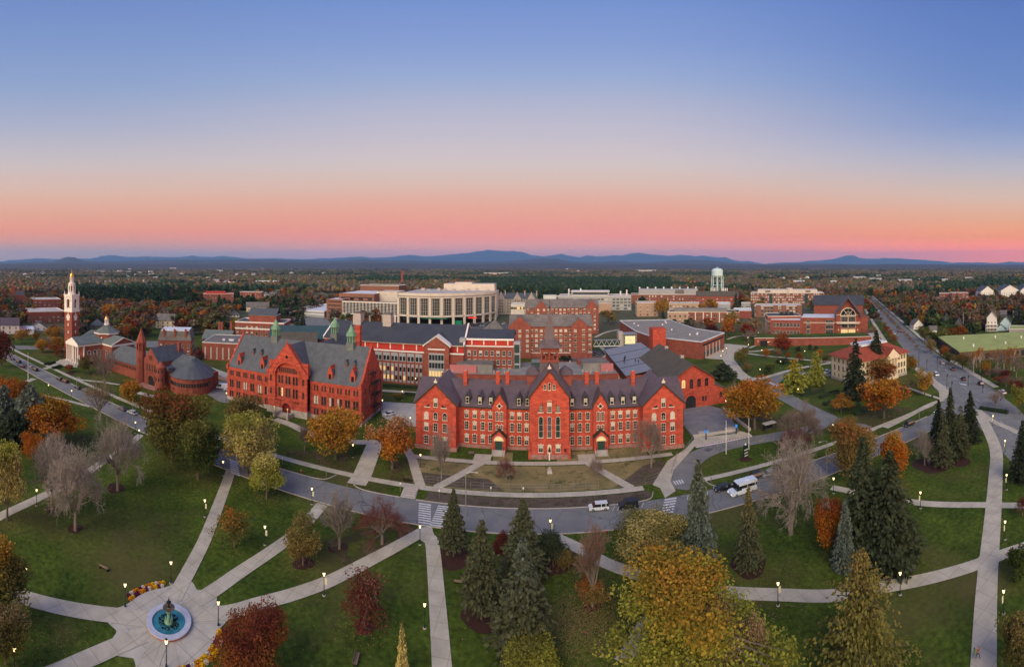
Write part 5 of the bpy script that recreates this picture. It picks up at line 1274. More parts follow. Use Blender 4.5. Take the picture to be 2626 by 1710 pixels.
# ================= hospital: curved pale block, glazed wing, brown brick block =================
def hospital():
    pts_=[(-128.6,399),(-118,395.5),(-107.2,394),(-96.4,394.2),(-85.8,396.5),(-75.6,400.8),(-66,406.6),(-57.4,413.8),(-50,422),(-44,431.5),(-39.5,441.5)]
    b=Building('curved_hospital','large pale curved hospital block with tall window bays and open ground floor')
    w=MB(); P=pts_+[(-39.5,480),(-128.6,480)]
    w.prism([(x,y+1.2) for x,y in pts_]+P[-2:],8.2,28.6); w.box(-128,-40,446,478,0,8.2); b.part('wall',w,'limestone')
    r=MB(); r.prism([(x+(0.5 if x<-80 else -.5),y+1.6) for x,y in pts_]+[(-40,479),(-128,479)],28.6,28.75); b.part('roof',r,'roof_light')
    t=MB()
    for (a,c) in zip(pts_[:-1],pts_[1:]):
        u=(c[0]-a[0],c[1]-a[1]); m=((a[0]+c[0])/2,(a[1]+c[1])/2); l=math.hypot(*u)
        t.obox(m,u,l,1.0,24.8,29.4); t.obox(m,u,l+.1,1.2,7.2,8.6)
    b.part('cornice',t,'limestone')
    t=MB()
    for (a,c) in zip(pts_[:-1],pts_[1:]):
        u=(c[0]-a[0],c[1]-a[1]); m=((a[0]+c[0])/2,(a[1]+c[1])/2); l=math.hypot(*u); t.obox((m[0],m[1]-.0),u,l+.12,1.05,25.9,26.9)
    t.V=[(x,y-.03,z) for x,y,z in t.V]; b.part('band',t,'roof_gravel')
    for i,(a,c) in enumerate(zip(pts_[:-1],pts_[1:])):
        u=(c[0]-a[0],c[1]-a[1]); l=math.hypot(*u); an=math.atan2(u[1],u[0]); m=((a[0]+c[0])/2,(a[1]+c[1])/2)
        for e in (-.5,.5) if i==0 else (.5,):
            t=MB(); t.box(-1.1,1.1,-.6,.8,0,24.8); o=b.part('pier',t,'limestone'); o.location=(m[0]+u[0]*e,m[1]+u[1]*e,0); o.rotation_euler=(0,0,an)
            t=MB(); t.box(-.3,.3,-.75,-.6,9.2,10.6); b.part('wall_light',t,'glass_lit',parent=o)
        t=MB(); t.box(-l*.3,l*.3,-.1,.6,8.6,24.6); o=b.part('window_bay',t,'glass'); o.location=(m[0],m[1]+.4,0); o.rotation_euler=(0,0,an)
        t=MB()
        for k in range(4): x=-l*.3+l*.6*k/3; t.box(x-.09,x+.09,-.25,-.1,8.6,24.6)
        for k in range(6): t.box(-l*.3,l*.3,-.25,-.1,8.6+k*3.2,8.75+k*3.2); t.box(-l*.3,l*.3,-.22,-.1,9.9+k*3.2-(.6 if k==5 else 0),10.0+k*3.2-(.6 if k==5 else 0))
        b.part('frame',t,'limestone',parent=o)
    t=MB(); t.box(-58.5,-56,409.5,410.2,6.2,7.2); b.part('red_sign',MB().box(-62,-54,405,405.4,5.7,7.0),mat('red_lit_sign',(.5,.02,.02),emit=(1,.05,.04),emit_s=.7))
    b.part('green_hoarding',MB().box(-76,-68,402.5,405,0,3.6),mat('green_hoarding',(.01,.20,.10)))
    b.part('awning',MB().box(-104,-80,392.5,396,6.0,7.0),mat('green_awning',(.03,.12,.07)))
    for (x0,x1,y0,y1,h) in ((-96,-42,455,478,35.8),(-84,-66,456,466,37.4)):
        t=MB(); t.box(x0,x1,y0,y1,28.7,h); o=b.part('penthouse',t,'limestone'); b.part('roof',MB().box(x0+.4,x1-.4,y0+.4,y1-.4,h,h+.15),'roof_light',parent=o)
    for i in range(9):
        x=-120+i*8.5+random.uniform(-2,2); b.part('roof_plant',MB().box(x,x+random.uniform(2,4),448,451,28.7,28.7+random.uniform(1.2,3)),'concrete')
    b.done()
    # glazed wing on columns
    Y=399; x0=XA(q('Z3',305,0)[0],Y); x1=-129.2
    b=Building('glazed_wing','long white framed glass wing raised on columns beside the curved hospital')
    b.part('wall',MB().box(x0,x1,Y+.3,Y+16,7.2,18.6),'glass'); b.part('roof',MB().box(x0,x1,Y+.3,Y+16,18.6,18.9),'roof_dark')
    t=MB()
    n=16
    for i in range(n+1): x=x0+(x1-x0)*i/n; t.box(x-.16,x+.16,Y,Y+.3,7,19.2); 
    for i in range(n*2): x=x0+(x1-x0)*(i+.5)/(n*2); t.box(x-.06,x+.06,Y+.05,Y+.3,7,19.2)
    for k in range(9): t.box(x0,x1,Y+.02,Y+.3,7.2+k*1.4,7.35+k*1.4)
    t.box(x0-.4,x1,Y-.1,Y+.4,18.7,19.6); t.box(x0-.4,x1,Y-.1,Y+.4,6.6,7.3)
    b.part('frame',t,'white')
    for i in range(5): x=x0+3+(x1-x0-6)*i/4; b.part('column',MB().box(x-.8,x+.8,Y,Y+1.6,0,6.6),'limestone')
    b.part('recessed_wall',MB().box(x0,x1,Y+8,Y+15,0,7.2),'brick_brown')
    b.done()
hospital()
S_=std
def strips(b,x0,x1,y0,y1,h):
    for z in np.arange(2.2,h-2,3.9):
        b.part('ribbon_window',MB().box(x0+2,x1-2,y0-.08,y0+.03,z,z+.9),'glass')
def xr(t,a,Y): return XA(q(t,a,0)[0],Y)
# brown brick hospital blocks
block('brown_clinic','brown brick hospital block with white roof behind the glass wing',xr('Z3',268,415),xr('Z3',620,415),415,470,25.8,'brick_brown',rm='roof_white',trim='brick_brown',win={'S':(4,[(19.5,3),(14.5,3)],4.5)},extra=strips,mix=(('glass',1),),fm='brick_brown')
block('brown_annex','low brown brick clinic block left of the glass wing',xr('Z3',145,402),xr('Z3',305,402),402,450,20.2,'brick_brown',rm='roof_white',trim='brick_brown',extra=strips)
block('penthouse_block','pale windowless plant block on the hospital beside the curved roof',xr('Z3',645,430),xr('Z3',852,430),430,455,27.5,'limestone',rm='roof_light',trim='limestone',band=[(20,.5)])
block('rear_brick_hospital','far brown brick hospital wing with rooftop ducts',xr('Z3',480,520),xr('Z3',865,520),520,550,29.5,'brick_brown',rm='roof_dark',trim='white')
far('brick_chimney_stack','tall round red brick chimney stack rising behind the pale hospital','Z3',885,905,72,150,3.0,wall='brick',h=42,roof='flat',rm='brick',trim='brick',par=.2,cat='chimney')
# ================= dormitories =================
def dorm(name,label,x0,x1,Y,h,rise,depth,rows,gables,ncol,rmname='roof_grey',left_gable=None):
    def ex(b,a,c,y0,y1,hh):
        for (u0,u1,hz) in gables:
            t=MB(); t.ext([(u0,0),(u1,0),(u1,hh),((u0+u1)/2,hz),(u0,hh)],y0-1.2,y0+6); o=b.part('gable_bay',t,'brick')
            b.part('roof',MB().gable(u0,u1,y0-1.0,y0+7,hh,hz+.1,'y',.3),rmname,parent=o)
            b.grid('S',y0-1.2,lin(u0,u1,max(2,int((u1-u0)/3.4))),rows,1.5,mix=(('half',2),('glass',2),('glass_blind',2)),fm='sill')
        b.part('band',MB().box(a-.1,c+.1,y0-.12,y0,2.9,3.2),'white')
    return block(name,label,x0,x1,Y,Y+depth,h,'brick','gable',rmname,rise=rise,win={'S':(ncol,rows,1.5),'E':(4,rows,1.5),'W':(4,rows,1.5)},mix=(('half',2),('glass',2),('glass_blind',2),('glass_lit',.99)) if False else (('half',2),('glass',2),('glass_blind',2)),extra=ex)
R1=[(3.9+2.95*i,1.5) for i in range(5)]
dorm('dormitory','six storey brick dormitory with grey gabled roof behind the central spire',-15,34.8,262,19.2,5.8,17,R1,[(-25.5,-12,25.0),(12,22,24.0)],17)
dorm('dormitory','second brick dormitory with two front gables behind the nearer one',-7,52,352,21.5,6,17,[(3.5+3.1*i,1.6) for i in range(6)],[(-22,-12.5,27),(19,28.5,28)],18)
def pier(b,*a): pass
block('common_room_roof','low dormitory commons with grey pyramid roof beside the stone castle hall',-36,-18,285,303,11,'brick','hip','roof_grey',rise=8)
block('garden_pavilion','pale flat topped lounge block with glass band beside the stone hall',xr('Z4',232,420),xr('Z4',368,420),420,436,17.5,'limestone',rm='roof_light',win={'S':(9,[(13.2,2.2)],1.5)},mix=(('glass_lit',1),('glass',1)))
def castle():
    Y=493; x0=xr('Z4',95,Y); x1=xr('Z4',490,Y)
    b=Building('stone_hall','grey stone castle like hall with pointed gables and blue slate roof',((x0+x1)/2,Y))
    L=(x1-x0)/2; b.part('wall',MB().box(-L,L,0,16,0,17.5),'stone'); b.part('roof',MB().gable(-L,L,0,16,17.5,23.5,'x',.2),'slate')
    for u in (-L+4.5,0.5,L-6):
        t=MB(); t.ext([(u-4.2,0),(u+4.2,0),(u+4.2,18),(u+1.2,22.5),(u,25.5),(u-1.2,22.5),(u-4.2,18)],-2,6); b.part('gable',t,'stone')
        for z in (2,5.2,8.4,11.6,14.8): 
            for s in (-2,0,2): b.win('S',u+s,z,1,1.7,at=-2,pm='glass',fm='stone')
    for u in (-L,-L+9.2,9,L): b.part('chimney',MB().box(u-.6,u+.6,4,5.2,17,26.5),'stone')
    b.grid('S',0,[-10,-7.5,6,8.5],[(2+3.2*i,1.7) for i in range(5)],1.0,mix=(('glass',1),),fm='stone'); b.done()
castle()
# ================= modern blocks beyond =================
def plant(b,x0,x1,y0,y1,h):
    o=b.part('upper_storey',MB().box(x0+(x1-x0)*.18,x1-(x1-x0)*.30,y0+6,y1-4,h,h+5.2),'grey_panel')
    b.part('glass_band',MB().box(x0+(x1-x0)*.2,x1-(x1-x0)*.32,y0+5.9,y0+6,h+2.2,h+4.2),'glass',parent=o); b.part('roof',MB().box(x0+(x1-x0)*.17,x1-(x1-x0)*.29,y0+5,y1-3,h+5.2,h+5.7),'white',parent=o)
    for i in range(7): x=random.uniform(x0+4,x1-4); b.part('vent_stack',MB().cyl(x,(y0+y1)/2,h,h+random.uniform(4,9),.9,.9,8),'white')
far('science_block','wide white and grey laboratory with glass storeys and rooftop plant','Z4',700,1430,232,372,38,wall='grey_panel',rm='roof_light',win=S_(3.8,4.6,3.4,1.9,z0=1.2),mix=(('glass',3),('glass_green',1),('glass_blind',1)),extra=plant)
far('low_pavilion','low white flat roofed pavilion left of the wide laboratory','Z4',555,700,228,300,20,wall='white',rm='roof_light')
far('lecture_block','windowless tan lecture block beside the second dormitory','Z4',1085,1230,300,400,18,wall='brick_tan',rm='roof_dark')
def bigtop(b,x0,x1,y0,y1,h):
    o=b.part('upper_storey',MB().box(x0+12,x1-10,y0+3,y1-3,h,h+7.5),'grey_panel'); b.part('louvre',MB().box(x0+(x1-x0)*.6,x0+(x1-x0)*.72,y0+2.9,y0+3,h+1,h+7),'roof_grey',parent=o)
    for i in range(8): x=x0+12+(x1-x0-24)*i/7; b.part('roof_fan',MB().cyl(x,y1-8,h+7.5,h+10,1.2,1.2,8),'white')
b=far('laboratory','long brick laboratory topped by a wide pale grey plant storey','Z5',-325,420,215,305,30,wall='brick',rm='roof_dark',win=S_(4,4.2,1.7,2.2,z0=1.5),extra=bigtop,mix=(('glass',3),('glass_blind',1)))
far('boiler_hall','brick hall with brown gabled roof at the foot of the water tower','Z5',330,750,180,335,20,wall='brick',roof='gable',rm='roof_brown',rise=6,win=S_(4,6,1.6,1.8),extra=lambda b,x0,x1,y0,y1,h:[b.part('vent_stack',MB().cyl(x0+(x1-x0)*f,y1-6,h+5,h+10,.7,.7,8),'white') for f in (.35,.4,.44,.62,.66,.7,.74)])
def pent(b,x0,x1,y0,y1,h):
    o=b.part('upper_storey',MB().box(x0+10,x1-9,y0+3,y1-3,h,h+4.6),'limestone'); b.part('drum',MB().cyl((x0+x1)/2+3,y0+6,h,h+7,4.5,4.5,14),'limestone',parent=o)
    for f in (.2,.75): b.part('louvre',MB().box(x0+(x1-x0)*f,x0+(x1-x0)*(f+.07),y0+2.9,y0+3,h+1,h+3.6),'roof_grey',parent=o)
    for f in (.28,.76): b.part('glazed_bay',MB().box(x0+(x1-x0)*f-2.4,x0+(x1-x0)*f+2.4,y0-.4,y0,1,h-1),'glass_green')
far('health_block','red brick teaching block with pale penthouse and round roof drum','Z5',870,1600,200,312,30,wall='brick',rm='roof_light',win=S_(3.8,2.9,2.0,1.9,z0=2),extra=pent,mix=(('glass_blind',3),('glass',2)))
def slabs(b,x0,x1,y0,y1,h):
    for f in (.08,.45,.62,.95): b.part('buttress',MB().box(x0+(x1-x0)*f-2.6,x0+(x1-x0)*f+2.6,y0-1,y0,0,h+.8),'brick_brown')
far('taupe_block','taupe brick block with white window panels above the open court','Z5',910,1380,330,440,24,wall='brick_brown',rm='roof_light',win=S_(3.6,3.2,2.2,2.2,z0=1.6),extra=slabs,mix=(('glass_blind',1),('glass',1)))
far('corner_hall','brick classroom block with black roof plant left of the big gabled centre','Z5',1040,1372,432,605,26,skew=.12,wall='brick',rm='roof_dark',trim='sill',win=S_(3.6,2.5,1.2,2.0,z0=1.5),mix=(('half',2),('glass_blind',1)),extra=lambda b,x0,x1,y0,y1,h:[b.part('roof_plant',MB().box(x0+(x1-x0)*f,x0+(x1-x0)*f+3,y0+6,y0+10,h,h+2.8),'iron') for f in (.4,.55,.7)])
def piers_(b,x0,x1,y0,y1,h):
    for u in lin(x0,x1,9): b.part('pier',MB().box(u-.5,u+.5,y0-.5,y0,0,h+.4),'sill')
    b.part('upper_storey',MB().box(x0+6,x1-12,y0+5,y1-4,h,h+2.6),'roof_gravel')
far('pier_block','long low brick block with pale piers behind the flat roofed library','Z5',45,760,392,490,24,skew=-.06,wall='brick',rm='roof_dark',trim='sill',win=S_(4,3.6,1.6,2.4,z0=1.2),extra=piers_)
far('white_topped_annex','low brick annex with white roof and red end wall','Z5',700,880,375,450,26,wall='brick',rm='roof_white',trim='white')
far('metal_clad_hall','plain pale metal clad hall above the long pier block','Z5',528,670,308,380,24,wall='grey_panel',rm='roof_white')
far('beige_block','beige and brick classroom block left of the yellow tree','Z5',60,360,305,375,20,wall='brick_tan',rm='roof_light',trim='sill',win=S_(3.6,4,2.2,1.6),mix=(('glass',1),('glass_blind',1)))
far('beige_block','beige and brick block by the lawn behind the flat library roof','Z4',1485,1700,300,432,22,skew=.1,wall='brick_tan',rm='roof_light',trim='sill',win=S_(4.5,6,1.8,1.8))
far('beige_block','small tan and brick block at the corner behind the library','Z4',1790,1990,395,490,18,wall='brick_tan',rm='roof_dark',trim='sill',win=S_(4,4,1.6,2))
far('glass_link','glass walled link building below the taupe block','Z5',780,870,300,352,14,wall='grey_panel',rm='roof_grey',win=S_(3.4,2.4,1.8,1.8))
# ================= library with the wide flat roof, glass stair and footbridge =================
def flat_library():
    P=[(96,239),(123,265),(112,290),(110,346),(69,349),(69,291),(74,266),(88,250)]
    cx,cy=95,290; P=[(x-cx,y-cy) for x,y in P]
    b=Building('flat_roofed_library','broad red brick library with gravel flat roof and white roof edge',(cx,cy))
    b.part('wall',MB().prism(P,0,10.2),'brick'); b.part('roof',MB().prism([(x*.985,y*.985) for x,y in P],10.3,10.45),'roof_gravel')
    t=MB()
    for i in range(len(P)):
        a,c=P[i],P[(i+1)%len(P)]; m=((a[0]+c[0])/2,(a[1]+c[1])/2); t.obox(m,(c[0]-a[0],c[1]-a[1]),math.dist(a,c)+.5,.6,10.15+.002*i,10.75+.002*i)
    b.part('parapet',t,'roof_white')
    u=(27/37.5,26/37.5); an=math.atan2(u[1],u[0])
    # recessed entrance side
    for k,(z0,z1) in enumerate(((1.0,3.8),(7.6,8.6))):
        t=MB(); t.box(2 if k else 4,36 if k else 32,-.12,.05,z0,z1); o=b.part('ribbon_window',t,'iron' if k else 'glass'); o.location=(96-cx,239-cy,0); o.rotation_euler=(0,0,an)
    for i in range(5):
        t=MB(); t.box(6+i*5.5,6.7+i*5.5,-.5,.05,0,7.2); o=b.part('pier',t,'concrete'); o.location=(96-cx,239-cy,0); o.rotation_euler=(0,0,an)
    for i in range(10): x,y=random.uniform(-20,12),random.uniform(-30,50); b.part('roof_vent',MB().cyl(x,y,10.4,11.4,.5,.5,8),'white')
    t=MB(); t.box(-4,4,-4,4,0,18.6); t.box(-4.15,4.15,-4.15,4.15,17.9,18.3); o=b.part('brick_tower',t,'brick_hot'); o.location=(72.3-cx,250-cy,0)
    b.done()
    b=Building('stair_tower','lit glass stair tower at the end of the footbridge',(58.4,266.5))
    b.part('wall',MB().box(-4,4,-4,4,0.3,13),'glass_green'); b.part('lights',MB().box(-3.2,3.2,-4.1,-4.02,7.4,12.2),mat('warm_lit_glass',(.3,.3,.2),emit=(1,.78,.35),emit_s=.8,noise=.9,scale=1.3))
    t=MB()
    for i in range(6): t.box(-4+i*1.6-.07,-4+i*1.6+.07,-4.2,-4.1,0,13)
    for i in range(6): t.box(-4.1,4.1,-4.2,-4.1,i*2.4,i*2.4+.15)
    b.part('frame',t,'white'); b.part('roof',MB().box(-4.5,4.5,-4.5,4.5,13,13.4),'roof_metal'); b.part('lift_shaft',MB().box(-7,-4.1,-3,3,0,14.5),'concrete')
    b=Building('footbridge','glazed white truss footbridge between dormitory and stair tower',(36,265.6),-.06)
    L=16.4
    b.part('deck',MB().box(0,L,-1.5,1.5,6.0,6.4),'white'); b.part('roof',MB().box(0,L,-1.7,1.7,9.6,9.9),'roof_metal'); b.part('glazing',MB().box(.1,L-.1,-1.3,1.3,6.4,9.6),'glass_green')
    t=MB()
    for i in range(5):
        for y in (-1.5,1.5): t.tube((i*3.25,y,6.6),(i*3.25+1.6,y,9.8),.1,n=4); t.tube((i*3.25+1.6,y,9.8),(i*3.25+3.25,y,6.6),.1,n=4)
    b.part('truss',t,'white')
flat_library()
# ================= theatre with the brown roof and round arches =================
def theatre():
    b=Building('theatre','red brick theatre with broad brown gabled roof and round arched entrance',(60.4,160))
    L=9.6
    w=MB(); w.ext([(-L,0),(L,0),(L,11),(0,17),(-L,11)],0,45); b.part('wall',w,'brick_red')
    b.part('roof',MB().gable(-L,L,-.4,45,11,17.1,'y',.9),'roof_brown')
    w=MB(); w.box(L,L+6,.6,20,0,5.2); w.face([(L,.6,5.2),(L+6,.6,5.2),(L,.6,8.2)]); o=b.part('side_aisle',w,'brick_red')
    t=MB(); t.slab([(L+6.6,.2,4.9),(L,.2,8.3),(L,20,8.3),(L+6.6,20,4.9)],[(L+6.6,.2,5.15),(L,.2,8.55),(L,20,8.55),(L+6.6,20,5.15)],True); b.part('roof',t,'roof_brown',parent=o)
    for i,u in enumerate((-3.6,-.3,2.9,6.1)):
        b.win('S',u,8.0 if i not in(1,) else 7.6,1.5,3.2+(.5 if i==1 else 0),pm='glass_lit' if i==0 else 'glass',fm='brick_red',arch=True,bars=(1,2),fr=.3)
    t=MB(); t.ring(0,2.8,2.1,2.8,-.35,.02,n=16); t.ring(0,2.8,3.0,3.3,-.25,.02,n=16); o=b.part('arch',t,'brick_red'); o.location=(-.6,0,0)
    t=MB(); t.ring(0,2.8,0,2.1,-.1,.03,n=14); t.box(-2.1,2.1,-.1,.03,0,2.8); o=b.part('doorway',t,'iron'); o.location=(-.6,0,0)
    for u in (4.6,5.8): b.win('S',u,2.2,.8,2.0,pm='glass',fm='brick_red',arch=True,bars=(0,1),fr=.15)
    b.win('S',L+3,2.6,1.1,2.2,at=.6,pm='glass',fm='brick_red',arch=True,bars=(0,1),fr=.2)
    for yy in lin(2,44,12): b.win('W',yy,7.2,1.0,2.2,at=-L,pm='glass',fm='brick_red',bars=(0,1))
    for yy in (12,34): b.part('ridge_vent',MB().box(-.7,.7,yy-.7,yy+.7,16.6,18.2),'stone')
    b.done()
    b=Building('metal_roofed_hall','brick hall with grey metal roof divided by black seams',(39,182))
    w=MB(); w.box(0,11,0,24,0,8.6); w.box(0,21,24,56,0,8.6); b.part('wall',w,'brick')
    t=MB(); t.slab([(-.8,-.5,8.6),(11,-.5,10.6),(11,24,10.6),(-.8,24,8.6)],[(-.8,-.5,8.9),(11,-.5,10.9),(11,24,10.9),(-.8,24,8.9)]); t.slab([(-.8,24,8.6),(20,24,12.1),(20,56.5,12.1),(-.8,56.5,8.6)],[(-.8,24,8.9),(20,24,12.4),(20,56.5,12.4),(-.8,56.5,8.9)]); b.part('roof',t,'roof_metal')
    t=MB(); 
    for y,x1,z1 in ((12,11,10.9),(24,20,12.4),(40,20,12.4)): t.slab([(-.9,y,8.92),(x1,y,z1+.02),(x1,y+.4,z1+.02),(-.9,y+.4,8.92)],[(-.9,y,9.0),(x1,y,z1+.1),(x1,y+.4,z1+.1),(-.9,y+.4,9.0)])
    t.box(-1,-.7,-.6,56.5,8.6,9.05); b.part('seam',t,'iron')
    for x,y in ((3,20),(4,24),(5,27),(8,18),(9,16)): b.part('flue',MB().cyl(x,y,9.2,11.8,.2,.2,6),'iron')
    b.grid('W',0,lin(1,55,12),[(2,2.6)],1.6,mix=(('glass_lit',1),('glass',3)))
    b.part('low_roof',MB().box(4,11,-13,-.6,0,7.2),'brick'); b.part('roof',MB().hip(4,11,-13,-.6,7.2,9.4,.4),'roof_brown'); b.done()
theatre()
# ================= low flat roofed workshop behind the long hall =================
def workshop():
    b=Building('flat_roofed_annex','low red brick annex with grey flat roof between the spired hall and modern hall',(-1.5,187))
    b.part('wall',MB().box(-39,38,0,26,0,8.3),'brick'); b.part('roof',MB().box(-38.6,37.6,.4,25.6,8.35,8.5),'roof_gravel')
    t=MB(); t.box(-39,38,-.1,.3,8.3,8.7); t.box(-39,38,25.7,26,8.3,8.7); b.part('parapet',t,'brick')
    pink=mat('pink_metal',(.50,.17,.17),rough=.5,noise=.05,scale=1)
    for (x0,x1,y0,y1,h,m) in ((-33,-17,4,13,12.0,'roof_gravel'),(23,34,6,15,12.2,'roof_gravel'),(0,10,14,22,11.0,'glass_green'),(22,36,19,25,10.6,'brick')):
        o=b.part('roof_block',MB().box(x0,x1,y0,y1,8.5,h),m)
        if m=='roof_gravel': b.part('roof',MB().box(x0-.1,x1+.1,y0-.1,y1+.1,h,h+.2),'roof_grey',parent=o)
    b.part('pink_panel',MB().box(-36,-24,3,3.95,8.5,11.6),pink); b.part('pink_panel',MB().box(31,36.5,5,5.9,8.5,11.8),pink)
    b.part('duct',MB().path([(8,12,9),(12,12,9),(13,10,9),(17,10,9)],.35,6),'roof_white')
    for i in range(14): x,y=random.uniform(-37,36),random.uniform(2,5 if i%2 else 24); b.part('roof_vent',MB().cyl(x,y,8.4,9.6,.35,.35,8),'concrete')
    b.done()
workshop()
# ================= student centre with the great gable =================
def centre():
    d0=348.7; a=.7185; X,Y=d0*math.sin(a),d0*math.cos(a)
    b=Building('gabled_centre','tall brick student centre with huge arched window in its gable',(X,Y),-a+.02)
    w=MB(); w.ext([(-9.6,0),(9.6,0),(9.6,16.5),(0,28.6),(-9.6,16.5)],0,26); w.box(-38,-9.6,1,26,0,13.6); w.box(-62,-36,-5,20,0,12.2); w.box(9.6,16,4,26,0,13); b.part('wall',w,'brick')
    b.part('roof',MB().gable(-9.6,9.6,-2.2,28,16.5,29.2,'y',1.2,th=.7),'roof_dark')
    b.part('flat_roof',MB().box(-37.6,-9.8,1.4,25.6,13.6,13.8).box(-61.6,-38.2,-4.6,19.6,12.2,12.4),'roof_white')
    G_='glass'
    t=MB(); t.ring(0,15.6,0,5.7,-.15,.03,n=18); o=b.part('arched_window',t,G_)
    t=MB(); t.ring(0,15.6,5.7,6.3,-.3,.03,n=18)
    for an in (PI*.28,PI*.5,PI*.72): t.tube((0,-.25,15.6),(5.7*math.cos(an),-.25,15.6+5.7*math.sin(an)),.22 if an!=PI*.5 else .1,n=4)
    t.box(-6.2,6.2,-.3,.03,15.0,15.6); t.ring(0,15.6,2.8,3.0,-.28,-.15,n=12); b.part('frame',t,'sill',parent=o)
    for z,h_,m in ((10.6,4.0,'glass_blind'),(5.8,3.6,'glass_lit'),(.6,3.8,'glass_lit')):
        for s in (-1,1): b.win('S',s*3.0,z,5.2,h_,pm=G_ if z!=.6 else m,fm='sill',bars=(3,2),fr=.2)
    b.part('band',MB().box(-9.8,9.8,-.15,0,9.8,10.3).box(-9.8,9.8,-.15,0,15.9,16.3),'sill')
    b.part('band',MB().box(-38,-9.8,.8,1,9.4,9.9),'sill')
    for s in (-7.6,7.6): b.part('wall_light',MB().box(s-.25,s+.25,-.35,0,3.6,4.6),'glass_lit')
    for u in (-32,-15): b.grid('S',1,[u],[(1,3),(4.8,3),(8.6,3)],2.8 if u==-32 else 6.0,mix=(('glass',1),),bars=(2,2))
    b.grid('S',-5,lin(-60,-38,8),[(1.5,2.2),(7,2.6)],1.9,mix=(('glass',1),))
    b.part('canopy',MB().box(-9,9,-2.4,0,9.2,9.5),'white')
    b.done()
    far('long_roofed_hall','long dark gabled roof of the hall behind the great brick gable','Z6',-150,340,222,430,26,wall='brick',roof='gable',rm='roof_dark',rise=9,over=1.0)
    b=Building('terrace_wall','curved brick retaining wall of the raised green terrace with lit doors',(182,247),-.55,'wall')
    b.part('wall',MB().box(-40,42,-4,-3.4,0,5.2),'brick'); b.part('coping',MB().box(-40.2,42.2,-4.15,-3.25,5.2,5.5),'sill'); b.part('turf',MB().box(-39,41,-3.4,16,4.9,5.15),LAWN)
    b.part('hedge',MB().box(-24,41,-3.0,-1.8,5.15,6.2),mat('hedge_green',(.018,.032,.012),noise=.5,scale=2.0,bump=1.0)); b.part('doorway',MB().box(-36,-31,-4.2,-3.9,0,3.6),'iron')
    for x in (-37.5,-29.5): b.part('wall_light',MB().box(x-.2,x+.2,-4.3,-4,2.6,3.3),'glass_lit')
    b.part('stair',MB().box(42.3,50,-6,15,0,1.6).box(43,49.4,0,15,1.6,4.6),'concrete')
centre()
# ================= cream hall with the red hipped roof =================
def cream_hall():
    b=Building('cream_hall','cream stucco hall with red tiled hip roof and columned front pediment',(152,147))
    b.part('wall',MB().box(-16,16,0,21,1.2,11.6),'cream'); b.part('plinth',MB().box(-16.2,16.2,-.2,21.2,0,1.2),'stone')
    b.part('roof',MB().hip(-16,16,0,21,11.7,17.4,1.5,inset=9.5),'roof_red'); b.part('flat_top',MB().box(-9,9,7,15,16.4,17.3),'roof_white')
    b.part('cornice',MB().box(-16.6,16.6,-.6,21.6,11.2,11.6),'cream')
    t=MB(); t.box(0.2,8.2,-1.6,0,0,2.0); o=b.part('portico',t,'cream')
    b.part('pediment',MB().ext([(-.2,11.6),(8.6,11.6),(4.2,15.2)],-1.9,4),'cream',parent=o); b.part('pediment_roof',MB().gable(-.2,8.6,-2.0,6,11.7,15.4,'y',.3),'roof_red',parent=o)
    b.part('pediment_beam',MB().box(-.2,8.6,-1.9,.3,10.2,11.6),'cream',parent=o)
    for x in (1,2.9,5.5,7.4): b.part('column',MB().cyl(x,-1.2,2.0,10.2,.38,.32,10),'cream',parent=o)
    for us in ((-14,-11.6,-8.8,-6.4,-3.6,-1.4,10.2,12.3,14.4),):
        b.grid('S',0,us,[(1.6,1.8)],1.1,mix=(('glass',1),),fm='cream')
        for u in us: b.win('S',u,4.6,1.2,2.6,pm='glass',fm='cream',arch=True,bars=(1,1)); b.win('S',u,8.6,1.1,2.0,pm='glass',fm='cream',bars=(1,1))
    for u in lin(1,20,6): b.win('W',u,4.6,1.2,2.6,at=-16,pm='glass',fm='cream',arch=True); b.win('W',u,8.6,1.1,2.0,at=-16,pm='glass_lit' if u<5 else 'glass',fm='cream'); b.win('W',u,1.6,1.1,1.6,at=-16,pm='glass',fm='cream')
    b.done()
cream_hall()
# ================= rink with the pale green roof =================
def rink():
    an=math.atan2(.768,.64)
    b=Building('low_rink','long low sports hall with pale green membrane roof and roof fans',(208.5,141.5),an)
    b.part('wall',MB().box(0,56,-62,0,0,5.6),mat('weathered_board',(.13,.10,.08),noise=.4,scale=.8)); b.part('roof',MB().box(-.5,56.5,-62.5,.5,5.6,6.0),'roof_green')
    for x,y in ((12,-12),(40,-14),(38,-36),(14,-34),(30,-52)): b.part('roof_fan',MB().cyl(x,y,6.0,7.1,.6,.5,8).cyl(x,y,7.1,7.5,.7,.3,8),'white')
    for k in range(12): b.part('window_bay',MB().box(1.5+k*4.6,4.6+k*4.6,-.02,.12,.8,4.4),'iron')
    b.part('chimney',MB().box(-1.6,-.6,-12,-11,0,7.6),'brick')
    for k in range(10): b.part('window_bay',MB().box(-.12,.02,-60+k*4.6,-57.2+k*4.6,.8,4.2),'iron')
rink()
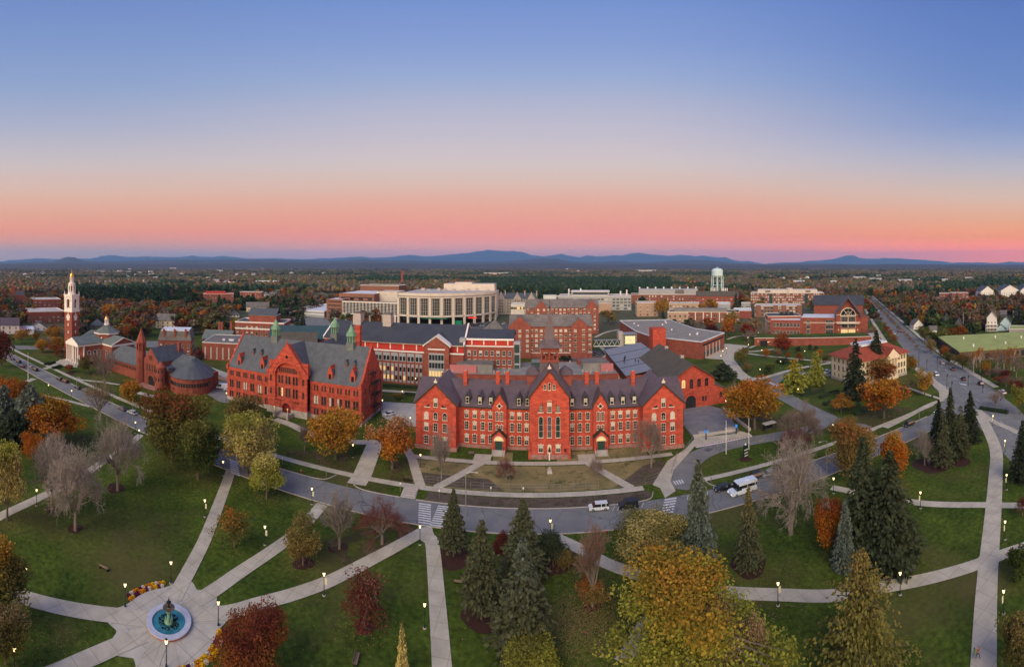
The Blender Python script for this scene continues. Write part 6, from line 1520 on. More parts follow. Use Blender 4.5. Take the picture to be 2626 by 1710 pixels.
# ================= water tower =================
def water_tower():
    X,Y=g('Z5',540,262); d=math.hypot(X,Y)
    b=Building('water_tower','pale blue elevated water tank on eight legs rising above the brick roofs',(X,Y),0,'water tower')
    R0=14.6; zt=H-(q('F3',0,170)[1]-YH)/F*d; zs=H-(q('F3',0,195)[1]-YH)/F*d; zb=H-(q('F3',0,238)[1]-YH)/F*d
    r=(1994-1888)/2/3.606/F*d
    b.part('tank',MB().lathe(0,0,[(.4*r,zb-4.5),(.8*r,zb-2.8),(r,zb),(r,zs),(.93*r,zs+(zt-zs)*.35),(.72*r,zs+(zt-zs)*.7),(.4*r,zs+(zt-zs)*.92),(0.02,zt)],28),'tower_blue',smooth=True)
    b.part('balcony',MB().cyl(0,0,zb-.4,zb+.1,r*1.07,r*1.07,28).cyl(0,0,zb+.1,zb+.2,r*1.08,r*1.08,28),'tower_blue')
    b.part('finial',MB().cyl(0,0,zt-.2,zt+2.2,.5,.3,8),'white')
    for i in range(8):
        a=2*PI*(i+.5)/8; b.part('leg',MB().tube((r*1.12*math.cos(a),r*1.12*math.sin(a),0),(r*.98*math.cos(a),r*.98*math.sin(a),zb),.75,.7,8),'tower_blue')
    b.part('riser',MB().cyl(0,0,0,zb-3,1.6,1.6,12),'tower_blue')
    for f in (.28,.60):
        t=MB(); z=zb*f
        for i in range(8):
            a=2*PI*(i+.5)/8; c=2*PI*(i+1.5)/8; k=r*(1.12-.14*f); t.tube((k*math.cos(a),k*math.sin(a),z),(k*math.cos(c),k*math.sin(c),z),.32,n=4)
        b.part('ring_beam',t,'tower_blue')
    t=MB()
    for i in range(8):
        a=2*PI*(i+.5)/8; c=2*PI*(i+1.5)/8; k=r*1.06
        t.tube((k*math.cos(a),k*math.sin(a),zb*.28),(k*math.cos(c),k*math.sin(c),zb*.6),.14,n=4); t.tube((k*math.cos(c),k*math.sin(c),zb*.28),(k*math.cos(a),k*math.sin(a),zb*.6),.14,n=4)
        t.tube((k*math.cos(a),k*math.sin(a),zb*.6),(k*math.cos(c),k*math.sin(c),zb*.97),.14,n=4)
    b.part('brace',t,'tower_blue')
water_tower()
# ================= buildings left of the spired hall =================
W_=std
far('school','two storey brick school with white flat roof behind the steeple','Z1',330,605,457,556,30,skew=.15,wall='brick',rm='roof_light',win=W_(3.6,5,2.4,1.4))
far('low_school','low brick school wing with patchy white roof left of the clock tower','Z1',290,650,580,690,36,skew=.2,wall='brick',rm='roof_light',win=W_(3.4,4,2.0,1.6))
def annex(b,x0,x1,y0,y1,h): b.part('flat_annex',MB().box(x1,x1+12,y0-3,y1,0,h*.55),'white'); b.part('annex_roof',MB().box(x1-.2,x1+12.3,y0-3.3,y1+.2,h*.55,h*.55+.3),'roof_white')
far('white_house','large white house with purple gabled roof and flat annex at the left edge','Z1',5,190,640,800,16,wall='white',roof='gable',rm='slate_purple',rise=5,win=W_(3.2,4,1.2,1.6),extra=annex)
far('white_house','small cream house with black gabled roof left of the clock tower','Z1',300,465,690,768,10,wall='white',roof='gable',axis='y',rm='roof_dark',rise=4.5,win=W_(3,4,1.2,1.5))
far('victorian_hall','grey mansard roofed brick hall with belfry far behind the school','Z1',135,250,380,490,16,wall='brick',roof='mansard',rm='slate',rise=5,win=W_(3.6,3,1.1,1.7),extra=lambda b,x0,x1,y0,y1,h:[b.part('bell_tower',MB().box(x0-3,x0+2,y0,y0+5,0,h+13).cyl(x0-.5,y0+2.5,h+13,h+19,3,.2,4,a0=PI/4),'brick')])
far('grey_house','grey shingled house with pointed turret roof behind the chapel dome','Z1',895,1040,682,745,12,wall='roof_grey',roof='hip',rm='slate',rise=5,win=W_(3,4,1.1,1.5))
far('cream_house','cream three storey house with grey gabled roof behind the library','Z1',1545,1740,600,745,14,skew=-.25,wall='cream',roof='gable',axis='x',rm='roof_grey',rise=5,win=W_(3.1,4,1.1,1.6))
def steps_(b,x0,x1,y0,y1,h):
    b.part('roof_top',MB().box(x0+1.4,x1-1.4,y0+1.4,y1-1.4,h+5.6,h+6.1),'roof_white')
    for u in lin(x0,x1,3): b.part('chimney',MB().box(u-.6,u+.6,y0+.2,y0+1.2,h-2,h+7),'brick')
far('mansard_hall','brick hall with shingled mansard roof and white flat top behind the round library','Z1',1570,1900,775,1010,18,skew=-.15,wall='brick',roof='mansard',rm='roof_grey',rise=5.6,win=W_(3.8,3.4,1.2,2.0),extra=steps_)
def ng(b,x0,x1,y0,y1,h):
    m=(x0+x1)/2
    w=MB(); w.ext([(x0+(x1-x0)*.24,h),(x0+(x1-x0)*.8,h),(x0+(x1-x0)*.8,h+5.4),(x0+(x1-x0)*.24,h+5.4)],y0+6,y1-3); o=b.part('upper_block',w,'brick')
    b.part('roof',MB().gable(x0+(x1-x0)*.24,x0+(x1-x0)*.8,y0+6,y1-3,h+5.4,h+9.6,'x',.6),'slate',parent=o); b.part('cornice',MB().box(x0+(x1-x0)*.235,x0+(x1-x0)*.805,y0+5.9,y1-2.9,h+4.8,h+5.4),'white',parent=o)
far('neoclassical_hall','brick hall with wide white cornices and blue gabled top storey','Z2',385,890,500,690,24,skew=-.28,wall='brick',rm='roof_dark',par=.9,band=[(9.2,1.0)],win=W_(4,3.6,1.4,2.4),extra=ng)
far('gabled_brick_hall','dark brick hall with grey gabled roof and tall chimney left of the scarlet hall','Z2',65,355,568,740,16,skew=-.3,wall='brick',roof='gable',rm='slate_green',rise=5,win=W_(3.6,4,1.2,2),extra=lambda b,x0,x1,y0,y1,h:[b.part('chimney',MB().box(u-.8,u+.8,y1-3,y1-1.6,h,h+10),'brick') for u in (x0+8,(x0+x1)/2,x1-3)])
far('flat_brick_hall','brick hall with pale vertical strips and grey flat roof left of the scarlet hall','Z2',65,430,700,870,30,skew=-.25,wall='brick',rm='roof_grey',par=.4,win=W_(9,3.3,.6,6.5,z0=1.0),mix=(('glass_blind',1),),extra=lambda b,x0,x1,y0,y1,h:[b.part('roof_plant',MB().box(u,u+1.6,y0+9,y0+10.5,h,h+1.2),'roof_white') for u in (x0+10,x0+14,x0+20,x1-6)])
far('teal_roofed_hall','long teal metal roofed hall behind the scarlet gabled hall','Z2',735,1340,525,790,22,skew=-.05,wall='brick',roof='gable',rm='roof_teal',rise=7)
far('ochre_hall','brick hall with shallow brown roof and dormers in front of the teal roof','Z2',790,1210,590,850,20,skew=-.05,wall='brick',roof='gable',rm='roof_brown',rise=6,win=W_(3.6,5,2.4,1.6))
far('brick_school','red brick building with bright red upper storey among autumn trees','Z2',82,385,208,292,24,wall='brick',rm='panel_red',win=W_(3.8,4,1.4,1.8),extra=lambda b,x0,x1,y0,y1,h:[b.part('upper_storey',MB().box(x0+4,x1-12,y0+3,y1-2,h,h+3),'panel_red')])
far('apartment_block','three storey brick apartment block with cornice left of the parking deck','Z2',445,665,192,270,20,skew=-.2,wall='brick',rm='roof_grey',win=W_(3.5,3.6,1.2,1.8))
far('clapboard_house','pale green clapboard house with dark hip roof beside the apartment block','Z2',672,735,185,252,12,wall='white',roof='hip',rm='slate_green',rise=4,win=W_(3,3,1.1,1.6))
far('clapboard_house','white clapboard house with grey roof next to the pale green one','Z2',742,802,190,245,12,wall='white',roof='gable',rm='roof_grey',rise=4,win=W_(3,3,1.1,1.6))
far('cream_house','long tan house with several gables below the apartment block','Z2',510,740,290,385,14,wall='cream',roof='gable',rm='roof_grey',rise=5,win=W_(3,5,1.1,1.5))
far('white_house','white cottage with hipped grey roof and dormer near the red maple','Z2',343,440,372,440,11,wall='white',roof='hip',rm='roof_grey',rise=4.5,win=W_(3,3,1.1,1.5))
def deck(b,x0,x1,y0,y1,h):
    b.part('ramp',MB().box(x0,x1,y0-.1,y0,h*.45,h*.6),'white')
far('parking_deck','flat white parking deck with rows of parked cars on top','Z2',900,1310,395,432,80,skew=-.55,h=6,wall='grey_panel',rm='roof_white',par=1.0,extra=deck)
far('office_block','long brick office block with white horizontal bands on the far plain','Z2',45,390,92,130,40,wall='brick',rm='roof_light',band=[(4,1.4),(9,1.4)])
far('office_block','low white industrial roof on the plain right of the banded office block','Z2',600,835,92,104,40,h=7,wall='white',rm='roof_white')
# ================= right hand side =================
far('brick_residence','long brick residence block with rows of pale windows beyond the avenue','Z6',740,970,150,192,24,wall='brick',rm='roof_dark',win=W_(3.2,4.2,2.2,1.6))
far('brick_residence','brick residence block behind, half hidden by pines','Z6',985,1290,140,185,24,wall='brick',rm='roof_dark',win=W_(3.2,4.2,2.2,1.6))
far('brick_residence','dark brick residence block left of the grey gabled apartments','Z6',1300,1520,132,180,24,wall='brick',rm='roof_dark')
far('brick_residence','nearest brick residence of the cluster with two end blocks','Z6',1220,1388,200,272,22,skew=.1,wall='brick',rm='roof_grey',win=W_(3.2,5,2.4,1.8))
far('brick_residence','brick residence wing with tall dark window strips','Z6',1095,1222,205,262,20,wall='brick',rm='roof_grey',win=W_(3.2,5,2.4,1.8))
for i,(a,c) in enumerate(((1505,1650),(1705,1895))):
    far('gabled_apartments',('pale grey gabled apartment block at the far right','white gabled apartment block with red brick panels at the right edge')[i],'Z6',a,c,118 if i else 130,248,30,skew=.35,wall='white',roof='gable',axis='y',rm='slate',rise=9,win=W_(3.2,3.8,1.3,1.5))
far('gabled_apartments','last pale gabled apartment block cut by the right edge','Z6',1900,2040,118,245,30,skew=.35,wall='white',roof='gable',axis='y',rm='slate',rise=9,win=W_(3.2,3.8,1.3,1.5))
far('white_cottage','white cottage with grey roof beside the avenue','Z6',838,940,462,560,9,skew=.4,wall='white',roof='gable',axis='y',rm='roof_grey',rise=4.5,win=W_(3,3,1.1,1.5))
far('garage','small white garage behind the round green tree by the avenue','Z6',995,1072,530,592,8,wall='white',roof='gable',rm='roof_grey',rise=2.5)
far('grey_house','grey brown gabled house among bare trees beyond the green roof','Z6',1255,1332,452,560,10,wall='roof_grey',roof='gable',axis='y',rm='slate',rise=5,win=W_(3,3,1.1,1.5))
far('grey_house','small grey green house half hidden left of the utility pole','Z6',1140,1190,410,470,9,wall='slate_green',roof='gable',axis='y',rm='roof_grey',rise=4,win=W_(3,3,1.0,1.4))
def porch(b,x0,x1,y0,y1,h): b.part('porch',MB().box(x0-1,x1+1,y0-2.5,y0,2.8,3.2).box(x0-1,x1+1,y0-2.5,y0,5.8,6.2).box(x0-.8,x0-.5,y0-2.4,y0-2.1,0,6).box(x1+.5,x1+.8,y0-2.4,y0-2.1,0,6),'white')
far('victorian_house','tall white victorian house with stacked porches','Z6',1568,1668,385,582,12,wall='white',roof='gable',axis='y',rm='roof_grey',rise=5,win=W_(3,2.4,1.0,1.6),extra=porch)
far('victorian_house','pale blue grey victorian house right of the white one','Z6',1700,1812,435,572,12,wall='tower_blue',roof='gable',axis='y',rm='slate',rise=5.5,win=W_(3,2.6,1.0,1.6))
far('garage','teal garage with dark gabled roof in front of the pale blue house','Z6',1670,1752,510,575,8,wall='tower_blue',roof='gable',axis='y',rm='roof_teal',rise=3)
far('white_house','white house with grey gables at the far right beyond the garages','Z6',1830,1925,380,440,11,wall='white',roof='gable',rm='roof_grey',rise=4,win=W_(3,3,1.0,1.5))
far('grey_house','brown grey house roof behind the pale blue house','Z6',1700,1765,380,435,10,wall='roof_grey',roof='gable',rm='roof_grey',rise=4)
far('shed','long low shed with dark curved roof edge at the right edge','Z6',1790,2000,560,620,20,wall='concrete',rm='roof_green')
# spires and tanks far off
X,Y=g('F1',1033,237)
b=Building('twin_spired_church','far brick church with two thin green spires',(X,Y),-math.atan2(X,Y),'church')
dd=math.hypot(X,Y); hh=H-(q('F1',0,182)[1]-YH)/F*dd
b.part('wall',MB().box(-10,10,0,30,0,14),'brick')
for s in (-9,9): o=b.part('tower',MB().box(s-3,s+3,-3,3,0,hh*.55),'brick'); b.part('spire',MB().cyl(s,0,hh*.55,hh,3,.1,6),'copper',parent=o)
X,Y=g('F1',1330,345); b=Building('chimney_stack','tall pale chimney stack on the plain left of centre',(X,Y),0,'chimney'); b.part('shaft',MB().cyl(0,0,0,H-(q('F1',0,280)[1]-YH)/F*math.hypot(X,Y),3.2,2.2,12),'concrete'); b.part('rim',MB().cyl(0,0,H-(q('F1',0,280)[1]-YH)/F*math.hypot(X,Y)-1.5,H-(q('F1',0,280)[1]-YH)/F*math.hypot(X,Y),2.5,2.5,12),'white')
# small far houses of the town on the plain, single roofs between crowns
def far_houses():
    rs=random.Random(5); wl=['white','white','white','cream','brick','grey_panel','limestone']; rl=['roof_grey','roof_light','roof_dark','slate','roof_grey']
    protos=[]
    for k in range(8):
        w=MB(); L=rs.uniform(5,8); D_=rs.uniform(4,5.5); h=rs.uniform(5,7.5); w.box(-L,L,-D_,D_,0,h); w.face([(L,-D_,h),(L,D_,h),(L,0,h+3.4)]); w.face([(-L,-D_,h),(-L,0,h+3.4),(-L,D_,h)])
        f=k/8; wm=w.mesh('wall',[M[wl[k%7]]]); rm_=MB().gable(-L,L,-D_,D_,h,h+3.4,'x',.4).mesh('roof',[M[rl[k%5]]]); protos.append((wm,rm_))
    zones=[('F1',(0,640),(222,330),66,'small pale house in the trees left of the steeple'),
           ('F1',(720,1300),(205,340),66,'small pale house in the trees right of the steeple'),
           ('F1',(1300,2300),(205,330),34,'small house roof on the wooded plain above the round library'),
           ('F2',(0,900),(170,260),18,'tiny roof on the far plain above the parking deck'),
           ('F4',(150,1100),(262,330),24,'small roof on the plain beyond the great brick gable'),
           ('F4',(1100,1800),(285,335),22,'small pale roof beyond the avenue at the right'),
           ('F3',(100,2300),(190,262),12,'tiny pale building on the far plain above the pine belt')]
    for t,(xa,xb),(ya,yb),n,lab in zones:
        for i in range(n):
            X,Y=g(t,rs.uniform(xa,xb),rs.uniform(ya,yb)); k=rs.randrange(8); d=math.hypot(X,Y)
            if d>5500: continue
            s=rs.uniform(.9,1.4)*(1.0 if d<1500 else 1.0+(d-1500)/2500)
            fx=(pix(X,Y)[0]-q(t,xa,0)[0])/((xb-xa)/3.606); wn={'grey_panel':'grey','limestone':'beige'}.get(wl[k%7],wl[k%7]); L_=lab.replace('small pale house','small %s house'%wn).replace('small house roof','small %s house'%wn).replace('tiny roof','tiny %s house'%wn).replace('small roof','small %s house'%wn).replace('small pale roof','small %s house'%wn).replace('tiny pale building','tiny %s house'%wn)+', '+('left','middle','right')[min(2,int(fx*3))]+' part'
            o=thing('far_house',L_,'house',(X,Y,0),rs.uniform(0,PI),L_,scale=(s,s,s*.9 if d<1500 else s*.7+.5))
            put('wall',protos[k][0],o); put('roof',protos[k][1],o)
    # long low commercial roofs
    for t,x,y,wpx in (('F1',1600,186,60),('F1',1200,196,30),('F1',1290,240,40),('F1',1440,300,40),('F2',2230,248,200),('F3',10,246,80),('F3',1290,215,180),('F4',880,298,110),('F4',1030,316,110),('F4',1300,330,120),('F4',1480,320,100),('F4',640,348,50),('F4',320,345,100),('F4',1660,326,70),('F4',1890,304,60)):
        X,Y=g(t,x,y); d=math.hypot(X,Y); w=wpx/3.606*d/F
        o=thing('far_warehouse','long low pale roof on the distant plain','warehouse',(X,Y,0),-math.atan2(X,Y),'long low roofs on the distant plain')
        put('wall',MB().box(-w/2,w/2,0,30,0,12+d*.002).mesh('wall',[M['limestone']]),o); put('roof',MB().box(-w/2-1,w/2+1,-1,31,12+d*.002,13.5+d*.002).mesh('roof',[M['roof_white']]),o)
far_houses()
# ---------- trees: leaf-card crowns on branching limbs; meshes are shared, colour is per tree ----------
def leafmat(name,var=0.28):
    m=bpy.data.materials.new(name); m.use_nodes=True; nt=m.node_tree; N=nt.nodes; L=nt.links; N.remove(N['Principled BSDF']); out=N['Material Output']
    at=N.new('ShaderNodeVertexColor'); at.layer_name='col'; sp=N.new('ShaderNodeSeparateColor'); L.new(at.outputs[0],sp.inputs[0])
    oi=N.new('ShaderNodeObjectInfo'); t2=N.new('ShaderNodeAttribute'); t2.attribute_type='OBJECT'; t2.attribute_name='tint2'
    mx=N.new('ShaderNodeMix'); mx.data_type='RGBA'; L.new(sp.outputs[1],mx.inputs[0]); L.new(oi.outputs['Color'],mx.inputs[6]); L.new(t2.outputs['Color'],mx.inputs[7])
    hs=N.new('ShaderNodeHueSaturation'); mr=N.new('ShaderNodeMapRange'); L.new(sp.outputs[0],mr.inputs[0]); mr.inputs[3].default_value=1-var*1.3; mr.inputs[4].default_value=1+var*1.5; L.new(mr.outputs[0],hs.inputs['Value'])
    mh=N.new('ShaderNodeMapRange'); L.new(sp.outputs[2],mh.inputs[0]); mh.inputs[3].default_value=0.478; mh.inputs[4].default_value=0.522; L.new(mh.outputs[0],hs.inputs['Hue'])
    L.new(mx.outputs[2],hs.inputs['Color'])
    d=N.new('ShaderNodeBsdfDiffuse'); t=N.new('ShaderNodeBsdfTranslucent'); ms_=N.new('ShaderNodeMixShader'); ms_.inputs[0].default_value=0.3
    L.new(hs.outputs[0],d.inputs[0]); L.new(hs.outputs[0],t.inputs[0]); L.new(d.outputs[0],ms_.inputs[1]); L.new(t.outputs[0],ms_.inputs[2]); L.new(ms_.outputs[0],out.inputs[0]); return m
LEAF=leafmat('foliage'); NEEDLE=leafmat('needles',0.22)
BARK=mat('bark',(0.115,0.090,0.072),rough=0.95,noise=0.3,scale=3); BARKG=mat('grey_bark',(0.20,0.165,0.135),rough=0.95,noise=0.25,scale=3); BARKW=mat('white_bark',(0.50,0.43,0.36),rough=0.9,noise=0.3,scale=2)
def cards(rs,C,S,up=0.35,long=1.0,droop=None):
    """quads centred at C (n,3), half-size S (n,), tilted at random"""
    n=len(C); a=rs.normal(size=(n,3)); a[:,2]*=(1-up) ; a/=np.linalg.norm(a,axis=1)[:,None]
    if droop is not None: a=a*0.5+droop; a/=np.linalg.norm(a,axis=1)[:,None]
    b=np.cross(a,rs.normal(size=(n,3))); b/=np.linalg.norm(b,axis=1)[:,None]+1e-9
    A=a*(S*long)[:,None]; B=b*S[:,None]
    V=np.stack([C-A-B*.6,C+A*.2-B,C+A+B*.5,C-A*.2+B],1).reshape(-1,3); F_=np.arange(n*4).reshape(n,4); return V,F_
def tubes(segs,n=5):
    """segs: list of (p,q,r0,r1) -> arrays"""
    mb=MB()
    for p,q_,r0,r1 in segs: mb.tube(p,q_,r0,r1,n)
    return mb
def crown_broad(seed,nc,nl,ls,h=1.8,cb=0.26,gap=0.0,fl=1.0,shape='round',rf=1.0):
    rs=np.random.RandomState(seed); rc=(h-cb)/2; zc=(h+cb)/2; C=[];K=[]
    cents=[]; lobes=[]
    nlb=rs.randint(6,10)
    for j in range(nlb):
        a=2*PI*j/nlb*1.62+rs.uniform(-.5,.5); zz=rs.uniform(-.55,.6); rr_=rs.uniform(.30,.62)*(1-.35*abs(zz)); lobes.append((np.array([math.cos(a)*rr_,math.sin(a)*rr_,zz]),rs.uniform(.30,.50)))
    lobes.append((np.array([rs.uniform(-.15,.15),rs.uniform(-.15,.15),.5]),.42)); lobes.append((np.zeros(3),.55))
    while len(cents)<nc:
        u=rs.normal(size=3); u/=np.linalg.norm(u); r=rs.uniform(.35,1)**.6
        lc,ls_=lobes[len(cents)%len(lobes)]; p=lc+u*r*ls_
        if shape=='vase' : w=0.55+0.5*(p[2]+1)/2; p[0]*=w; p[1]*=w
        if shape=='cone': w=1.05-0.8*(p[2]+1)/2; p[0]*=w; p[1]*=w
        q_=np.array([p[0],p[1],zc+p[2]*rc]); cents.append((q_,rs.uniform(.17,.30)*rf))
    th=np.array([math.atan2(c[0][1],c[0][0]) for c in cents]); k1,k2,k3=rs.uniform(0,6.28,3)
    for i,(q_,r) in enumerate(cents):
        f=1+.16*math.sin(2*th[i]+k1)+.13*math.sin(3*th[i]+k2+2.5*q_[2])+.10*math.sin(5*th[i]+k3+4*q_[2]); q_[0]*=f; q_[1]*=f; q_[2]+=.10*math.sin(3*th[i]+k3)
        cents[i]=(q_,r*rs.choice([.7,.9,1.1,1.25]))
    segs=[]; base=np.array([0,0,0.]); fork=np.array([0,0,cb*0.95+.1])
    segs.append((base,fork,.055,.038)); lim=[]
    for k in range(6):
        a=2*PI*k/6+rs.uniform(-.4,.4); e=np.array([math.cos(a)*.38,math.sin(a)*.38,zc-.1+rs.uniform(-.25,.25)]); m=(fork+e)/2+np.array([0,0,-.05]); segs+= [(fork,m,.03,.02),(m,e,.02,.012)]; lim.append(e)
    segs.append((fork,np.array([0,0,h*.85]),.03,.008)); lim.append(np.array([0,0,h*.7]))
    for q_,r in cents[:60]:
        e=min(lim,key=lambda l:np.linalg.norm(l-q_)); segs.append((e,q_,.011,.004))
    tone=[];h2=[];hu=[]
    for q_,r in cents:
        n=int(nl*(r/.24/rf)**2*rs.uniform(.6,1.3)); u=rs.normal(size=(n,3)); u/=np.linalg.norm(u,axis=1)[:,None]; rr=r*rs.uniform(.55,1.12,n)[:,None]
        p=q_+u*rr*np.array([1,1,.85]); 
        C.append(p); tone.append(np.clip(rs.uniform(.2,.8)+rs.uniform(-.3,.3,n),0,1)); hv=np.clip((p[:,2]-cb)/(h-cb),0,1)
        h2.append(np.clip((hv-0.62)*2.4+rs.uniform(-.45,.45)+rs.uniform(-.15,.15,n),0,1)); hu.append(np.clip(rs.uniform(.2,.8)+rs.uniform(-.2,.2,n),0,1))
    C=np.concatenate(C); S=ls*rs.uniform(.6,1.35,len(C)); V,F_=cards(rs,C,S)
    cc=np.stack([np.concatenate(tone),np.concatenate(h2),np.concatenate(hu),np.ones(len(C))],1).repeat(4,0)
    return npmesh('crown',V,F_,[LEAF],colors=cc), tubes(segs).mesh('trunk',[BARK])
def crown_conifer(seed,whorls,nb,nq,ls,h=4.0,cb=0.22,power=.78,droop=.35,irr=.15,open_=0.0):
    rs=np.random.RandomState(seed); C=[];S=[];D=[];tone=[];segs=[(np.zeros(3),np.array([0,0,h*.98]),.05,.006)]
    for w in range(whorls):
        t=(w+rs.uniform(-.3,.3))/whorls; t=max(0,min(.985,t)); z=cb+(h-cb)*t; L0=(1-t)**power*(1+rs.uniform(-irr,irr))+.03
        if t<.12: L0*=.78+t*1.8
        for b in range(max(4,int(nb*(.45+.55*(1-t))))):
            a=rs.uniform(0,2*PI); L=L0*rs.uniform(.72,1.08); u=np.array([math.cos(a),math.sin(a),0]); 
            n=max(3,int(nq*L+2)); s=np.sort(rs.uniform(.12 if open_==0 else .35,1,n)); zz=z+(.10*s-droop*s*s)*L*1.25+rs.uniform(-.03,.03,n)
            p=u[None]*(s*L)[:,None]; side=np.array([-u[1],u[0],0]); p=p+side[None]*(rs.uniform(-1,1,n)*(.10+.10*L)*(1.15-s*.7))[:,None]; p[:,2]=zz-np.abs(rs.normal(0,.025,n))
            C.append(p); S.append(ls*(.75+.5*(1-t))*rs.uniform(.7,1.3,n)*(1.15-.45*s)); D.append(u[None]*.8+np.array([0,0,-.45])[None]+rs.normal(0,.25,(n,3))); tone.append(np.clip(.25+.5*s+rs.uniform(-.25,.25)+rs.uniform(-.2,.2,n),0,1))  # needle value rises from trunk to branch tip, plus random scatter
            if w<whorls*.75 and b%3==0: segs.append((np.array([0,0,z]),np.array([u[0]*L*.8,u[1]*L*.8,z+(.08-droop*.64)*L]),.014,.004))
    C=np.concatenate(C);S=np.concatenate(S);D=np.concatenate(D); V,F_=cards(rs,C,S,long=1.7,droop=D)
    hv=np.clip((C[:,2]/h-.6)*2+rs.uniform(-.5,.5,len(C)),0,1); cc=np.stack([np.concatenate(tone),hv,rs.uniform(.2,.8,len(C)),np.ones(len(C))],1).repeat(4,0)
    return npmesh('crown',V,F_,[NEEDLE],colors=cc), tubes(segs).mesh('trunk',[BARK])
def bare(seed,lv=5,h=1.9,spread=.62,first=.24,kids=(6,5,4,4,4),bark=None,thick=1.0,fine=.0042):
    rs=np.random.RandomState(seed); segs=[];tw=[]
    def grow(p,d,L,r,l):
        d=d/np.linalg.norm(d); m=p+d*L*.5+rs.normal(0,.035*L,3); e=m+(d+np.array([0,0,.10])+rs.normal(0,.12,3))*L*.5
        if l<3: segs.append((p,m,r,r*.8)); segs.append((m,e,r*.8,r*.55))
        else: tw.append((p,m,r)); tw.append((m,e,r*.8))
        if l>=lv: return
        n=kids[l]
        for k in range(n):
            f=rs.uniform(.35,1.0); q_=p+(m-p)*min(1,f*2) if f<.5 else m+(e-m)*(f-.5)*2
            s=spread*rs.uniform(.6,1.3); a=rs.uniform(0,2*PI); o=np.cross(d,[math.cos(a),math.sin(a),.3]); o/=np.linalg.norm(o)+1e-9
            grow(q_,d*(1-s*.35)+o*s+np.array([0,0,.12 if l<3 else -.05]),L*rs.uniform(.52,.74),max(fine,r*.48),l+1)
    grow(np.zeros(3),np.array([0,0,1.]),h*first,.055*thick,0) if first<.2 else None
    p=np.zeros(3); top=np.array([0,0,h*first]); segs.append((p,top,.06*thick,.048*thick))
    for k in range(kids[0]):
        a=2*PI*k/kids[0]+rs.uniform(-.4,.4); s=spread*rs.uniform(.6,1.7)*(1.25 if spread>.5 else 1)
        grow(top+np.array([0,0,rs.uniform(-.10,.05)]),np.array([math.cos(a)*s,math.sin(a)*s,.9]),h*.36*rs.uniform(.8,1.2),.030*thick,1)
    grow(top,np.array([0,0,1.]),h*.38,.034*thick,1)
    P=np.array([t[0] for t in tw]);Q=np.array([t[1] for t in tw]);r=np.array([max(fine,t[2]) for t in tw]); d=Q-P; s=np.cross(d,rs.normal(size=d.shape)); s/=np.linalg.norm(s,axis=1)[:,None]+1e-9; s*=r[:,None]
    V=np.stack([P-s,P+s,Q+s*.6,Q-s*.6],1).reshape(-1,3); F_=np.arange(len(V)).reshape(-1,4)
    cc=np.stack([rs.uniform(.2,.8,len(P)),rs.uniform(0,1,len(P))**3,rs.uniform(.3,.7,len(P)),np.ones(len(P))],1).repeat(4,0)
    return npmesh('crown',V,F_,[LEAF],colors=cc), tubes(segs,6).mesh('trunk',[bark or BARKG])
PR={}
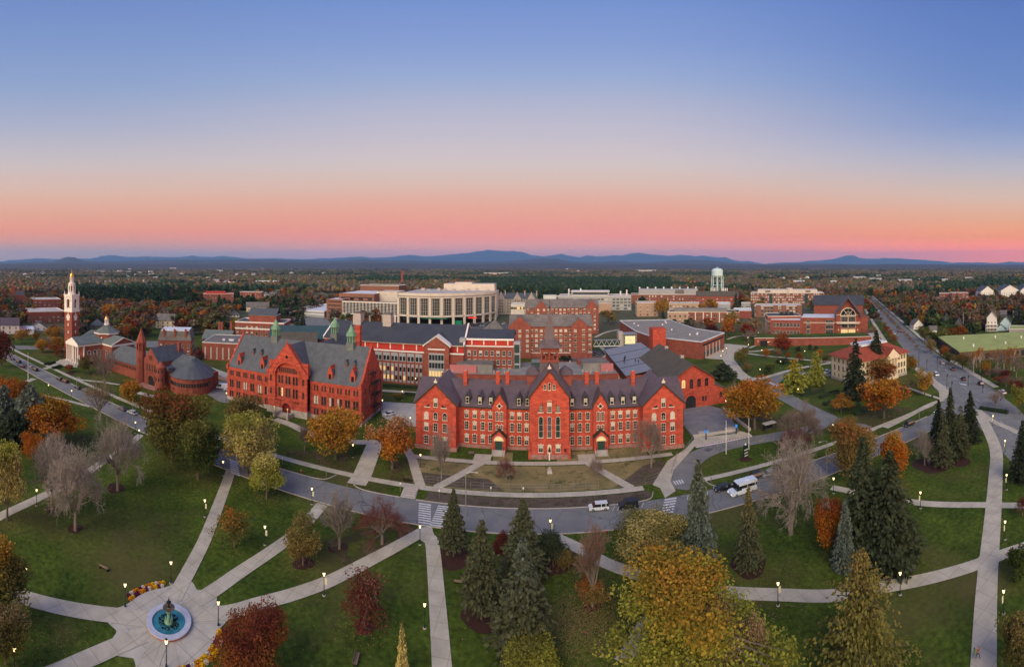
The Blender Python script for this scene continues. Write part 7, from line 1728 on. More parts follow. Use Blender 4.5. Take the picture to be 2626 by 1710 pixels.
def proto(kind,lod,v):
    key=(kind,lod,v)
    if key in PR: return PR[key]
    s=hash((kind,lod))%1000 if False else (sum(map(ord,kind))*7+lod*31+v*101)
    if kind=='broad': r=crown_broad(s,(130,70,30,300)[lod],(105,44,20,125)[lod],(.025,.042,.08,.0155)[lod],rf=(1,1,1,.72)[lod])
    elif kind=='sparse': r=crown_broad(s,(80,44,26,170)[lod],(48,28,14,62)[lod],(.026,.042,.075,.016)[lod],rf=(1,1,1,.75)[lod])
    elif kind=='vase': r=crown_broad(s,(120,60,30)[lod],(85,42,20)[lod],(.028,.046,.085)[lod],shape='vase',cb=.36)
    elif kind=='cone': r=crown_broad(s,(120,60,30,260)[lod],(90,42,20,110)[lod],(.028,.046,.08,.016)[lod],h=2.4,cb=.12,shape='cone',rf=(1,1,1,.7)[lod])
    elif kind=='weep': r=crown_conifer(s,(26,22,14,40)[lod],(12,10,8,15)[lod],(16,11,7,34)[lod],(.05,.07,.12,.026)[lod],h=2.3,cb=.12,power=.5,droop=.25,irr=.5) if 1 else crown_broad(s,(120,60,30,340)[lod],(90,42,20,120)[lod],(.036,.055,.09,.0165)[lod],h=2.1,cb=.08,shape='cone',rf=(1,1,1,.62)[lod])
    elif kind=='bush': r=crown_broad(s,(60,34,16)[lod],(80,40,22)[lod],(.04,.06,.1)[lod],h=1.3,cb=.05)
    elif kind=='spruce': r=crown_conifer(s,(44,30,16)[lod],(17,12,8)[lod],(15,10,6)[lod],(.052,.078,.13)[lod])
    elif kind=='spruce_high': r=crown_conifer(s,(38,28,16)[lod],(15,11,8)[lod],(14,10,6)[lod],(.055,.08,.13)[lod],cb=.85,power=.75)
    elif kind=='pine': r=crown_conifer(s,(24,18,12)[lod],(15,12,8)[lod],(15,10,7)[lod],(.075,.10,.15)[lod],h=2.2,cb=.4,power=.5,droop=.05,irr=.35)
    elif kind=='fir_open': r=crown_conifer(s,(24,18,12)[lod],(11,10,8)[lod],(13,9,6)[lod],(.05,.075,.12)[lod],h=3.4,cb=.3,power=.7,droop=.2,irr=.3,open_=1)
    elif kind=='narrow': r=crown_conifer(s,(40,28,14)[lod],(14,10,7)[lod],(10,8,5)[lod],(.11,.14,.2)[lod],h=5.2,cb=.12,power=.7,droop=.15,irr=.1)
    elif kind=='bare': r=bare(s,lv=(5,4,4)[lod],kids=((7,6,5,5,6),(7,6,5,4,3),(5,4,4,3,3))[lod],fine=(.0028,.0070,.012)[lod],spread=.72)
    elif kind=='bare_up': r=bare(s,lv=(5,4,4)[lod],spread=.40,kids=((7,5,5,5,4),(7,6,5,4,3),(5,4,4,3,3))[lod],fine=(.0042,.0075,.012)[lod])
    elif kind=='birch': r=bare(s,lv=4,spread=.34,first=.38,kids=(4,4,4,3,3),bark=BARKW,thick=.8,fine=.008)
    PR[key]=r; return r
TC={'gold':(.36,.19,.030),'orange':(.42,.145,.020),'rust':(.25,.085,.022),'red':(.22,.045,.022),'maroon':(.13,.035,.026),'green':(.060,.085,.022),'olive':(.155,.145,.040),'lime':(.27,.27,.045),
    'pale':(.45,.37,.13),'tan':(.27,.185,.100),'brown':(.23,.165,.055),'spruce':(.088,.094,.050),'blue':(.125,.150,.120),'dark':(.040,.052,.030),'grey':(.30,.26,.225),'twig':(.25,.185,.15),'redtwig':(.19,.085,.07),'forest':(.055,.068,.036)}
CN={'gold':'golden yellow','orange':'bright orange','rust':'rust orange','red':'deep red','maroon':'maroon','green':'green','olive':'olive green','lime':'yellow green','pale':'pale yellow','tan':'tan','brown':'brown','spruce':'green','blue':'blue green','dark':'dark green','grey':'grey','twig':'grey brown','redtwig':'reddish','forest':'dark green'}
KN={'spruce':('spruce_tree','spruce'),'spruce_high':('spruce_tree','spruce'),'pine':('pine_tree','pine'),'fir_open':('spruce_tree','sparse spruce'),'narrow':('cypress_tree','narrow conifer'),'bare':('bare_tree','bare tree'),'bare_up':('bare_tree','bare upswept tree'),'birch':('birch_tree','birch'),'bush':('shrub','shrub'),
    'broad':('leafy_tree','leafy tree'),'sparse':('leafy_tree','half bare tree'),'vase':('leafy_tree','vase shaped tree'),'cone':('leafy_tree','pointed leafy tree'),'weep':('leafy_tree','feathery tree')}
NT=[0]
EXT={}
def extent(me):
    if me.name not in EXT:
        a=np.empty(len(me.vertices)*3,np.float32); me.vertices.foreach_get('co',a); a=a.reshape(-1,3); EXT[me.name]=(float(np.percentile(np.hypot(a[:,0],a[:,1]),97 if me.materials[0]!=LEAF else 94)),float(np.percentile(a[:,2],99.9)))
    return EXT[me.name]
def tree_at(kind,X,Y,r,h,c,label,c2=None,lod=None,group=None,name=None,seed=None):
    d=math.hypot(X,Y); lod=(3 if d<92 and r>4.2 and kind in('broad','sparse','weep','cone') else 0 if d<150 else 1 if d<330 else 2) if lod is None else lod; NT[0]+=1
    v=(NT[0] if seed is None else seed)%((3,4,4,2)[lod]); cr,tr=proto(kind,lod,v); ex=extent(cr); s=r/ex[0]*(1.10 if kind in('spruce','pine') else 1); sz=h/ex[1]
    o=thing(name or KN[kind][0],label,'tree' if kind!='bush' else 'shrub',(X,Y,0),random.uniform(0,2*PI),group)
    k=random.uniform(.88,1.12); a=put('crown',cr,o,scale=(s,s,sz)); a.color=tuple(x*k for x in TC[c])+(1,); a['tint2']=[float(x)*k for x in TC[c2 or c]]
    put('trunk',tr,o,scale=(s,s,sz)); return o
def tree(kind,t,x,y,w,ty,c,label,c2=None,lod=None,**k):
    """t: zoom tag; x,y = foot; w = crown width; ty = row of the top, all in that zoom's pixels"""
    X,Y=g(t,x,y); d=math.hypot(X,Y); r=w/ZM[t][2]*d/F/2; h=H-(q(t,0,ty)[1]-YH)/F*d
    return tree_at(kind,X,Y,r,max(h,r*.8),c,label,c2,lod,**k)
NEAR=[
('broad','B1',60,1240,300,610,'pale','large pale yellow green tree cut by the left edge beside the diagonal path','lime'),
('cone','B2',40,1080,430,300,'olive','yellow orange tree at the left edge above the path','gold'),
('broad','B2',60,1530,420,960,'olive','olive green tree in the bottom left corner','tan'),
('pine','B1',30,560,260,120,'blue','blue green pine at the left edge behind the lawn'),('pine','B1',250,600,300,115,'blue','large blue green pine left of the orange maple'),('pine','B1',120,640,260,330,'dark','dark pine low in the shade at the left edge'),
('broad','B1',60,330,230,40,'orange','orange maple between the pines at the left edge','rust'),('broad','B1',180,260,130,70,'rust','small rust coloured tree behind the left pines'),('broad','S',2,940,60,845,'maroon','dark red tree cut by the left edge near the street'),
('broad','B1',412,610,490,245,'orange','wide bright orange maple on the left lawn','gold'),('broad','B1',270,745,170,500,'orange','small orange tree behind the leafless pair'),
('bare','B1',430,1150,420,515,'grey','leafless grey tree left of the pale trunked one beside the path'),('bare','B1',625,1325,470,595,'grey','leafless spreading tree standing alone in the left lawn'),('bare','B1',975,995,470,370,'grey','tall leafless tree with twin trunks over the diagonal path'),
('bare','B1',825,420,290,45,'tan','leafless tree with a few tan leaves over the road bend','grey'),('bare','Z1',1040,1340,280,900,'twig','bare tree in front of the chapel wall'),('broad','B1',1085,255,205,80,'gold','small golden tree before the library arch','orange'),
('broad','Z1',880,1190,250,1000,'olive','olive and maroon tree before the chapel windows','maroon'),('broad','Z1',690,1175,100,1100,'rust','tiny rust coloured tree in the mulch bed before the portico'),
('broad','B1',1430,760,500,135,'olive','tall crown turning red in front of the round library','red'),('broad','B1',1640,900,420,395,'green','bushy deep green tree below the red crown','olive'),
('broad','B1',1310,690,180,360,'dark','dark green tree left of the red crown'),('broad','B3',890,330,370,42,'brown','bronze coloured tree in front of the scarlet hall','olive'),
('broad','B3',900,830,640,225,'pale','huge pale yellow tree over the road before the scarlet hall','lime'),('broad','B3',1100,1080,330,660,'lime','low hanging yellow green crown below the huge pale tree','pale'),
('vase','B3',1785,690,470,185,'gold','dense golden zelkova before the scarlet hall doors','gold'),('vase','B5',25,975,440,485,'orange','orange zelkova at the left corner of the spired hall','tan'),
('bare_up','B3',1475,600,120,330,'twig','thin young bare tree by the scarlet hall entrance'),('sparse','B3',780,1560,360,1195,'olive','patchy half bare tree with an orange bough between two paths','orange'),
('broad','B4',1075,535,400,85,'brown','bronze round tree by the second path','olive'),('bare_up','B4',1435,375,330,-190,'grey','pale upswept bare tree in a mulch ring'),
('bare','B4',1860,330,520,-130,'redtwig','dark reddish twiggy tree beside the crosswalk','maroon'),('sparse','B4',1690,1160,500,600,'maroon','maroon half bare tree on the lawn between paths','redtwig'),
('broad','B4',560,1800,830,1110,'rust','large orange and maroon tree at the bottom beside the flower bed','maroon'),('narrow','B4',2060,1700,130,1085,'pale','slim pale flecked conifer at the bottom by the path','forest'),
('spruce_high','B6',280,595,240,20,'spruce','spruce beside the crosswalk in a mulch bed'),('spruce_high','B6',520,1135,370,285,'spruce','spruce with bare lower trunk in a round mulch bed'),
('spruce','B6',880,780,370,100,'spruce','tall spruce with orange cones between road and lawn','spruce'),('spruce','B6',880,1440,500,450,'spruce','massive spruce at the bottom centre','blue'),
('broad','B6',1140,680,230,400,'forest','dark green yew like tree behind the massive spruce'),('bush','B6',1230,720,160,540,'brown','brown shrub beside the dark green tree'),('broad','B6',690,640,160,400,'maroon','dark maroon crown behind the two spruces'),
('broad','B6',950,1700,500,1320,'lime','yellow green crown cut by the bottom edge','olive'),('bare_up','B6',1480,1025,370,330,'twig','bare upswept tree with orange lower leaves','rust'),
('bush','B6',1490,1010,250,800,'brown','rust brown undergrowth at the foot of the bare upswept tree','rust'),
('broad','C2',420,730,740,225,'olive','dense olive tree by the road right of centre','pale'),('broad','C2',630,1600,1330,600,'lime','big tree turning from green to orange at the bottom','gold'),
('sparse','C2',1010,1680,560,980,'tan','sparse tan tree in front of the green and orange one','tan'),('sparse','C2',1290,1640,280,1060,'tan','thin pinkish tan tree at the bottom right of centre'),
('spruce','C2',810,655,290,-235,'blue','tall blue spruce at the crosswalk corner','spruce'),('spruce','C2',1245,690,215,-10,'spruce','slim spruce on the lawn before the shuttle bus','brown'),
('bare','C2',1610,405,640,-455,'grey','enormous leafless tree beside the road','grey'),('bare','B7',1600,770,470,300,'twig','bare tree behind the enormous leafless one'),('bare','B7',1480,870,330,560,'redtwig','low bare tree by the loop drive exit'),
('broad','B8',270,840,215,545,'orange','small orange red maple left of the blue spruce','red'),('spruce','B8',330,960,140,540,'blue','small silvery blue spruce'),('spruce','B8',600,925,330,250,'forest','giant dark conifer right of the blue spruce'),('spruce','B8',440,870,330,170,'forest','giant dark conifer behind the silvery spruce'),
('broad','B8',385,420,265,65,'brown','bronze orange maple beside the road','rust'),('cone','B8',625,450,150,130,'orange','slim orange tree by the far kerb','gold'),
('bare','B8',810,335,130,110,'grey','grey dead looking conifer in the corner group'),('fir_open','B8',920,350,140,20,'spruce','thin spruce in the corner group'),('spruce','B8',965,300,120,-130,'forest','tallest dark spruce of the corner group'),('fir_open','B8',1025,290,130,-20,'spruce','open spruce on the right of the corner group'),('spruce','B8',1085,190,120,-110,'dark','dark spruce at the back of the corner group'),('spruce','B8',895,200,100,-60,'dark','dark spruce on the left of the corner group'),
('spruce','B8',1400,420,150,70,'dark','dark spruce cut by the right edge'),('bush','B8',1380,1000,160,830,'green','round green shrub at the right edge by the path'),('broad','B8',1390,1600,300,1265,'olive','brownish green tree in the bottom right corner','brown'),('bare','B8',1400,640,110,520,'maroon','small dark bare tree at the right edge'),
('weep','B8',430,1640,640,860,'olive','large bronze feathery conifer at the bottom right','brown'),('narrow','C2',1510,1640,130,1390,'forest','small dark conifer poking up at the bottom edge'),
('vase','B7',1105,585,500,55,'gold','broad golden orange tree beside the theatre plaza','orange'),('bare','B7',900,300,170,90,'twig','bare tree left of the golden plaza tree'),('pine','Z5',600,1070,240,900,'dark','dark pine at the theatre corner'),
('weep','Z5',1310,1190,270,855,'lime','left yellow green ginkgo before the cream hall','gold'),('weep','Z5',1520,1125,210,765,'lime','right yellow green ginkgo before the cream hall','olive'),
('broad','Z5',1190,815,215,598,'red','round dark red oak on the quad lawn','rust'),('broad','Z5',685,600,180,370,'brown','tall bronze tree behind the flat library'),('broad','Z5',635,640,150,440,'orange','orange tree behind the library corner','rust'),('broad','Z5',455,585,150,440,'rust','orange tree beside the pier block','red'),('broad','Z5',480,590,140,505,'maroon','low crimson tree beside the library roof'),
('broad','Z5',835,650,140,495,'red','red brown tree on the path lawn','rust'),('sparse','Z5',920,620,150,440,'tan','large half bare tan tree behind the path lawn'),('bare','Z5',1030,640,100,500,'twig','slim bare tree before the corner hall'),('broad','Z5',780,930,130,740,'olive','hazy olive tree by the curving walk','brown'),('broad','Z5',840,990,90,895,'brown','small bronze tree inside the curving walk'),
('broad','Z5',1060,1010,150,890,'green','young green tree on the quad lawn','olive'),('broad','Z5',1030,840,75,750,'orange','small orange tree left of the path fork'),('broad','Z5',1140,840,70,755,'tan','small tan tree on the quad path'),('broad','Z5',1243,848,55,780,'rust','tiny rust tree on the quad path'),('cone','Z5',1355,880,70,780,'rust','small pointed rust tree before the terrace','olive'),('bush','Z5',1190,900,130,840,'forest','dark shrub behind the young green tree'),
('cone','Z5',1345,790,70,725,'forest','small dark conifer below the terrace wall'),('cone','Z5',1460,770,60,710,'forest','dark small evergreen at the terrace wall, left of its twin'),('cone','Z5',1525,770,60,725,'forest','dark small evergreen at the terrace wall, right of its twin'),('broad','Z5',1565,830,60,755,'orange','small orange tree near the red roof'),('broad','Z5',1620,880,90,810,'olive','small olive tree beside the red roof'),
('broad','Z5',475,380,130,250,'gold','large golden tree before the boiler hall','olive'),('broad','Z4',1735,440,130,270,'gold','golden tree between the beige blocks','brown'),('broad','Z4',1200,510,190,365,'brown','wide russet oak behind the dormitory','rust'),('bush','Z6',280,1390,20,1380,'dark','dark low shrub by the bus stop'),
('spruce','Z6',265,1250,230,655,'dark','tall dark spruce before the cream hall'),('spruce','Z6',470,1060,220,568,'dark','second dark spruce rising above the red roof'),('broad','Z6',520,1100,300,835,'rust','bronze orange tree between spruce and cream hall','brown'),('broad','Z6',545,1445,450,1030,'orange','brilliant orange maple on the corner lawn','gold'),
('broad','Z6',120,1390,235,1215,'gold','small orange tree by the clipped hedges','rust'),('vase','Z6',950,1215,195,955,'gold','golden vase shaped tree at the avenue corner','olive'),('broad','Z6',825,970,110,815,'gold','yellow tree at the cream hall corner','olive'),('bare','Z6',780,1180,230,1030,'olive','bare grey green tree between the two golden trees'),('broad','Z6',330,590,110,475,'gold','yellow tree beside the great brick gable','orange'),('broad','Z6',345,500,90,420,'gold','second yellow tree beside the great brick gable'),
('broad','Z6',190,1600,300,1450,'olive','crown of a brown green tree above the side road','brown'),('broad','Z6',950,680,120,520,'olive','round olive tree by the green roofed hall','green'),('broad','Z6',1900,1400,180,1110,'lime','yellow green tree cut by the right edge at the junction','olive'),('bare','Z6',1660,1330,190,1160,'twig','small bare tree at the junction island'),
('bare_up','B5',512,1090,230,560,'grey','tall grey bare tree before the left pavilion'),('bare','B5',1155,1120,190,850,'redtwig','small bare reddish tree in the dry lawn, left of the bust'),('bare','C1',620,1610,200,1290,'twig','slender bare tree in the dry lawn, right of the bust'),('bare','C1',1310,1450,420,800,'twig','wide leafless tree before the right pavilion'),
('broad','Z3',1655,1010,190,925,'rust','orange tree on the annex behind the long hall','red'),('broad','Z4',1110,1075,120,985,'rust','rust tree peeping over the right roof of the spired hall'),('broad','Z4',1340,1075,180,1000,'orange','orange hedge like tree right of the pink roof block','rust'),('sparse','Z4',1500,1065,120,985,'red','thin red tree beside the low brown roof'),('broad','Z3',1430,1040,100,985,'rust','rust tree behind the left chimneys'),
('broad','Z3',860,1260,110,1195,'olive','thin yellow green tree in the court between the halls','gold'),('bare','Z6',1000,745,120,640,'twig','brown bare tree on the right verge of the avenue'),('broad','Z6',1020,800,110,660,'brown','brown leafy tree beside the grey rink wall'),('broad','Z6',1150,850,110,720,'rust','rust tree under the rink wall'),('broad','Z6',1190,905,120,785,'green','low green tree near the rink corner','olive'),('bare','Z6',1250,920,120,800,'olive','bare olive tree left of the rink corner','brown'),('broad','Z6',1325,960,150,790,'olive','round brown green tree at the rink corner','rust'),
('bare','Z6',1420,990,110,800,'tan','tan bare tree at the left of the birch grove'),('broad','Z6',1560,1010,120,860,'gold','small gold tree in the birch grove','olive'),('bare','Z6',1700,1000,160,730,'twig','tall bare tree behind the birches'),('bare','Z6',1860,1040,180,780,'twig','spreading bare tree right of the birches'),('sparse','Z6',1780,960,130,700,'orange','tall thin orange tree in the birch grove','tan'),('bush','Z6',1450,870,120,790,'brown','brown scrub before the rink wall'),('broad','Z6',1700,1110,110,1020,'red','red shrub like tree near the junction path'),
('broad','Z2',1390,0,1,0,'olive','x')]
for a in NEAR[:-1]:
    tree(*a[:8],c2=a[8] if len(a)>8 else None)
# hedges and evergreen row
HEDGE=mat('hedge',(.020,.034,.012),noise=.6,scale=1.5,bump=1.0)
def hedge(t,a,c,w,h,label):
    p,r=g(t,*a),g(t,*c); o=thing('hedge',label,'hedge',((p[0]+r[0])/2,(p[1]+r[1])/2,0),math.atan2(r[1]-p[1],r[0]-p[0]),'clipped hedges'); L=math.dist(p,r)/2; rs=np.random.RandomState(abs(int(a[0]))+1)
    n=int(L*w*60); C=np.stack([rs.uniform(-L,L,n),rs.uniform(-w/2,w/2,n),rs.uniform(.1,h,n)],1); V,F_=cards(rs,C,rs.uniform(.08,.16,n)); cc=np.stack([rs.uniform(0,1,n),rs.uniform(0,1,n),rs.uniform(.3,.7,n),np.ones(n)],1).repeat(4,0)
    f=put('foliage',npmesh('foliage',V,F_,[LEAF],colors=cc),o); f.color=(.028,.045,.016,1); f['tint2']=[.04,.05,.02]; MB().box(-L+.05,L-.05,-w/2+.05,w/2-.05,0,h-.08).build('core',HEDGE,o)
for i,(t,a,c) in enumerate((('Z5',(1230,1195),(1465,1150)),('Z5',(1280,1215),(1470,1180)),('Z5',(1380,1230),(1600,1180)),('Z5',(1560,1250),(1740,1190)),('Z5',(1600,1320),(1680,1290)),('Z6',(130,1390),(305,1330)),('Z6',(250,1420),(350,1390)),('Z1',(440,1110),(550,1090)),('Z1',(520,1150),(610,1130)),('Z3',(710,1130),(1060,1150)),('Z3',(920,1215),(1060,1225)),('Z6',(1500,1355),(1780,1400)),('Z6',(-5,1215),(95,1190)))):
    hedge(t,a,c,1.6,1.3,'clipped dark hedge '+('nearest the ginkgo of the parallel rows','second of the parallel rows by the ginkgo','third of the parallel rows before the cream hall','longest of the parallel rows under the spruce','short one at the roadside terrace','behind the small orange tree','in front of the brilliant orange maple','left of the chapel walk','right of the chapel walk','along the foot of the long modern hall','beside the court path','edging the junction lawn','at the foot of the tall dark spruce')[i])
# trees of the middle distance, each its own, dropped only where open ground shows
bpy.context.view_layer.update(); DG=bpy.context.evaluated_depsgraph_get()
MIXA=['rust','orange','gold','olive','green','brown','twig','grey','forest','tan','red']
ZN=[('Z1',0,640,400,520,16,MIXA,'beyond the school left of the steeple'),('Z1',20,640,560,800,10,['olive','twig','rust','forest'],'among the white houses left of the steeple'),('Z1',190,640,820,1010,9,['rust','green','olive','twig','gold'],'on the lawn left of the portico'),
('Z1',790,1330,430,640,34,['rust','orange','gold','olive','green','grey','twig','rust'],'right of the steeple beyond the chapel'),('Z1',1330,1938,450,640,30,['rust','orange','gold','grey','twig','olive','red','gold'],'behind the stair tower of the round library'),
('Z1',1000,1560,700,860,12,['olive','gold','green','brown','rust'],'between chapel dome and stair tower'),('Z1',1600,1938,640,800,9,['rust','gold','maroon','olive'],'behind the mansard roofed hall'),('Z1',800,960,640,780,4,['forest','olive'],'behind the chapel nave'),
('Z2',0,500,150,330,24,['rust','gold','forest','brown','orange','twig'],'around the red topped school'),('Z2',0,520,330,600,22,['gold','forest','orange','green','brown','twig','olive'],'left of the white corniced hall'),('Z2',500,900,170,400,22,['olive','rust','grey','forest','maroon','gold'],'around the green clapboard house'),
('Z2',850,1320,110,300,24,['olive','twig','rust','grey','brown','forest'],'beyond the parking deck'),('Z2',880,1300,420,520,7,['red','forest','maroon','brown'],'between parking deck and teal roof'),('Z2',10,330,800,890,12,['maroon','maroon','redtwig'],'in the maroon row below the flat brick hall'),
('Z5',-200,400,300,470,5,['olive','gold'],'between the beige blocks'),('Z5',700,1000,280,440,8,['forest','olive','gold'],'between the taupe and brick blocks'),('Z5',1350,1560,300,380,4,['gold','olive'],'beside the long dark roof'),('Z5',0,420,480,560,8,['dark','forest','twig'],'behind the flat library roof'),
('Z5',640,1000,540,660,6,['tan','twig','brown'],'at the top of the quad lawn'),
('Z6',420,700,170,330,14,['forest','gold','olive','brown','dark'],'right of the far end of the avenue'),('Z6',620,1040,280,520,30,['gold','brown','grey','forest','olive','twig'],'on the right of the avenue'),('Z6',1000,1560,260,560,38,['twig','brown','orange','forest','grey','gold','twig'],'among the houses beyond the green roof'),
('Z6',1540,1938,280,480,18,['orange','rust','forest','gold','brown'],'above the victorian houses'),('Z6',1800,1990,460,560,7,['dark','forest'],'in the evergreen screen at the right edge'),('Z6',960,1300,640,960,18,['brown','rust','twig','olive','green'],'between avenue and green roofed hall'),('Z6',380,560,330,620,12,['brown','twig'],'in the avenue verge'),
('Z6',560,760,560,720,5,['rust','brown'],'in the avenue verge near the red roof'),('Z6',1560,1900,980,1200,9,['maroon','redtwig','twig'],'in the dark scrub at the junction'),('Z6',-100,60,170,260,4,['rust','brown'],'left of the long dark roof')]
KD={'twig':['bare','bare_up'],'grey':['bare','sparse'],'redtwig':['bare'],'forest':['pine','spruce','broad'],'dark':['pine','spruce'],'tan':['sparse','broad']}
rs=random.Random(21)
def free(X,Y,r=3.0):
    for dx,dy in ((0,0),(r,0),(-r,0),(0,r),(0,-r))[:1 if r==0 else 5]:
        hit,loc,n,i,ob,mm=SC.ray_cast(DG,Vector((X+dx,Y+dy,200)),Vector((0,0,-1)))
        if not hit or ob is None or ob.name.split('.')[0] not in ('lawn','ground','leaf_litter','lawn_dry','verge','terrain'): return False
    return True
for t,xa,xb,ya,yb,n,pal,where in ZN:
    out=[]; tries=0
    while len(out)<n and tries<n*12:
        tries+=1; x=rs.uniform(xa,xb); y=rs.uniform(ya,yb); X,Y=g(t,x,y+22)
        if hides(X,Y,9) or not free(X,Y): continue
        c=rs.choice(pal); kinds=KD.get(c,['broad','broad','broad','sparse','vase']); k=rs.choice(kinds); d=math.hypot(X,Y)
        if 'avenue verge' in where: r_=rs.uniform(2.2,3.2); h_=rs.uniform(6,8)
        elif 'maroon row' in where or 'dark scrub' in where: r_=rs.uniform(2.4,3.6); h_=rs.uniform(4.5,6.5)
        else: r_=rs.uniform(3.8,6.8)*(1.0 if d<450 else 1.15); h_=r_*rs.uniform(1.55,2.0) if k not in('spruce',) else r_*3
        if k=='spruce': r_*=.6
        if k=='pine': h_*=1.15
        out.append((x,k,X,Y,r_,h_,c))
    out.sort(); cnt={}
    for o in out: cnt[(o[6],KN[o[1]][1])]=cnt.get((o[6],KN[o[1]][1]),0)+1
    seen={}
    for x,k,X,Y,r_,h_,c in out:
        kk=(c,KN[k][1]); i=seen.get(kk,0); seen[kk]=i+1
        lab=CN[c]+' '+KN[k][1]+' '+where
        if kk[1].startswith('bare') and c in('grey','twig'): lab=('pale ' if c=='grey' else 'brown ')+KN[k][1]+' '+where
        if cnt[kk]>1: lab+=', '+ORD[min(i,11)]+' from left'
        tree_at(k,X,Y,r_,h_,c,lab,c2=rs.choice([c,c,'olive' if c in('gold','green','brown') else c]),group='trees '+where)
for i in range(9):
    x,y=rs.uniform(1410,1840),rs.uniform(940,1030); X,Y=g('Z6',x,y); tree_at('birch',X,Y,rs.uniform(2.2,3.2),rs.uniform(10,14),'orange','white barked birch in the grove before the green roofed hall','brown',lod=1,group='birches before the green roofed hall')
for i in range(6):
    X,Y=g('Z4',730+i*18,878+(i%2)*4); tree_at('cone',X,Y,1.2,3.6,'dark','small dark evergreen in the row at the dormitory foot','forest',lod=2,group='evergreen row at the dormitory foot')
k_=0
for i in range(34):
    t_=105+i*14; X,Y=ms(t_,8.0); k_+=1; r_=rs.uniform(1.8,2.8); tree_at(rs.choice(['bare','sparse']),X,Y,r_,rs.uniform(4.5,6),rs.choice(['brown','twig','rust']),'small brown median tree on the avenue, '+('lower' if i<12 else 'middle' if i<24 else 'far')+' stretch',group='small trees on the avenue median')
# fallen leaves on the lawn between spruce and maple
def litter():
    rs_=np.random.RandomState(3); C=[]
    for (t,x,y,sx,sy,n) in (('B6',1400,1120,9,6,5200),('B6',1450,1350,9,6,1600),('B2',500,1280,8,5,500),('C2',1350,1000,10,6,700)):
        X,Y=g(t,x,y); C.append(np.stack([X+rs_.normal(0,sx*.5,n),Y+rs_.normal(0,sy*.6,n),np.full(n,.03)],1))
    for o in list(SC.objects):
        if o.parent is None and o.name.split('.')[0]=='leafy_tree' and math.hypot(o.location.x,o.location.y)<150:
            cr=[c for c in o.children if c.name.startswith('crown')][0]; R_=cr.dimensions.x*.5 or 5; R_=max(2.5,extent(cr.data)[0]*cr.scale[0]); n=int(26*R_*R_*rs_.uniform(.5,1.4)); a=rs_.uniform(0,2*PI,n); rr=R_*1.5*np.sqrt(rs_.uniform(0,1,n))*rs_.uniform(.4,1,n)
            C.append(np.stack([o.location.x+rr*np.cos(a),o.location.y+rr*np.sin(a),np.full(n,.03)],1))
    C=np.concatenate(C); n=len(C); V,F_=cards(rs_,C,rs_.uniform(.05,.11,n),up=.9); V[:,2]=np.abs(V[:,2]-.03)*.35+.02
    cc=np.stack([rs_.uniform(0,1,n),rs_.uniform(0,1,n),rs_.uniform(.3,.7,n),np.ones(n)],1).repeat(4,0); o=put('fallen_leaves',npmesh('fallen_leaves',V,F_,[LEAF],colors=cc),kind='stuff'); o.color=(.34,.17,.10,1); o['tint2']=[.25,.17,.08]
litter()
forest()
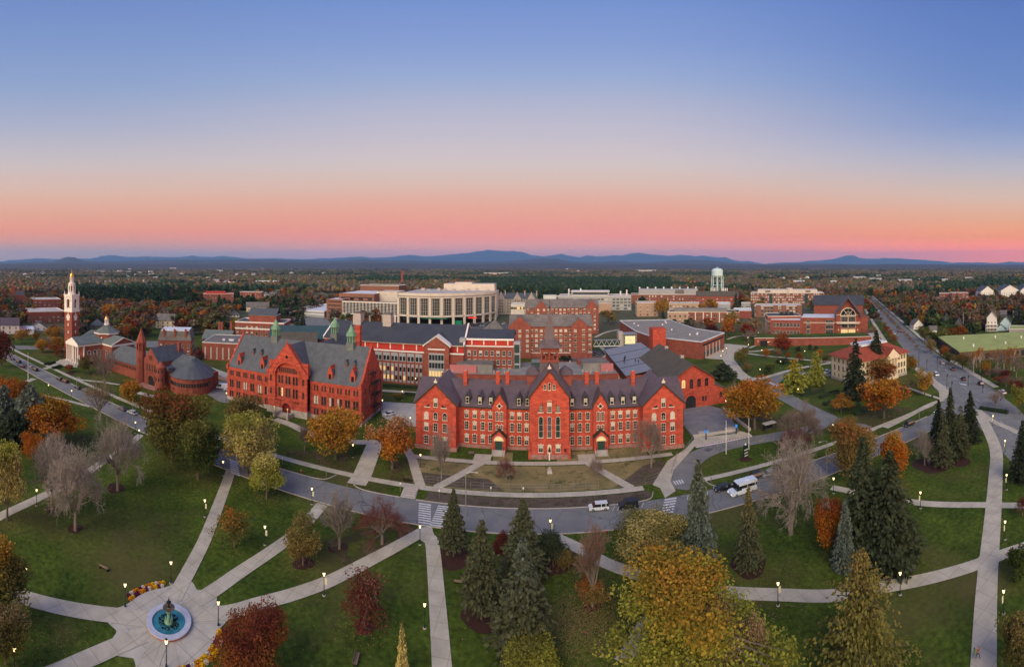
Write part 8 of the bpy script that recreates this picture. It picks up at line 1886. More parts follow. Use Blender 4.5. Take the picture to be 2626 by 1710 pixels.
# ---------- vehicles ----------
CP=mat('car_paint',(.5,.5,.5),rough=.3,spec=.6); _n=CP.node_tree; _o=_n.nodes.new('ShaderNodeObjectInfo'); _n.links.new(_o.outputs['Color'],_n.nodes['Principled BSDF'].inputs['Base Color'])
TYRE=mat('tyre',(.012,.012,.012),rough=.9); HL=mat('headlight',(.7,.7,.6),emit=(1,.85,.6),emit_s=1.6); TLM=mat('tail_light',(.35,.01,.01),emit=(1,.06,.03),emit_s=.9); TLO=mat('tail_light_off',(.25,.01,.01),rough=.3)
GLS=mat('car_glass',(.015,.018,.02),rough=.08,spec=.8)
CARM={}
def carmesh(kind):
    if kind in CARM: return CARM[kind]
    L,W_,Hh,hood,cab0,cab1,tr=dict(suv=(4.6,1.85,1.62,.95,-1.1,2.05,.24),sedan=(4.6,1.8,1.42,.88,-.95,1.55,.26),jeep=(4.6,1.85,1.85,1.12,-.95,2.2,.05),pickup=(5.6,1.95,1.8,1.1,-1.0,.75,.12),van=(5.6,2.0,2.25,1.15,-1.7,2.7,.10),bus=(7.2,2.3,2.9,1.25,-2.0,3.5,.05))[kind]
    f=-L/2; r=L/2; w=W_/2   # the front points to -x
    b=MB(); P=[(f+.08,.32),(f,.62),(f+.12,hood*.86),(cab0-.55,hood),(r-.12,hood+.02),(r,.7),(r-.05,.32)]
    b.ext(P,-w,w)
    g_=MB(); a=.62 if kind in('sedan','suv') else .35 if kind!='bus' else .25; c=.5 if kind=='sedan' else .25 if kind=='suv' else .08
    for s in ((0,),):
        k=g_.vs([(cab0-a*.6,-w+.05,hood),(cab1+c,-w+.05,hood),(cab1+c,w-.05,hood),(cab0-a*.6,w-.05,hood),(cab0+a*.4,-w+tr,Hh-.06),(cab1-c*.4,-w+tr,Hh-.06),(cab1-c*.4,w-tr,Hh-.06),(cab0+a*.4,w-tr,Hh-.06)])
        for ff in ((0,1,5,4),(1,2,6,5),(2,3,7,6),(3,0,4,7)): g_.fi([k+i for i in ff])
    ro=MB(); ro.box(cab0+a*.38,cab1-c*.38,-w+tr-.02,w-tr+.02,Hh-.08,Hh)
    for x in ((cab0+cab1)/2,cab1-.5 if kind in('suv','van','bus','jeep') else (cab0+cab1)/2+.05):
        for s in (-1,1): ro.slab([(x-.06,s*(w-.03),hood),(x+.06,s*(w-.03),hood),(x+.06,s*(w-tr+.01),Hh-.05),(x-.06,s*(w-tr+.01),Hh-.05)],[(x-.06,s*(w-.06),hood),(x+.06,s*(w-.06),hood),(x+.06,s*(w-tr-.02),Hh-.05),(x-.06,s*(w-tr-.02),Hh-.05)])
    if kind in('van','bus'): ro.box(cab0+1.4 if kind=='van' else cab0+1.2,cab1,-w+.02,w-.02,hood,hood+.32 if kind=='bus' else Hh-.08); 
    if kind=='bus': ro.box(cab0+.4,cab1+.05,-w,w,Hh-.55,Hh+.1); ro.box(cab0+2.4,cab0+3.6,-.5,.5,Hh+.1,Hh+.35)
    if kind=='pickup': ro.box(1.0,r-.1,-w+.05,-w+.12,hood,hood+.25); ro.box(1.0,r-.1,w-.12,w-.05,hood,hood+.25)
    wh=MB(); wh.V=[]; t=MB().cyl(0,0,-.11,.11,.34,.34,14); t.fi([i for i in range(13,-1,-1)]); wh.V=[(x,z,y) for x,y,z in t.V]; wh.F=t.F; wh.I=t.I
    hb=MB().cyl(0,0,-.125,.125,.19,.19,8); hb.fi([7,6,5,4,3,2,1,0]); hb.V=[(x,z,y) for x,y,z in hb.V]
    hl=MB().box(f-.02,f+.1,-.17,.17,.62,.78); tl=MB().box(r-.08,r+.02,-.12,.12,.7,.98)
    CARM[kind]=(L,W_,b.mesh('body',[CP]),ro.mesh('roof',[CP]),g_.mesh('window',[GLS]),wh.mesh('wheel',[TYRE]),hb.mesh('rim',[M['steel']]),hl,tl); return CARM[kind]
LM={}
def car(kind,col,t,x,y,hd,label,group,on=False,z=0.0,P=None):
    L,W_,body,roof,glass,wh,hb,hl,tl=carmesh(kind); X,Y=P if P else g(t,x,y)
    o=thing({'suv':'parked_car','sedan':'parked_car','jeep':'off_road_car','pickup':'pickup_truck','van':'van','bus':'shuttle_bus'}[kind] if group!='cars driving on the avenue' else 'car',label,{'bus':'bus','van':'van','pickup':'pickup'}.get(kind,'car'),(X,Y,z+.05),hd,group)
    for n,m in (('body',body),('roof',roof)): a=put(n,m,o); a.color=(*col,1)
    put('window',glass,o)
    for sx in (-.31,.31):
        for s in (-1,1): w_=put('wheel',wh,o,(sx*L,s*(W_/2-.1),.34)); put('rim',hb,w_)
    for nm,src,ms_ in (('headlight',hl,(HL if on else M['white'])),('tail_light',tl,(TLM if on else TLO))):
        k=(nm,kind,on)
        if k not in LM: LM[k]=src.mesh(nm,[ms_])
        for s in (-1,1): put(nm,LM[k],o,(0,s*(W_/2-.3),0))
    return o
BK=(.012,.013,.016);WT=(.62,.64,.68);SV=(.30,.31,.33);DB=(.018,.025,.05);RD=(.22,.02,.02);MR=(.10,.02,.02);GY=(.10,.10,.11)
CNM={WT:'white',BK:'black',SV:'silver',GY:'grey',RD:'red'}
K='cars along the curved campus road'
for a in (('suv',WT,'B6',1535,190,0,'white compact crossover at the kerb before the dry lawn'),('jeep',BK,'B6',1788,175,0,'black boxy off road car behind the white crossover'),('sedan',BK,'B7',792,1188,0,'black sedan ahead of the shuttle bus at the kerb'),
('bus',(.70,.76,.84),'B7',985,1215,.05,'white shuttle bus driving with headlights on'),('suv',DB,'B7',1108,1075,0,'dark blue SUV parked behind the bus'),('sedan',SV,'B7',1250,1045,0,'silver car behind the dark blue SUV'),
('suv',BK,'B8',716,98,0,'black SUV parked on the road near the corner maples'),('sedan',BK,'B8',898,20,0,'dark car coming round the conifer group'),('sedan',WT,'B1',1097,360,0,'white hatchback below the street light by the round library'),('sedan',GY,'B1',1013,328,0,'dark grey car in front of the white hatchback'),
('sedan',RD,'B1',768,203,0,'red car behind the tan leafed bare tree'),('sedan',GY,'B1',708,175,0,'grey car in front of the red one'),('sedan',BK,'B1',645,152,0,'black car by the second street light'),('suv',MR,'B1',541,100,0,'maroon SUV past the far crosswalk'),('suv',BK,'B1',492,80,0,'black SUV touching the far crosswalk'),
('suv',BK,'Z1',352,1165,0,'black SUV parked beyond the far crosswalk'),('sedan',SV,'Z1',308,1140,0,'silver car parked beyond the far crosswalk'),('suv',BK,'Z1',185,1085,0,'black SUV far up the road at the left')): car(*a,K,on=a[0]=='bus' or 'coming' in a[6])
car('sedan',BK,'Z1',226,1132,0,'car with red brake lights in the far road lane',K,True); car('sedan',BK,'Z1',138,938,PI,'car with red lights on the street at the left edge',K,True)
car('van',(.72,.76,.82),'Z2',272,1150,.55,'white cargo van in the small car park between library and scarlet hall','parked at the campus halls'); car('sedan',WT,'Z2',338,1170,.5,'white car half hidden at the corner of the scarlet hall','parked at the campus halls')
car('sedan',WT,'Z3',768,1415,.9,'white and blue car in the court by the fire escape','parked at the campus halls'); car('pickup',WT,'Z5',1628,995,.3,'white pickup beside the cream hall','parked at the campus halls'); car('sedan',WT,'Z5',1402,1030,.2,'white car seen between the two ginkgos','parked at the campus halls')
for i,(x,y) in enumerate(((1070,812),(1100,825))): car('suv',BK,'Z4',x,y,1.3,('left','right')[i]+' of two black SUVs at the dormitory corner','parked at the campus halls')
AV=math.atan2(.768,.64); K='cars driving on the avenue'
for i,(k,c,x,y,lab,aw) in enumerate((('pickup',SV,1125,903,'silver pickup nearest the green roofed hall',1),('sedan',BK,1228,965,'dark sedan behind the silver pickup',1),('sedan',BK,1337,1062,'dark car braking before the junction crosswalk',1),('suv',BK,1508,1110,'black SUV braking at the junction',1),('sedan',WT,1728,1195,'white car entering the junction at the far right',1),
('suv',WT,1068,1018,'white SUV with lit headlights at the signal',0),('sedan',GY,686,585,'grey car left of a pair halfway up the avenue',1),('suv',BK,724,590,'black SUV right of a pair halfway up the avenue',1),('sedan',WT,650,612,'white car with headlights halfway up the avenue',0),('sedan',RD,645,500,'red car braking at the upper signal',1),('sedan',WT,613,470,'white car behind the red one',1),('sedan',SV,590,432,'silver car two behind the red one',1),('suv',BK,572,404,'dark SUV third behind the red one',1))):
    car(k,c,'Z6',x,y,AV if not aw else AV+PI,lab,K,True)
rs=random.Random(9)
for i in range(22):
    t_=330+i*20+rs.uniform(-6,6); o=5.4 if i%2 else rs.choice([9.8,12.6]); P=ms(t_,o); c=rs.choice([WT,BK,SV,GY,RD]); car('sedan',c,'',0,0,AV if i%2 else AV+PI,'%s car, %s of the %s queue far up the avenue'%(CNM[c],ORD[i//2],('inbound','outbound')[i%2]),K,True,P=P)
for i in range(16):
    c=rs.choice([BK,GY,WT,SV,BK]); P=g('Z3',1530+i*17,518+(i%2)*10); car('suv' if i%3 else 'sedan',c,'',0,0,1.2,'%s car, %s in the %s row before the hospital entrance'%(CNM[c],ORD[i//2],('far','near')[i%2]),'cars parked before the hospital',P=P)
for i in range(7):
    c=rs.choice([BK,GY,WT]); P=g('Z4',20+i*24,508+(i%2)*22); car('sedan',c,'',0,0,1.0,'%s car, %s from left in the lot left of the dormitory'%(CNM[c],ORD[i]),'cars parked left of the dormitory',P=P)
X,Y=g('Z2',1105,432)
for i in range(28):
    r_,c_=divmod(i,14); c=rs.choice([BK,GY,WT,SV,RD]); P=g('Z2',985+c_*21,372-c_*4.2+r_*14-(c_%3),6.3); car('sedan',c,'',0,0,.4,'%s car, %s in the %s row on the parking deck roof'%(CNM[c],ORD[c_],('back','front')[r_]),'cars on the parking deck roof',z=6.15,P=P)
# ---------- lamps, poles, signs ----------
GREENP=mat('lamp_green',(.012,.030,.026),rough=.5); LANT=mat('lantern_glass',(.8,.6,.3),emit=(1,.74,.36),emit_s=2.6); BAN=mat('banner',(.62,.58,.40),noise=.12,scale=2)
LP=(MB().cyl(0,0,0,.5,.20,.13,8).cyl(0,0,.5,3.2,.075,.06,8).cyl(0,0,3.2,3.32,.12,.14,8).mesh('pole',[GREENP]),MB().lathe(0,0,[(.11,3.32),(.2,3.6),(.22,3.85),(.17,3.95)],8).mesh('lantern',[LANT]),MB().cyl(0,0,3.95,4.15,.24,.05,8).cyl(0,0,4.15,4.3,.04,.02,5).mesh('cap',[GREENP]),MB().box(.09,.55,-.015,.015,1.95,3.0).box(.05,.6,-.02,.02,3.0,3.03).mesh('banner',[BAN]),MB().cyl(0,0,0,.12,.3,.28,10).mesh('base',[M['concrete']]))
def lamp(t,x,y,where,b=0,rz=0):
    X,Y=g(t,x,y); o=thing('lamp_post',('green lamp post with cream banner ' if b else 'lit green lamp post ')+where,'lamp post',(X,Y,0),rz,'lit green lamp posts')
    put('pole',LP[0],o); put('lantern',LP[1],o); put('cap',LP[2],o); put('base',LP[4],o)
    if b: put('banner',LP[3],o)
for a in (('B1',303,1120,'nearest the left edge on the diagonal path'),('B1',823,825,'midway along the diagonal path'),('B1',1153,590,'at the road end of the diagonal path'),('B1',1122,520,'just across from the diagonal path end'),('B1',402,190,'on the strip of lawn by the far road'),('B1',593,240,'right of the one by the far road'),
('B1',1848,870,'under the huge pale yellow tree'),('B1',1697,1212,'left of the path to the pale yellow tree',1),('B2',250,800,'on the lawn above the left edge path'),('B2',1213,970,'left of the fountain flower arc'),('B2',1658,740,'right of the fountain flower arc'),('B2',1612,1560,'standing in front of the fountain'),('B2',140,1640,'in the bottom left corner'),
('B3',1550,1135,'at the road end of the second radial path',1),('B3',1083,1540,'on the lawn between first and second radial paths',1),('B3',1957,670,'on the slope below the gold zelkova'),('B4',232,1145,'at the plaza end of the third radial path'),('B4',1283,840,'midway along the third radial path',1),('B4',2236,335,'at the crosswalk corner'),('B4',2282,1165,'beside the straight path at the bottom'),
('B5',303,970,'at the left pavilion lawn'),('B6',1117,440,'at the kerb right of the tall spruce',1),('C2',1500,1020,'below the curved path on the lower lawn',1),('B8',785,595,'on the cross path below the corner group',1),('B8',663,1115,'below the lower cross path at right'),('B8',1222,102,'at the top of the wide right hand path',1),('B8',1295,262,'second down the wide right hand path',1),('B8',1304,483,'third down the wide right hand path',1),('B8',1295,783,'fourth down the wide right hand path',1),('B8',1286,1230,'lowest on the wide right hand path',1),
('B8',262,505,'behind the giant conifers'),('B8',258,160,'by the side road corner'),('B7',820,395,'at the theatre plaza edge'),('B7',1538,270,'by the parallel hedges'),('B7',1883,650,'where the side road meets the pavement'),('B7',1160,60,'at the foot of the quad path'),('Z5',845,690,'near the people on the quad'),('Z5',1045,740,'left of the round red oak'),('Z5',850,765,'at the quad path fork'),('Z5',983,825,'left of the small orange quad tree'),('Z5',1410,835,'before the terrace wall'),
('Z5',1170,945,'behind the left ginkgo'),('Z5',632,805,'at the library steps'),('Z5',595,835,'second from the library steps'),('Z5',577,885,'third from the library steps'),('Z5',948,640,'at the back of the quad'),('Z3',898,1262,'in the court behind the long modern hall front'),('Z3',700,1358,'near the fire escape'),('Z3',978,1545,'at the corner of the left pavilion'),('Z3',1030,1125,'against the long modern hall'),('Z2',155,1080,'by the pink retaining wall'),('Z2',313,1282,'beside the scarlet hall car park')): lamp(*a[:4],b=a[4] if len(a)>4 else 0,rz=0 if a[0]!='B8' else PI)
def street(t,x,y,ty,label,arm=1,sign=False):
    P=g(t,x,y); h=max(7,height_at(P,t,ty)); o=thing('street_light',label,'street light',(*P,0),0,'tall street lights')
    MB().cyl(0,0,0,h,.13,.08,8).build('pole',M['steel'],o); MB().path([(0,0,h-.1),(arm*1.0,0,h+.25),(arm*2.2,0,h+.3)],.05,5).build('arm',M['steel'],o); MB().box(arm*2.0,arm*2.75,-.14,.14,h+.22,h+.38).build('lamp_head',M['concrete'],o)
street('B1',635,218,55,'grey street light beside the black parked car'); street('B1',1098,440,265,'grey street light above the white hatchback'); street('Z1',82,1085,962,'grey street light at the far left of the road'); street('B6',386,255,-125,'tall street light right of the crosswalk spruce'); street('B8',222,385,190,'street light between enormous bare tree and bronze maple',-1); street('B8',778,160,5,'street light by the black SUV',-1)
for i,(x,y,ty) in enumerate(((893,935,745),(972,970,855),(1075,1000,840),(1172,1160,1000),(1220,1240,1070),(1383,1130,1010),(1528,1190,1125),(1515,1065,900))):
    P=g('Z6',x,y); h=max(3.4,height_at(P,'Z6',ty)); o=thing('signal_pole','black signal pole '+('with green light at the cream hall corner','slim, second from the cream hall corner','with orange hand sign on the median','left of the corner pavement end','right of the corner pavement end','on the median by the crosswalk','short, on the median tip','with red light before the birches')[i],'traffic signal',(*P,0),.7,'junction signal poles')
    MB().cyl(0,0,0,h,.12,.08,8).build('pole',M['iron'],o); MB().box(-.2,.2,-.35,-.1,h-1.4,h-.4).build('signal_head',M['iron'],o); MB().box(-.1,.1,-.38,-.34,h-1.3,h-1.1).build('signal_lamp',mat('green_signal',(.0,.4,.3),emit=(.1,1,.6),emit_s=2) if i in(0,1,4) else mat('amber_signal',(.5,.2,0),emit=(1,.35,.05),emit_s=1.6),o)
for i,(x,y,ty) in enumerate(((1335,615,390),(980,530,425),(1812,560,470))):
    P=g('Z6',x,y); h=height_at(P,'Z6',ty); o=thing('utility_pole','wooden utility pole '+('rising behind the green roofed hall','beside the white cottage','at the far right by the garages')[i],'pole',(*P,0),.5); MB().cyl(0,0,0,h,.22,.16,8).build('pole',M['stone'],o); MB().box(-1.1,1.1,-.08,.08,h-1,h-.8).build('crossarm',M['stone'],o)
for t,x,y,ty,lab in (('B7',822,832,500,'white flagpole on the left of the drive island'),('B7',1048,785,470,'white flagpole on the right of the drive island'),('Z1',278,1262,985,'tall white flagpole beside the far road')):
    P=g(t,x,y); h=height_at(P,t,ty); o=thing('flagpole',lab,'flagpole',(*P,0)); MB().cyl(0,0,0,h,.11,.06,8).build('pole',M['white'],o); MB().cyl(0,0,h,h+.2,.1,.02,6).build('finial',M['gold'],o)
    if t=='Z1': f=MB().ext([(.1,1.4),(.9,1.2),(.7,4.2),(.1,4.6)],-.05,.05).build('flag',mat('flag_cloth',(.30,.10,.12),col2=(.30,.30,.42),scale=1.4,detail=1),o)
def post_sign(t,x,y,h,w,hh,m,label,cat='sign'):
    P=g(t,x,y); o=thing('sign_post',label,cat,(*P,0),0,'small roadside signs'); MB().cyl(0,0,0,h,.04,.04,6).build('pole',M['steel'],o); MB().box(-w/2,w/2,-.05,-.02,h-hh,h).build('panel',m,o)
BLUE=mat('blue_sign',(.03,.20,.55),emit=(.05,.3,.9),emit_s=.4)
for i,(x,y) in enumerate(((103,1200),(490,1275),(1003,1245),(1325,1248))): post_sign('B5',x,y,2.2,.32,.5,M['white'],'small white parking sign on the verge, '+ORD[i]+' from left')
post_sign('B7',672,1155,2.3,.3,.45,M['slate_green'],'parking sign behind the black sedan'); post_sign('B7',538,1015,1.9,.4,.5,BLUE,'blue sign at the drive exit'); post_sign('B3',1255,735,2.0,.3,.4,M['white'],'white sign right of the huge pale tree'); post_sign('B3',1693,860,2.2,.12,.5,M['steel'],'sign seen edge on by the road'); post_sign('Z6',1025,1250,1.5,1.3,1.0,GREENP,'green campus board by the corner path')
for i,(x,y) in enumerate(((622,690),(922,632))):
    P=g('B7',x,y); o=thing('emergency_kiosk','blue lit kiosk post '+('left','right')+' of the plaza steps' if False else 'blue lit kiosk post '+('left','right')[i]+' of the plaza steps','kiosk',(*P,0)); MB().box(-.15,.15,-.15,.15,0,3.4).build('pole',M['iron'],o); MB().box(-.3,.3,-.3,.3,2.2,3.2).build('sign_box',BLUE,o); MB().cyl(0,0,3.4,4.6,.05,.03,6).build('mast',M['iron'],o)
P=g('B7',1015,862); o=thing('campus_sign','dark green campus sign with slanted white lettering bands in the drive island','sign',(*P,0),.5); MB().box(-1,1,-.2,.2,0,3.6).build('board',GREENP,o); 
for z in (.5,1.3,2.2): MB().slab([(-.9,-.24,z),(.9,-.24,z-.15),(.9,-.24,z+.1),(-.9,-.24,z+.25)],[(-.9,-.2,z),(.9,-.2,z-.15),(.9,-.2,z+.1),(-.9,-.2,z+.25)]).build('lettering_band',M['white'],o)
MB().cyl(0,0,3.6,4.1,.3,.1,6).build('crest',M['white'],o)
P=g('B7',1250,600); o=thing('bus_shelter','black framed bus shelter with pale roof by the loop drive','bus shelter',(*P,0),.1)
for x in (-2,2):
    for y in (-.8,.8): MB().box(x-.06,x+.06,y-.06,y+.06,0,2.6).build('post',M['iron'],o)
MB().box(-2.3,2.3,-1.1,1.1,2.6,2.8).build('roof',M['roof_light'],o); MB().box(-2,2,.75,.8,.3,2.4).build('glass_back',M['glass'],o); MB().box(-1.5,1.5,.2,.6,.45,.5).build('seat',M['wood'],o)
MB().box(-.1,.1,-.1,.1,0,.0) 
# ---------- benches ----------
def bench(t,x,y,rz,label):
    P=g(t,x,y); o=thing('park_bench',label,'bench',(*P,0),rz)
    MB().box(-.95,.95,-.28,-.02,.42,.47).box(-.95,.95,.02,.26,.42,.47).build('seat',M['wood'],o); MB().box(-.95,.95,.28,.32,.52,.68).box(-.95,.95,.31,.35,.74,.92).build('backrest',M['wood'],o)
    for s in (-.8,.8): MB().box(s-.04,s+.04,-.3,.34,0,.42).box(s-.04,s+.04,.28,.34,.42,.92).build('leg',M['iron'],o)
for a in (('B2',1010,605,-2.75,'wooden bench alone on the left lawn above the fountain'),('B4',1605,1495,1.75,'wooden bench at the bottom beside the slim conifer'),('B6',330,832,PI,'grey bench between straight path and spruce'),('B1',700,580,-.6,'bench on the lawn by the orange maple'),('B5',808,838,.25,'reddish bench before the left wing lawn'),('B1',752,1065,.4,'bench behind the pale trunked leafless tree')): bench(*a)
# ---------- fountain and flowers ----------
o=thing('fountain','round brick fountain with pale stone rim and turquoise water in the plaza','fountain',(FX,FY,0))
MB().lathe(0,0,[(3.35,0),(3.35,.42)],40).build('basin_wall',mat('fountain_brick',(.33,.09,.06),noise=.3,scale=3),o)
MB().lathe(0,0,[(3.35,.42),(3.52,.42),(3.52,.56),(2.62,.56),(2.62,.1)],40).build('rim',mat('granite_rim',(.42,.44,.54),rough=.5,noise=.1,scale=1.5),o)
MB().cyl(0,0,.02,.36,2.63,2.63,40).build('water',mat('pool_water',(.030,.22,.27),rough=.08,spec=.8,col2=(.02,.13,.17),scale=.9),o)
MB().lathe(0,0,[(.75,.3),(.6,.7),(.3,.9),(.26,1.7),(.45,1.9),(.26,2.0),(.22,2.6)],12).build('pedestal',M['copper'],o,smooth=True); MB().lathe(0,0,[(.25,2.2),(.8,2.45),(.95,2.6),(.8,2.62),(.1,2.5)],16).build('bowl',mat('bronze',(.16,.10,.06),rough=.4,metal=.4,noise=.3,scale=4),o)
MB().lathe(0,0,[(.2,2.5),(.14,3.2),(.34,3.35),(.4,3.42),(.1,3.45),(.1,3.9),(.0,4.2)],10).build('upper_bowl',M['iron'],o)
for i in range(4): a=PI/4+PI/2*i; MB().cyl(.5*math.cos(a),.5*math.sin(a),.3,1.1,.2,.1,7).build('figure',M['copper'],o)
n=220; rs_=np.random.RandomState(2); t_=rs_.uniform(0,2*PI,n); r_=rs_.uniform(.5,1.6,n); C=np.stack([r_*np.cos(t_)*1.1,r_*np.sin(t_),np.full(n,.37)],1); V,F_=cards(rs_,C,rs_.uniform(.1,.22,n),up=1.0); V[:,2]=.365+.004*(np.arange(len(V))//4%3)
a=put('floating_leaves',npmesh('floating_leaves',V,F_,[LEAF],colors=np.tile([.3,.5,.5,1],(len(V),1))),o); a.color=(.02,.035,.03,1); a['tint2']=[.04,.04,.02]
def mum_mesh(seed):
    rs_=np.random.RandomState(seed); n=330; u=rs_.normal(size=(n,3)); u[:,2]=np.abs(u[:,2]); u/=np.linalg.norm(u,axis=1)[:,None]; C=u*np.array([.40,.40,.36]); C[:,2]+=.05; V,F_=cards(rs_,C,rs_.uniform(.035,.06,n))
    cc=np.stack([rs_.uniform(0,1,n),(rs_.uniform(0,1,n)<.04)*1.0,rs_.uniform(.3,.7,n),np.ones(n)],1).repeat(4,0); return npmesh('blossoms',V,F_,[LEAF],colors=cc)
MU=[mum_mesh(k) for k in range(3)]; MUG=MB().cyl(0,0,0,.2,.25,.36,8).mesh('leaves',[HEDGE])
MC=[('orange',(.85,.36,.02)),('white',(.85,.78,.68)),('purple',(.17,.02,.11)),('yellow',(.90,.56,.02))]; rs=random.Random(4)
def mums(a0,a1,n,where):
    last=None
    for row in (0,1):
        for i in range(n):
            an=a0+(a1-a0)*(i+.5*row)/(n-.5); r=7.95+row*.72; k=(i*3+row*2+rs.choice([0,0,1]))%4; cn,c=MC[k]
            o=thing('chrysanthemum','%s chrysanthemum, %s row of the arc %s the fountain'%(cn,('inner','outer')[row],where),'flower',(FX+r*math.cos(an),FY+r*math.sin(an),0),rs.uniform(0,6),'%s chrysanthemums, %s row, arc %s the fountain'%(cn,('inner','outer')[row],where),scale=(rs.uniform(.88,1.08),)*3)
            b=put('blossoms',MU[rs.randrange(3)],o); b.color=(*c,1); b['tint2']=[.05,.07,.03]; put('leaves',MUG,o)
def fang(t,x,y): X,Y=g(t,x,y); return math.atan2(Y-FY,X-FX)
a0,a1=fang('B2',1285,905),fang('B2',1585,765); a0=a0+2*PI if a0<0 else a0
mums(a0,a1,12,'behind'); mums(fang('B2',1715,1510),fang('B4',185,1185),14,'in front of')
# ---------- fences, hydrants, monuments ----------
def fence(P,h,label):
    o=thing('mesh_fence',label,'fence',(P[0][0],P[0][1],0),0,'temporary mesh fences'); b=P[0]; rail=MB()
    for p,r in zip(P[:-1],P[1:]):
        d=math.dist(p,r); n=max(1,int(d/3))
        for i in range(n+1): x,y=p[0]+(r[0]-p[0])*i/n-b[0],p[1]+(r[1]-p[1])*i/n-b[1]; MB().cyl(x,y,0,h,.035,.035,5).build('post',M['steel'],o)
        for z in (.1,h*.5,h-.04): rail.tube((p[0]-b[0],p[1]-b[1],z),(r[0]-b[0],r[1]-b[1],z),.022,n=4)
        for i in range(int(d/.35)): x,y=p[0]+(r[0]-p[0])*i*.35/d-b[0],p[1]+(r[1]-p[1])*i*.35/d-b[1]; rail.tube((x,y,.1),(x,y,h),.007,n=3)
    rail.build('mesh_panel',M['steel'],o)
fence([g('B5',350,1105),g('B5',735,1145)],1.6,'mesh fence left of the diagonal path on the dry lawn'); fence([(-16,108.3),(16,108.3)],1.6,'long mesh fence along the pavement before the dry lawn'); fence([(28,108.3),(36,111),(41,121)],1.6,'mesh fence beside the plaza ramp'); fence([g('B7',400,545),g('B7',490,690),g('B7',385,830)],1.1,'railing down the plaza edge by the right pavilion')
for t,x,y,l in (('B6',1600,392,'red fire hydrant at the near kerb'),('B3',1443,818,'red fire hydrant on the verge below the scarlet hall'),('B8',245,250,'red fire hydrant by the side road')):
    P=g(t,x,y); o=thing('fire_hydrant',l,'hydrant',(*P,0)); MB().cyl(0,0,0,.6,.14,.13,8).cyl(0,0,.6,.75,.13,.03,8).build('body',mat('hydrant_red',(.4,.02,.02)),o); MB().cyl(0,0,.6,.64,.17,.17,8).build('cap',M['white'],o)
P=g('B5',1588,1018); o=thing('stone_monument','weathered stone block with carved top in the dry lawn','monument',(*P,0)); MB().frust(-.7,.7,-.6,.6,0,.9,.1,.1).build('base',M['concrete'],o); MB().lathe(0,0,[(.5,.9),(.42,1.2),(.3,1.5),(.0,1.65)],10).build('top',M['stone'],o)
X_,Y_=OH.o.location.x,OH.o.location.y; A_=OH.o.rotation_euler.z; P=(X_+6.7*math.sin(A_)*1,Y_-6.7*math.cos(A_))
o=thing('bust','dark bronze bust on a white plinth in the niche of the central pavilion','statue',(*P,0)); MB().box(-.18,.18,-.2,.2,0,2.3).build('plinth',M['white'],o); MB().lathe(0,0,[(.28,2.3),(.42,2.6),(.34,2.95),(.13,3.05),(.16,3.2),(.19,3.4),(.12,3.6),(0,3.65)],10).build('figure',M['iron'],o,smooth=True)
b=MB(); P,Q=g('B7',785,385),g('B7',1060,600); o=thing('retaining_wall','low concrete wall between theatre plaza and golden tree bed','wall',(0,0,0)); b.obox(((P[0]+Q[0])/2,(P[1]+Q[1])/2),(Q[0]-P[0],Q[1]-P[1]),math.dist(P,Q),.6,0,.9).build('wall',M['concrete'],o)
o=thing('pink_wall','long pinkish retaining wall behind the small car park','wall',(0,0,0)); P,Q=g('Z2',95,1025),g('Z2',352,1080); MB().obox(((P[0]+Q[0])/2,(P[1]+Q[1])/2),(Q[0]-P[0],Q[1]-P[1]),math.dist(P,Q),.5,0,1.6).build('wall',mat('pink_concrete',(.42,.27,.26)),o)
for i,(x,y) in enumerate(((600,640),(860,600))):
    P=g('B7',x,y); o=thing('stone_planter','pale stone cheek block '+('left','right')[i]+' of the plaza steps','planter',(*P,0),-.3); MB().box(-1.8,1.8,-1,1,0,.9).build('block',M['concrete'],o)
P=(g('B7',490,655),g('B7',880,600)); 
for k in range(4): mb=MB(); mb.obox(((P[0][0]+P[1][0])/2,(P[0][1]+P[1][1])/2-k*.35),(P[1][0]-P[0][0],P[1][1]-P[0][1]),math.dist(*P),.35,0,.5-.12*k); struct('plaza_step',mb.mesh('plaza_step',[M['concrete']]))
P=g('B5',330,1240); 
for k in range(5): mb=MB(); mb.box(-31.6,-28.5,100.6+k*.8,101.4+k*.8,0,.12*(k+1)); struct('stone_step',mb.mesh('stone_step',[M['concrete']]))
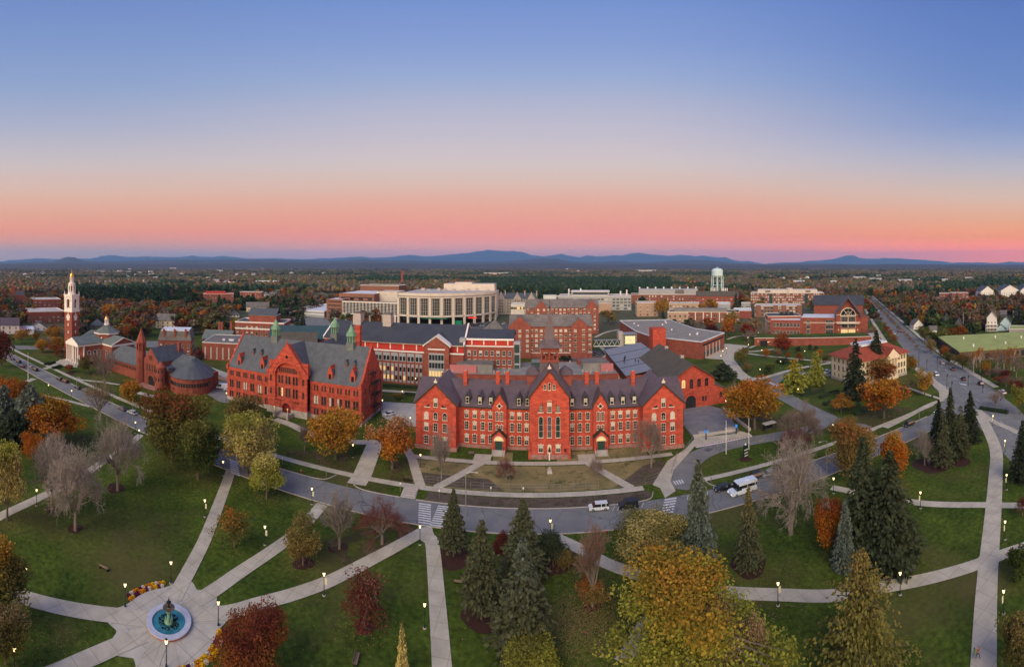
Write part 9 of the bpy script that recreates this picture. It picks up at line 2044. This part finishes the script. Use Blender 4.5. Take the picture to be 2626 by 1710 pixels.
# ---------- people ----------
def skinmesh(name,chain,m,parent,sub=1):
    """chain: list of (vertex, radius); edges implied by parent index"""
    me=bpy.data.meshes.new(name); me.from_pydata([c[0] for c in chain],[(i,c[2]) for i,c in enumerate(chain) if c[2] is not None],[]); me.materials.append(m)
    o=put(name,me,parent); sk=o.modifiers.new('skin','SKIN'); sk.use_smooth_shade=True
    for i,c in enumerate(chain): me.skin_vertices[0].data[i].radius=(c[1],c[1]*(.72 if name!='hair' else 1)); me.skin_vertices[0].data[i].use_root=(i==0)
    o.modifiers.new('sub','SUBSURF').levels=sub; o.modifiers['sub'].render_levels=sub; return o
SK=mat('skin',(.42,.24,.17),rough=.6)
def person(P,rz,label,top,legs,hair,stride=.18,long=False,h=1.0,group=None,bag=None):
    o=thing('person',label,'person',(*P,.11),rz,group,scale=(h,h,h)); s=stride
    skinmesh('body',[((0,0,.98),.13,None),((0,0,1.2),.13,0),((0,0,1.40),.12,1),((0,0,1.50),.055,2),((0,-.015,1.60),.085,3),((0,-.01,1.70),.075,4),((.20,0,1.40),.05,2),((.26,.05*1,1.12),.04,6),((.24,-.10,.88),.032,7),((-.20,0,1.40),.05,2),((-.26,.05,1.12),.04,9),((-.24,-.02,.88),.032,10),
     ((.10,0,.90),.085,0),((.11,-s,.50),.055,12),((.11,-s*1.2,.09),.042,13),((.11,-s*1.2-.14,.04),.035,14),((-.10,0,.90),.085,0),((-.11,s*.8,.50),.055,16),((-.11,s*1.6,.10),.042,17),((-.11,s*1.6-.13,.04),.035,18)],SK,o)
    skinmesh('jacket',[((0,0,.95),.15,None),((0,0,1.2),.155,0),((0,0,1.41),.135,1),((.21,0,1.40),.065,2),((.27,.05,1.12),.056,3),((.25,-.08,.92),.048,4),((-.21,0,1.40),.065,2),((-.27,.05,1.12),.056,6),((-.25,-.02,.92),.048,7)],top,o)
    skinmesh('trousers',[((0,0,.92),.135,None),((.10,0,.86),.095,0),((.11,-s,.50),.07,1),((.11,-s*1.2,.14),.055,2),((-.10,0,.86),.095,0),((-.11,s*.8,.50),.07,4),((-.11,s*1.6,.15),.055,5)],legs,o)
    skinmesh('hair',[((0,.02,1.70),.09,None),((0,.05,1.63),.085,0)]+([((0,.09,1.45),.07,1)] if long else []),hair,o)
    if bag: MB().box(-.14,.14,.13,.28,1.05,1.4).build('backpack',bag,o)
    return o
HB=mat('dark_hair',(.012,.009,.008)); JN=mat('jeans',(.035,.055,.10)); OR=mat('orange_jacket',(.30,.085,.03)); GYT=mat('grey_top',(.16,.16,.17)); LG=mat('green_bag',(.12,.42,.08)); DK=mat('dark_cloth',(.02,.02,.025)); LB_=mat('light_jeans',(.16,.22,.30))
person(g('B8',1109,1508),PI,'person with long dark hair and green bag walking down the wide path',GYT,LB_,HB,long=True,h=.97,bag=LG)
person(g('B8',1132,1507),PI,'person in orange jacket walking on the right of the pair',OR,JN,HB,h=1.05)
for i,(t,x,y,l) in enumerate((('Z5',815,705,'first dark clad person of the group on the quad, from left'),('Z5',832,708,'second person of the quad group'),('Z5',850,706,'third person of the quad group'),('Z5',870,704,'last person of the quad group on the right'),('Z2',118,955,'person on the walk behind the small car park'),('Z2',330,1008,'person by the pink wall near the scarlet hall'),('Z5',638,690,'person alone on the walk before the library'))): person(g(t,x,y),i*1.1,l,(DK,JN,DK,GYT,GYT,DK,DK)[i],DK,HB,stride=.05)
# labels that two neighbours would share get their place in the row
def finish_labels():
    by={}
    for o in SC.objects:
        if o.parent is None and 'label' in o: by.setdefault(o['label'],[]).append(o)
    for l,os_ in by.items():
        if len(os_)<2: continue
        os_.sort(key=lambda o:math.atan2(o.location.x,o.location.y))
        for i,o in enumerate(os_):
            o['label']=l+', '+(ORD[i] if i<15 else 'number %d'%(i+1))+' from left'
            if 'group' not in o: o['group']=l[:60]
finish_labels()
def haze():
    mb=MB(); mb.box(-HAZE_R,HAZE_R,-400,HAZE_R,-3,HAZE_TOP)
    m=bpy.data.materials.new('haze'); m.use_nodes=True; N=m.node_tree.nodes; L=m.node_tree.links
    N.remove(N['Principled BSDF']); v=N.new('ShaderNodeVolumePrincipled'); L.new(v.outputs[0],N['Material Output'].inputs['Volume'])
    v.inputs['Color'].default_value=HAZE_C; v.inputs['Density'].default_value=HAZE_D; v.inputs['Anisotropy'].default_value=0.0
    m.volume_intersection_method='FAST' if hasattr(m,'volume_intersection_method') else None
    me=mb.mesh('haze',[m]); put('haze',me,kind='stuff')
HAZE_C=(0.27,0.54,1.0,1)
haze()
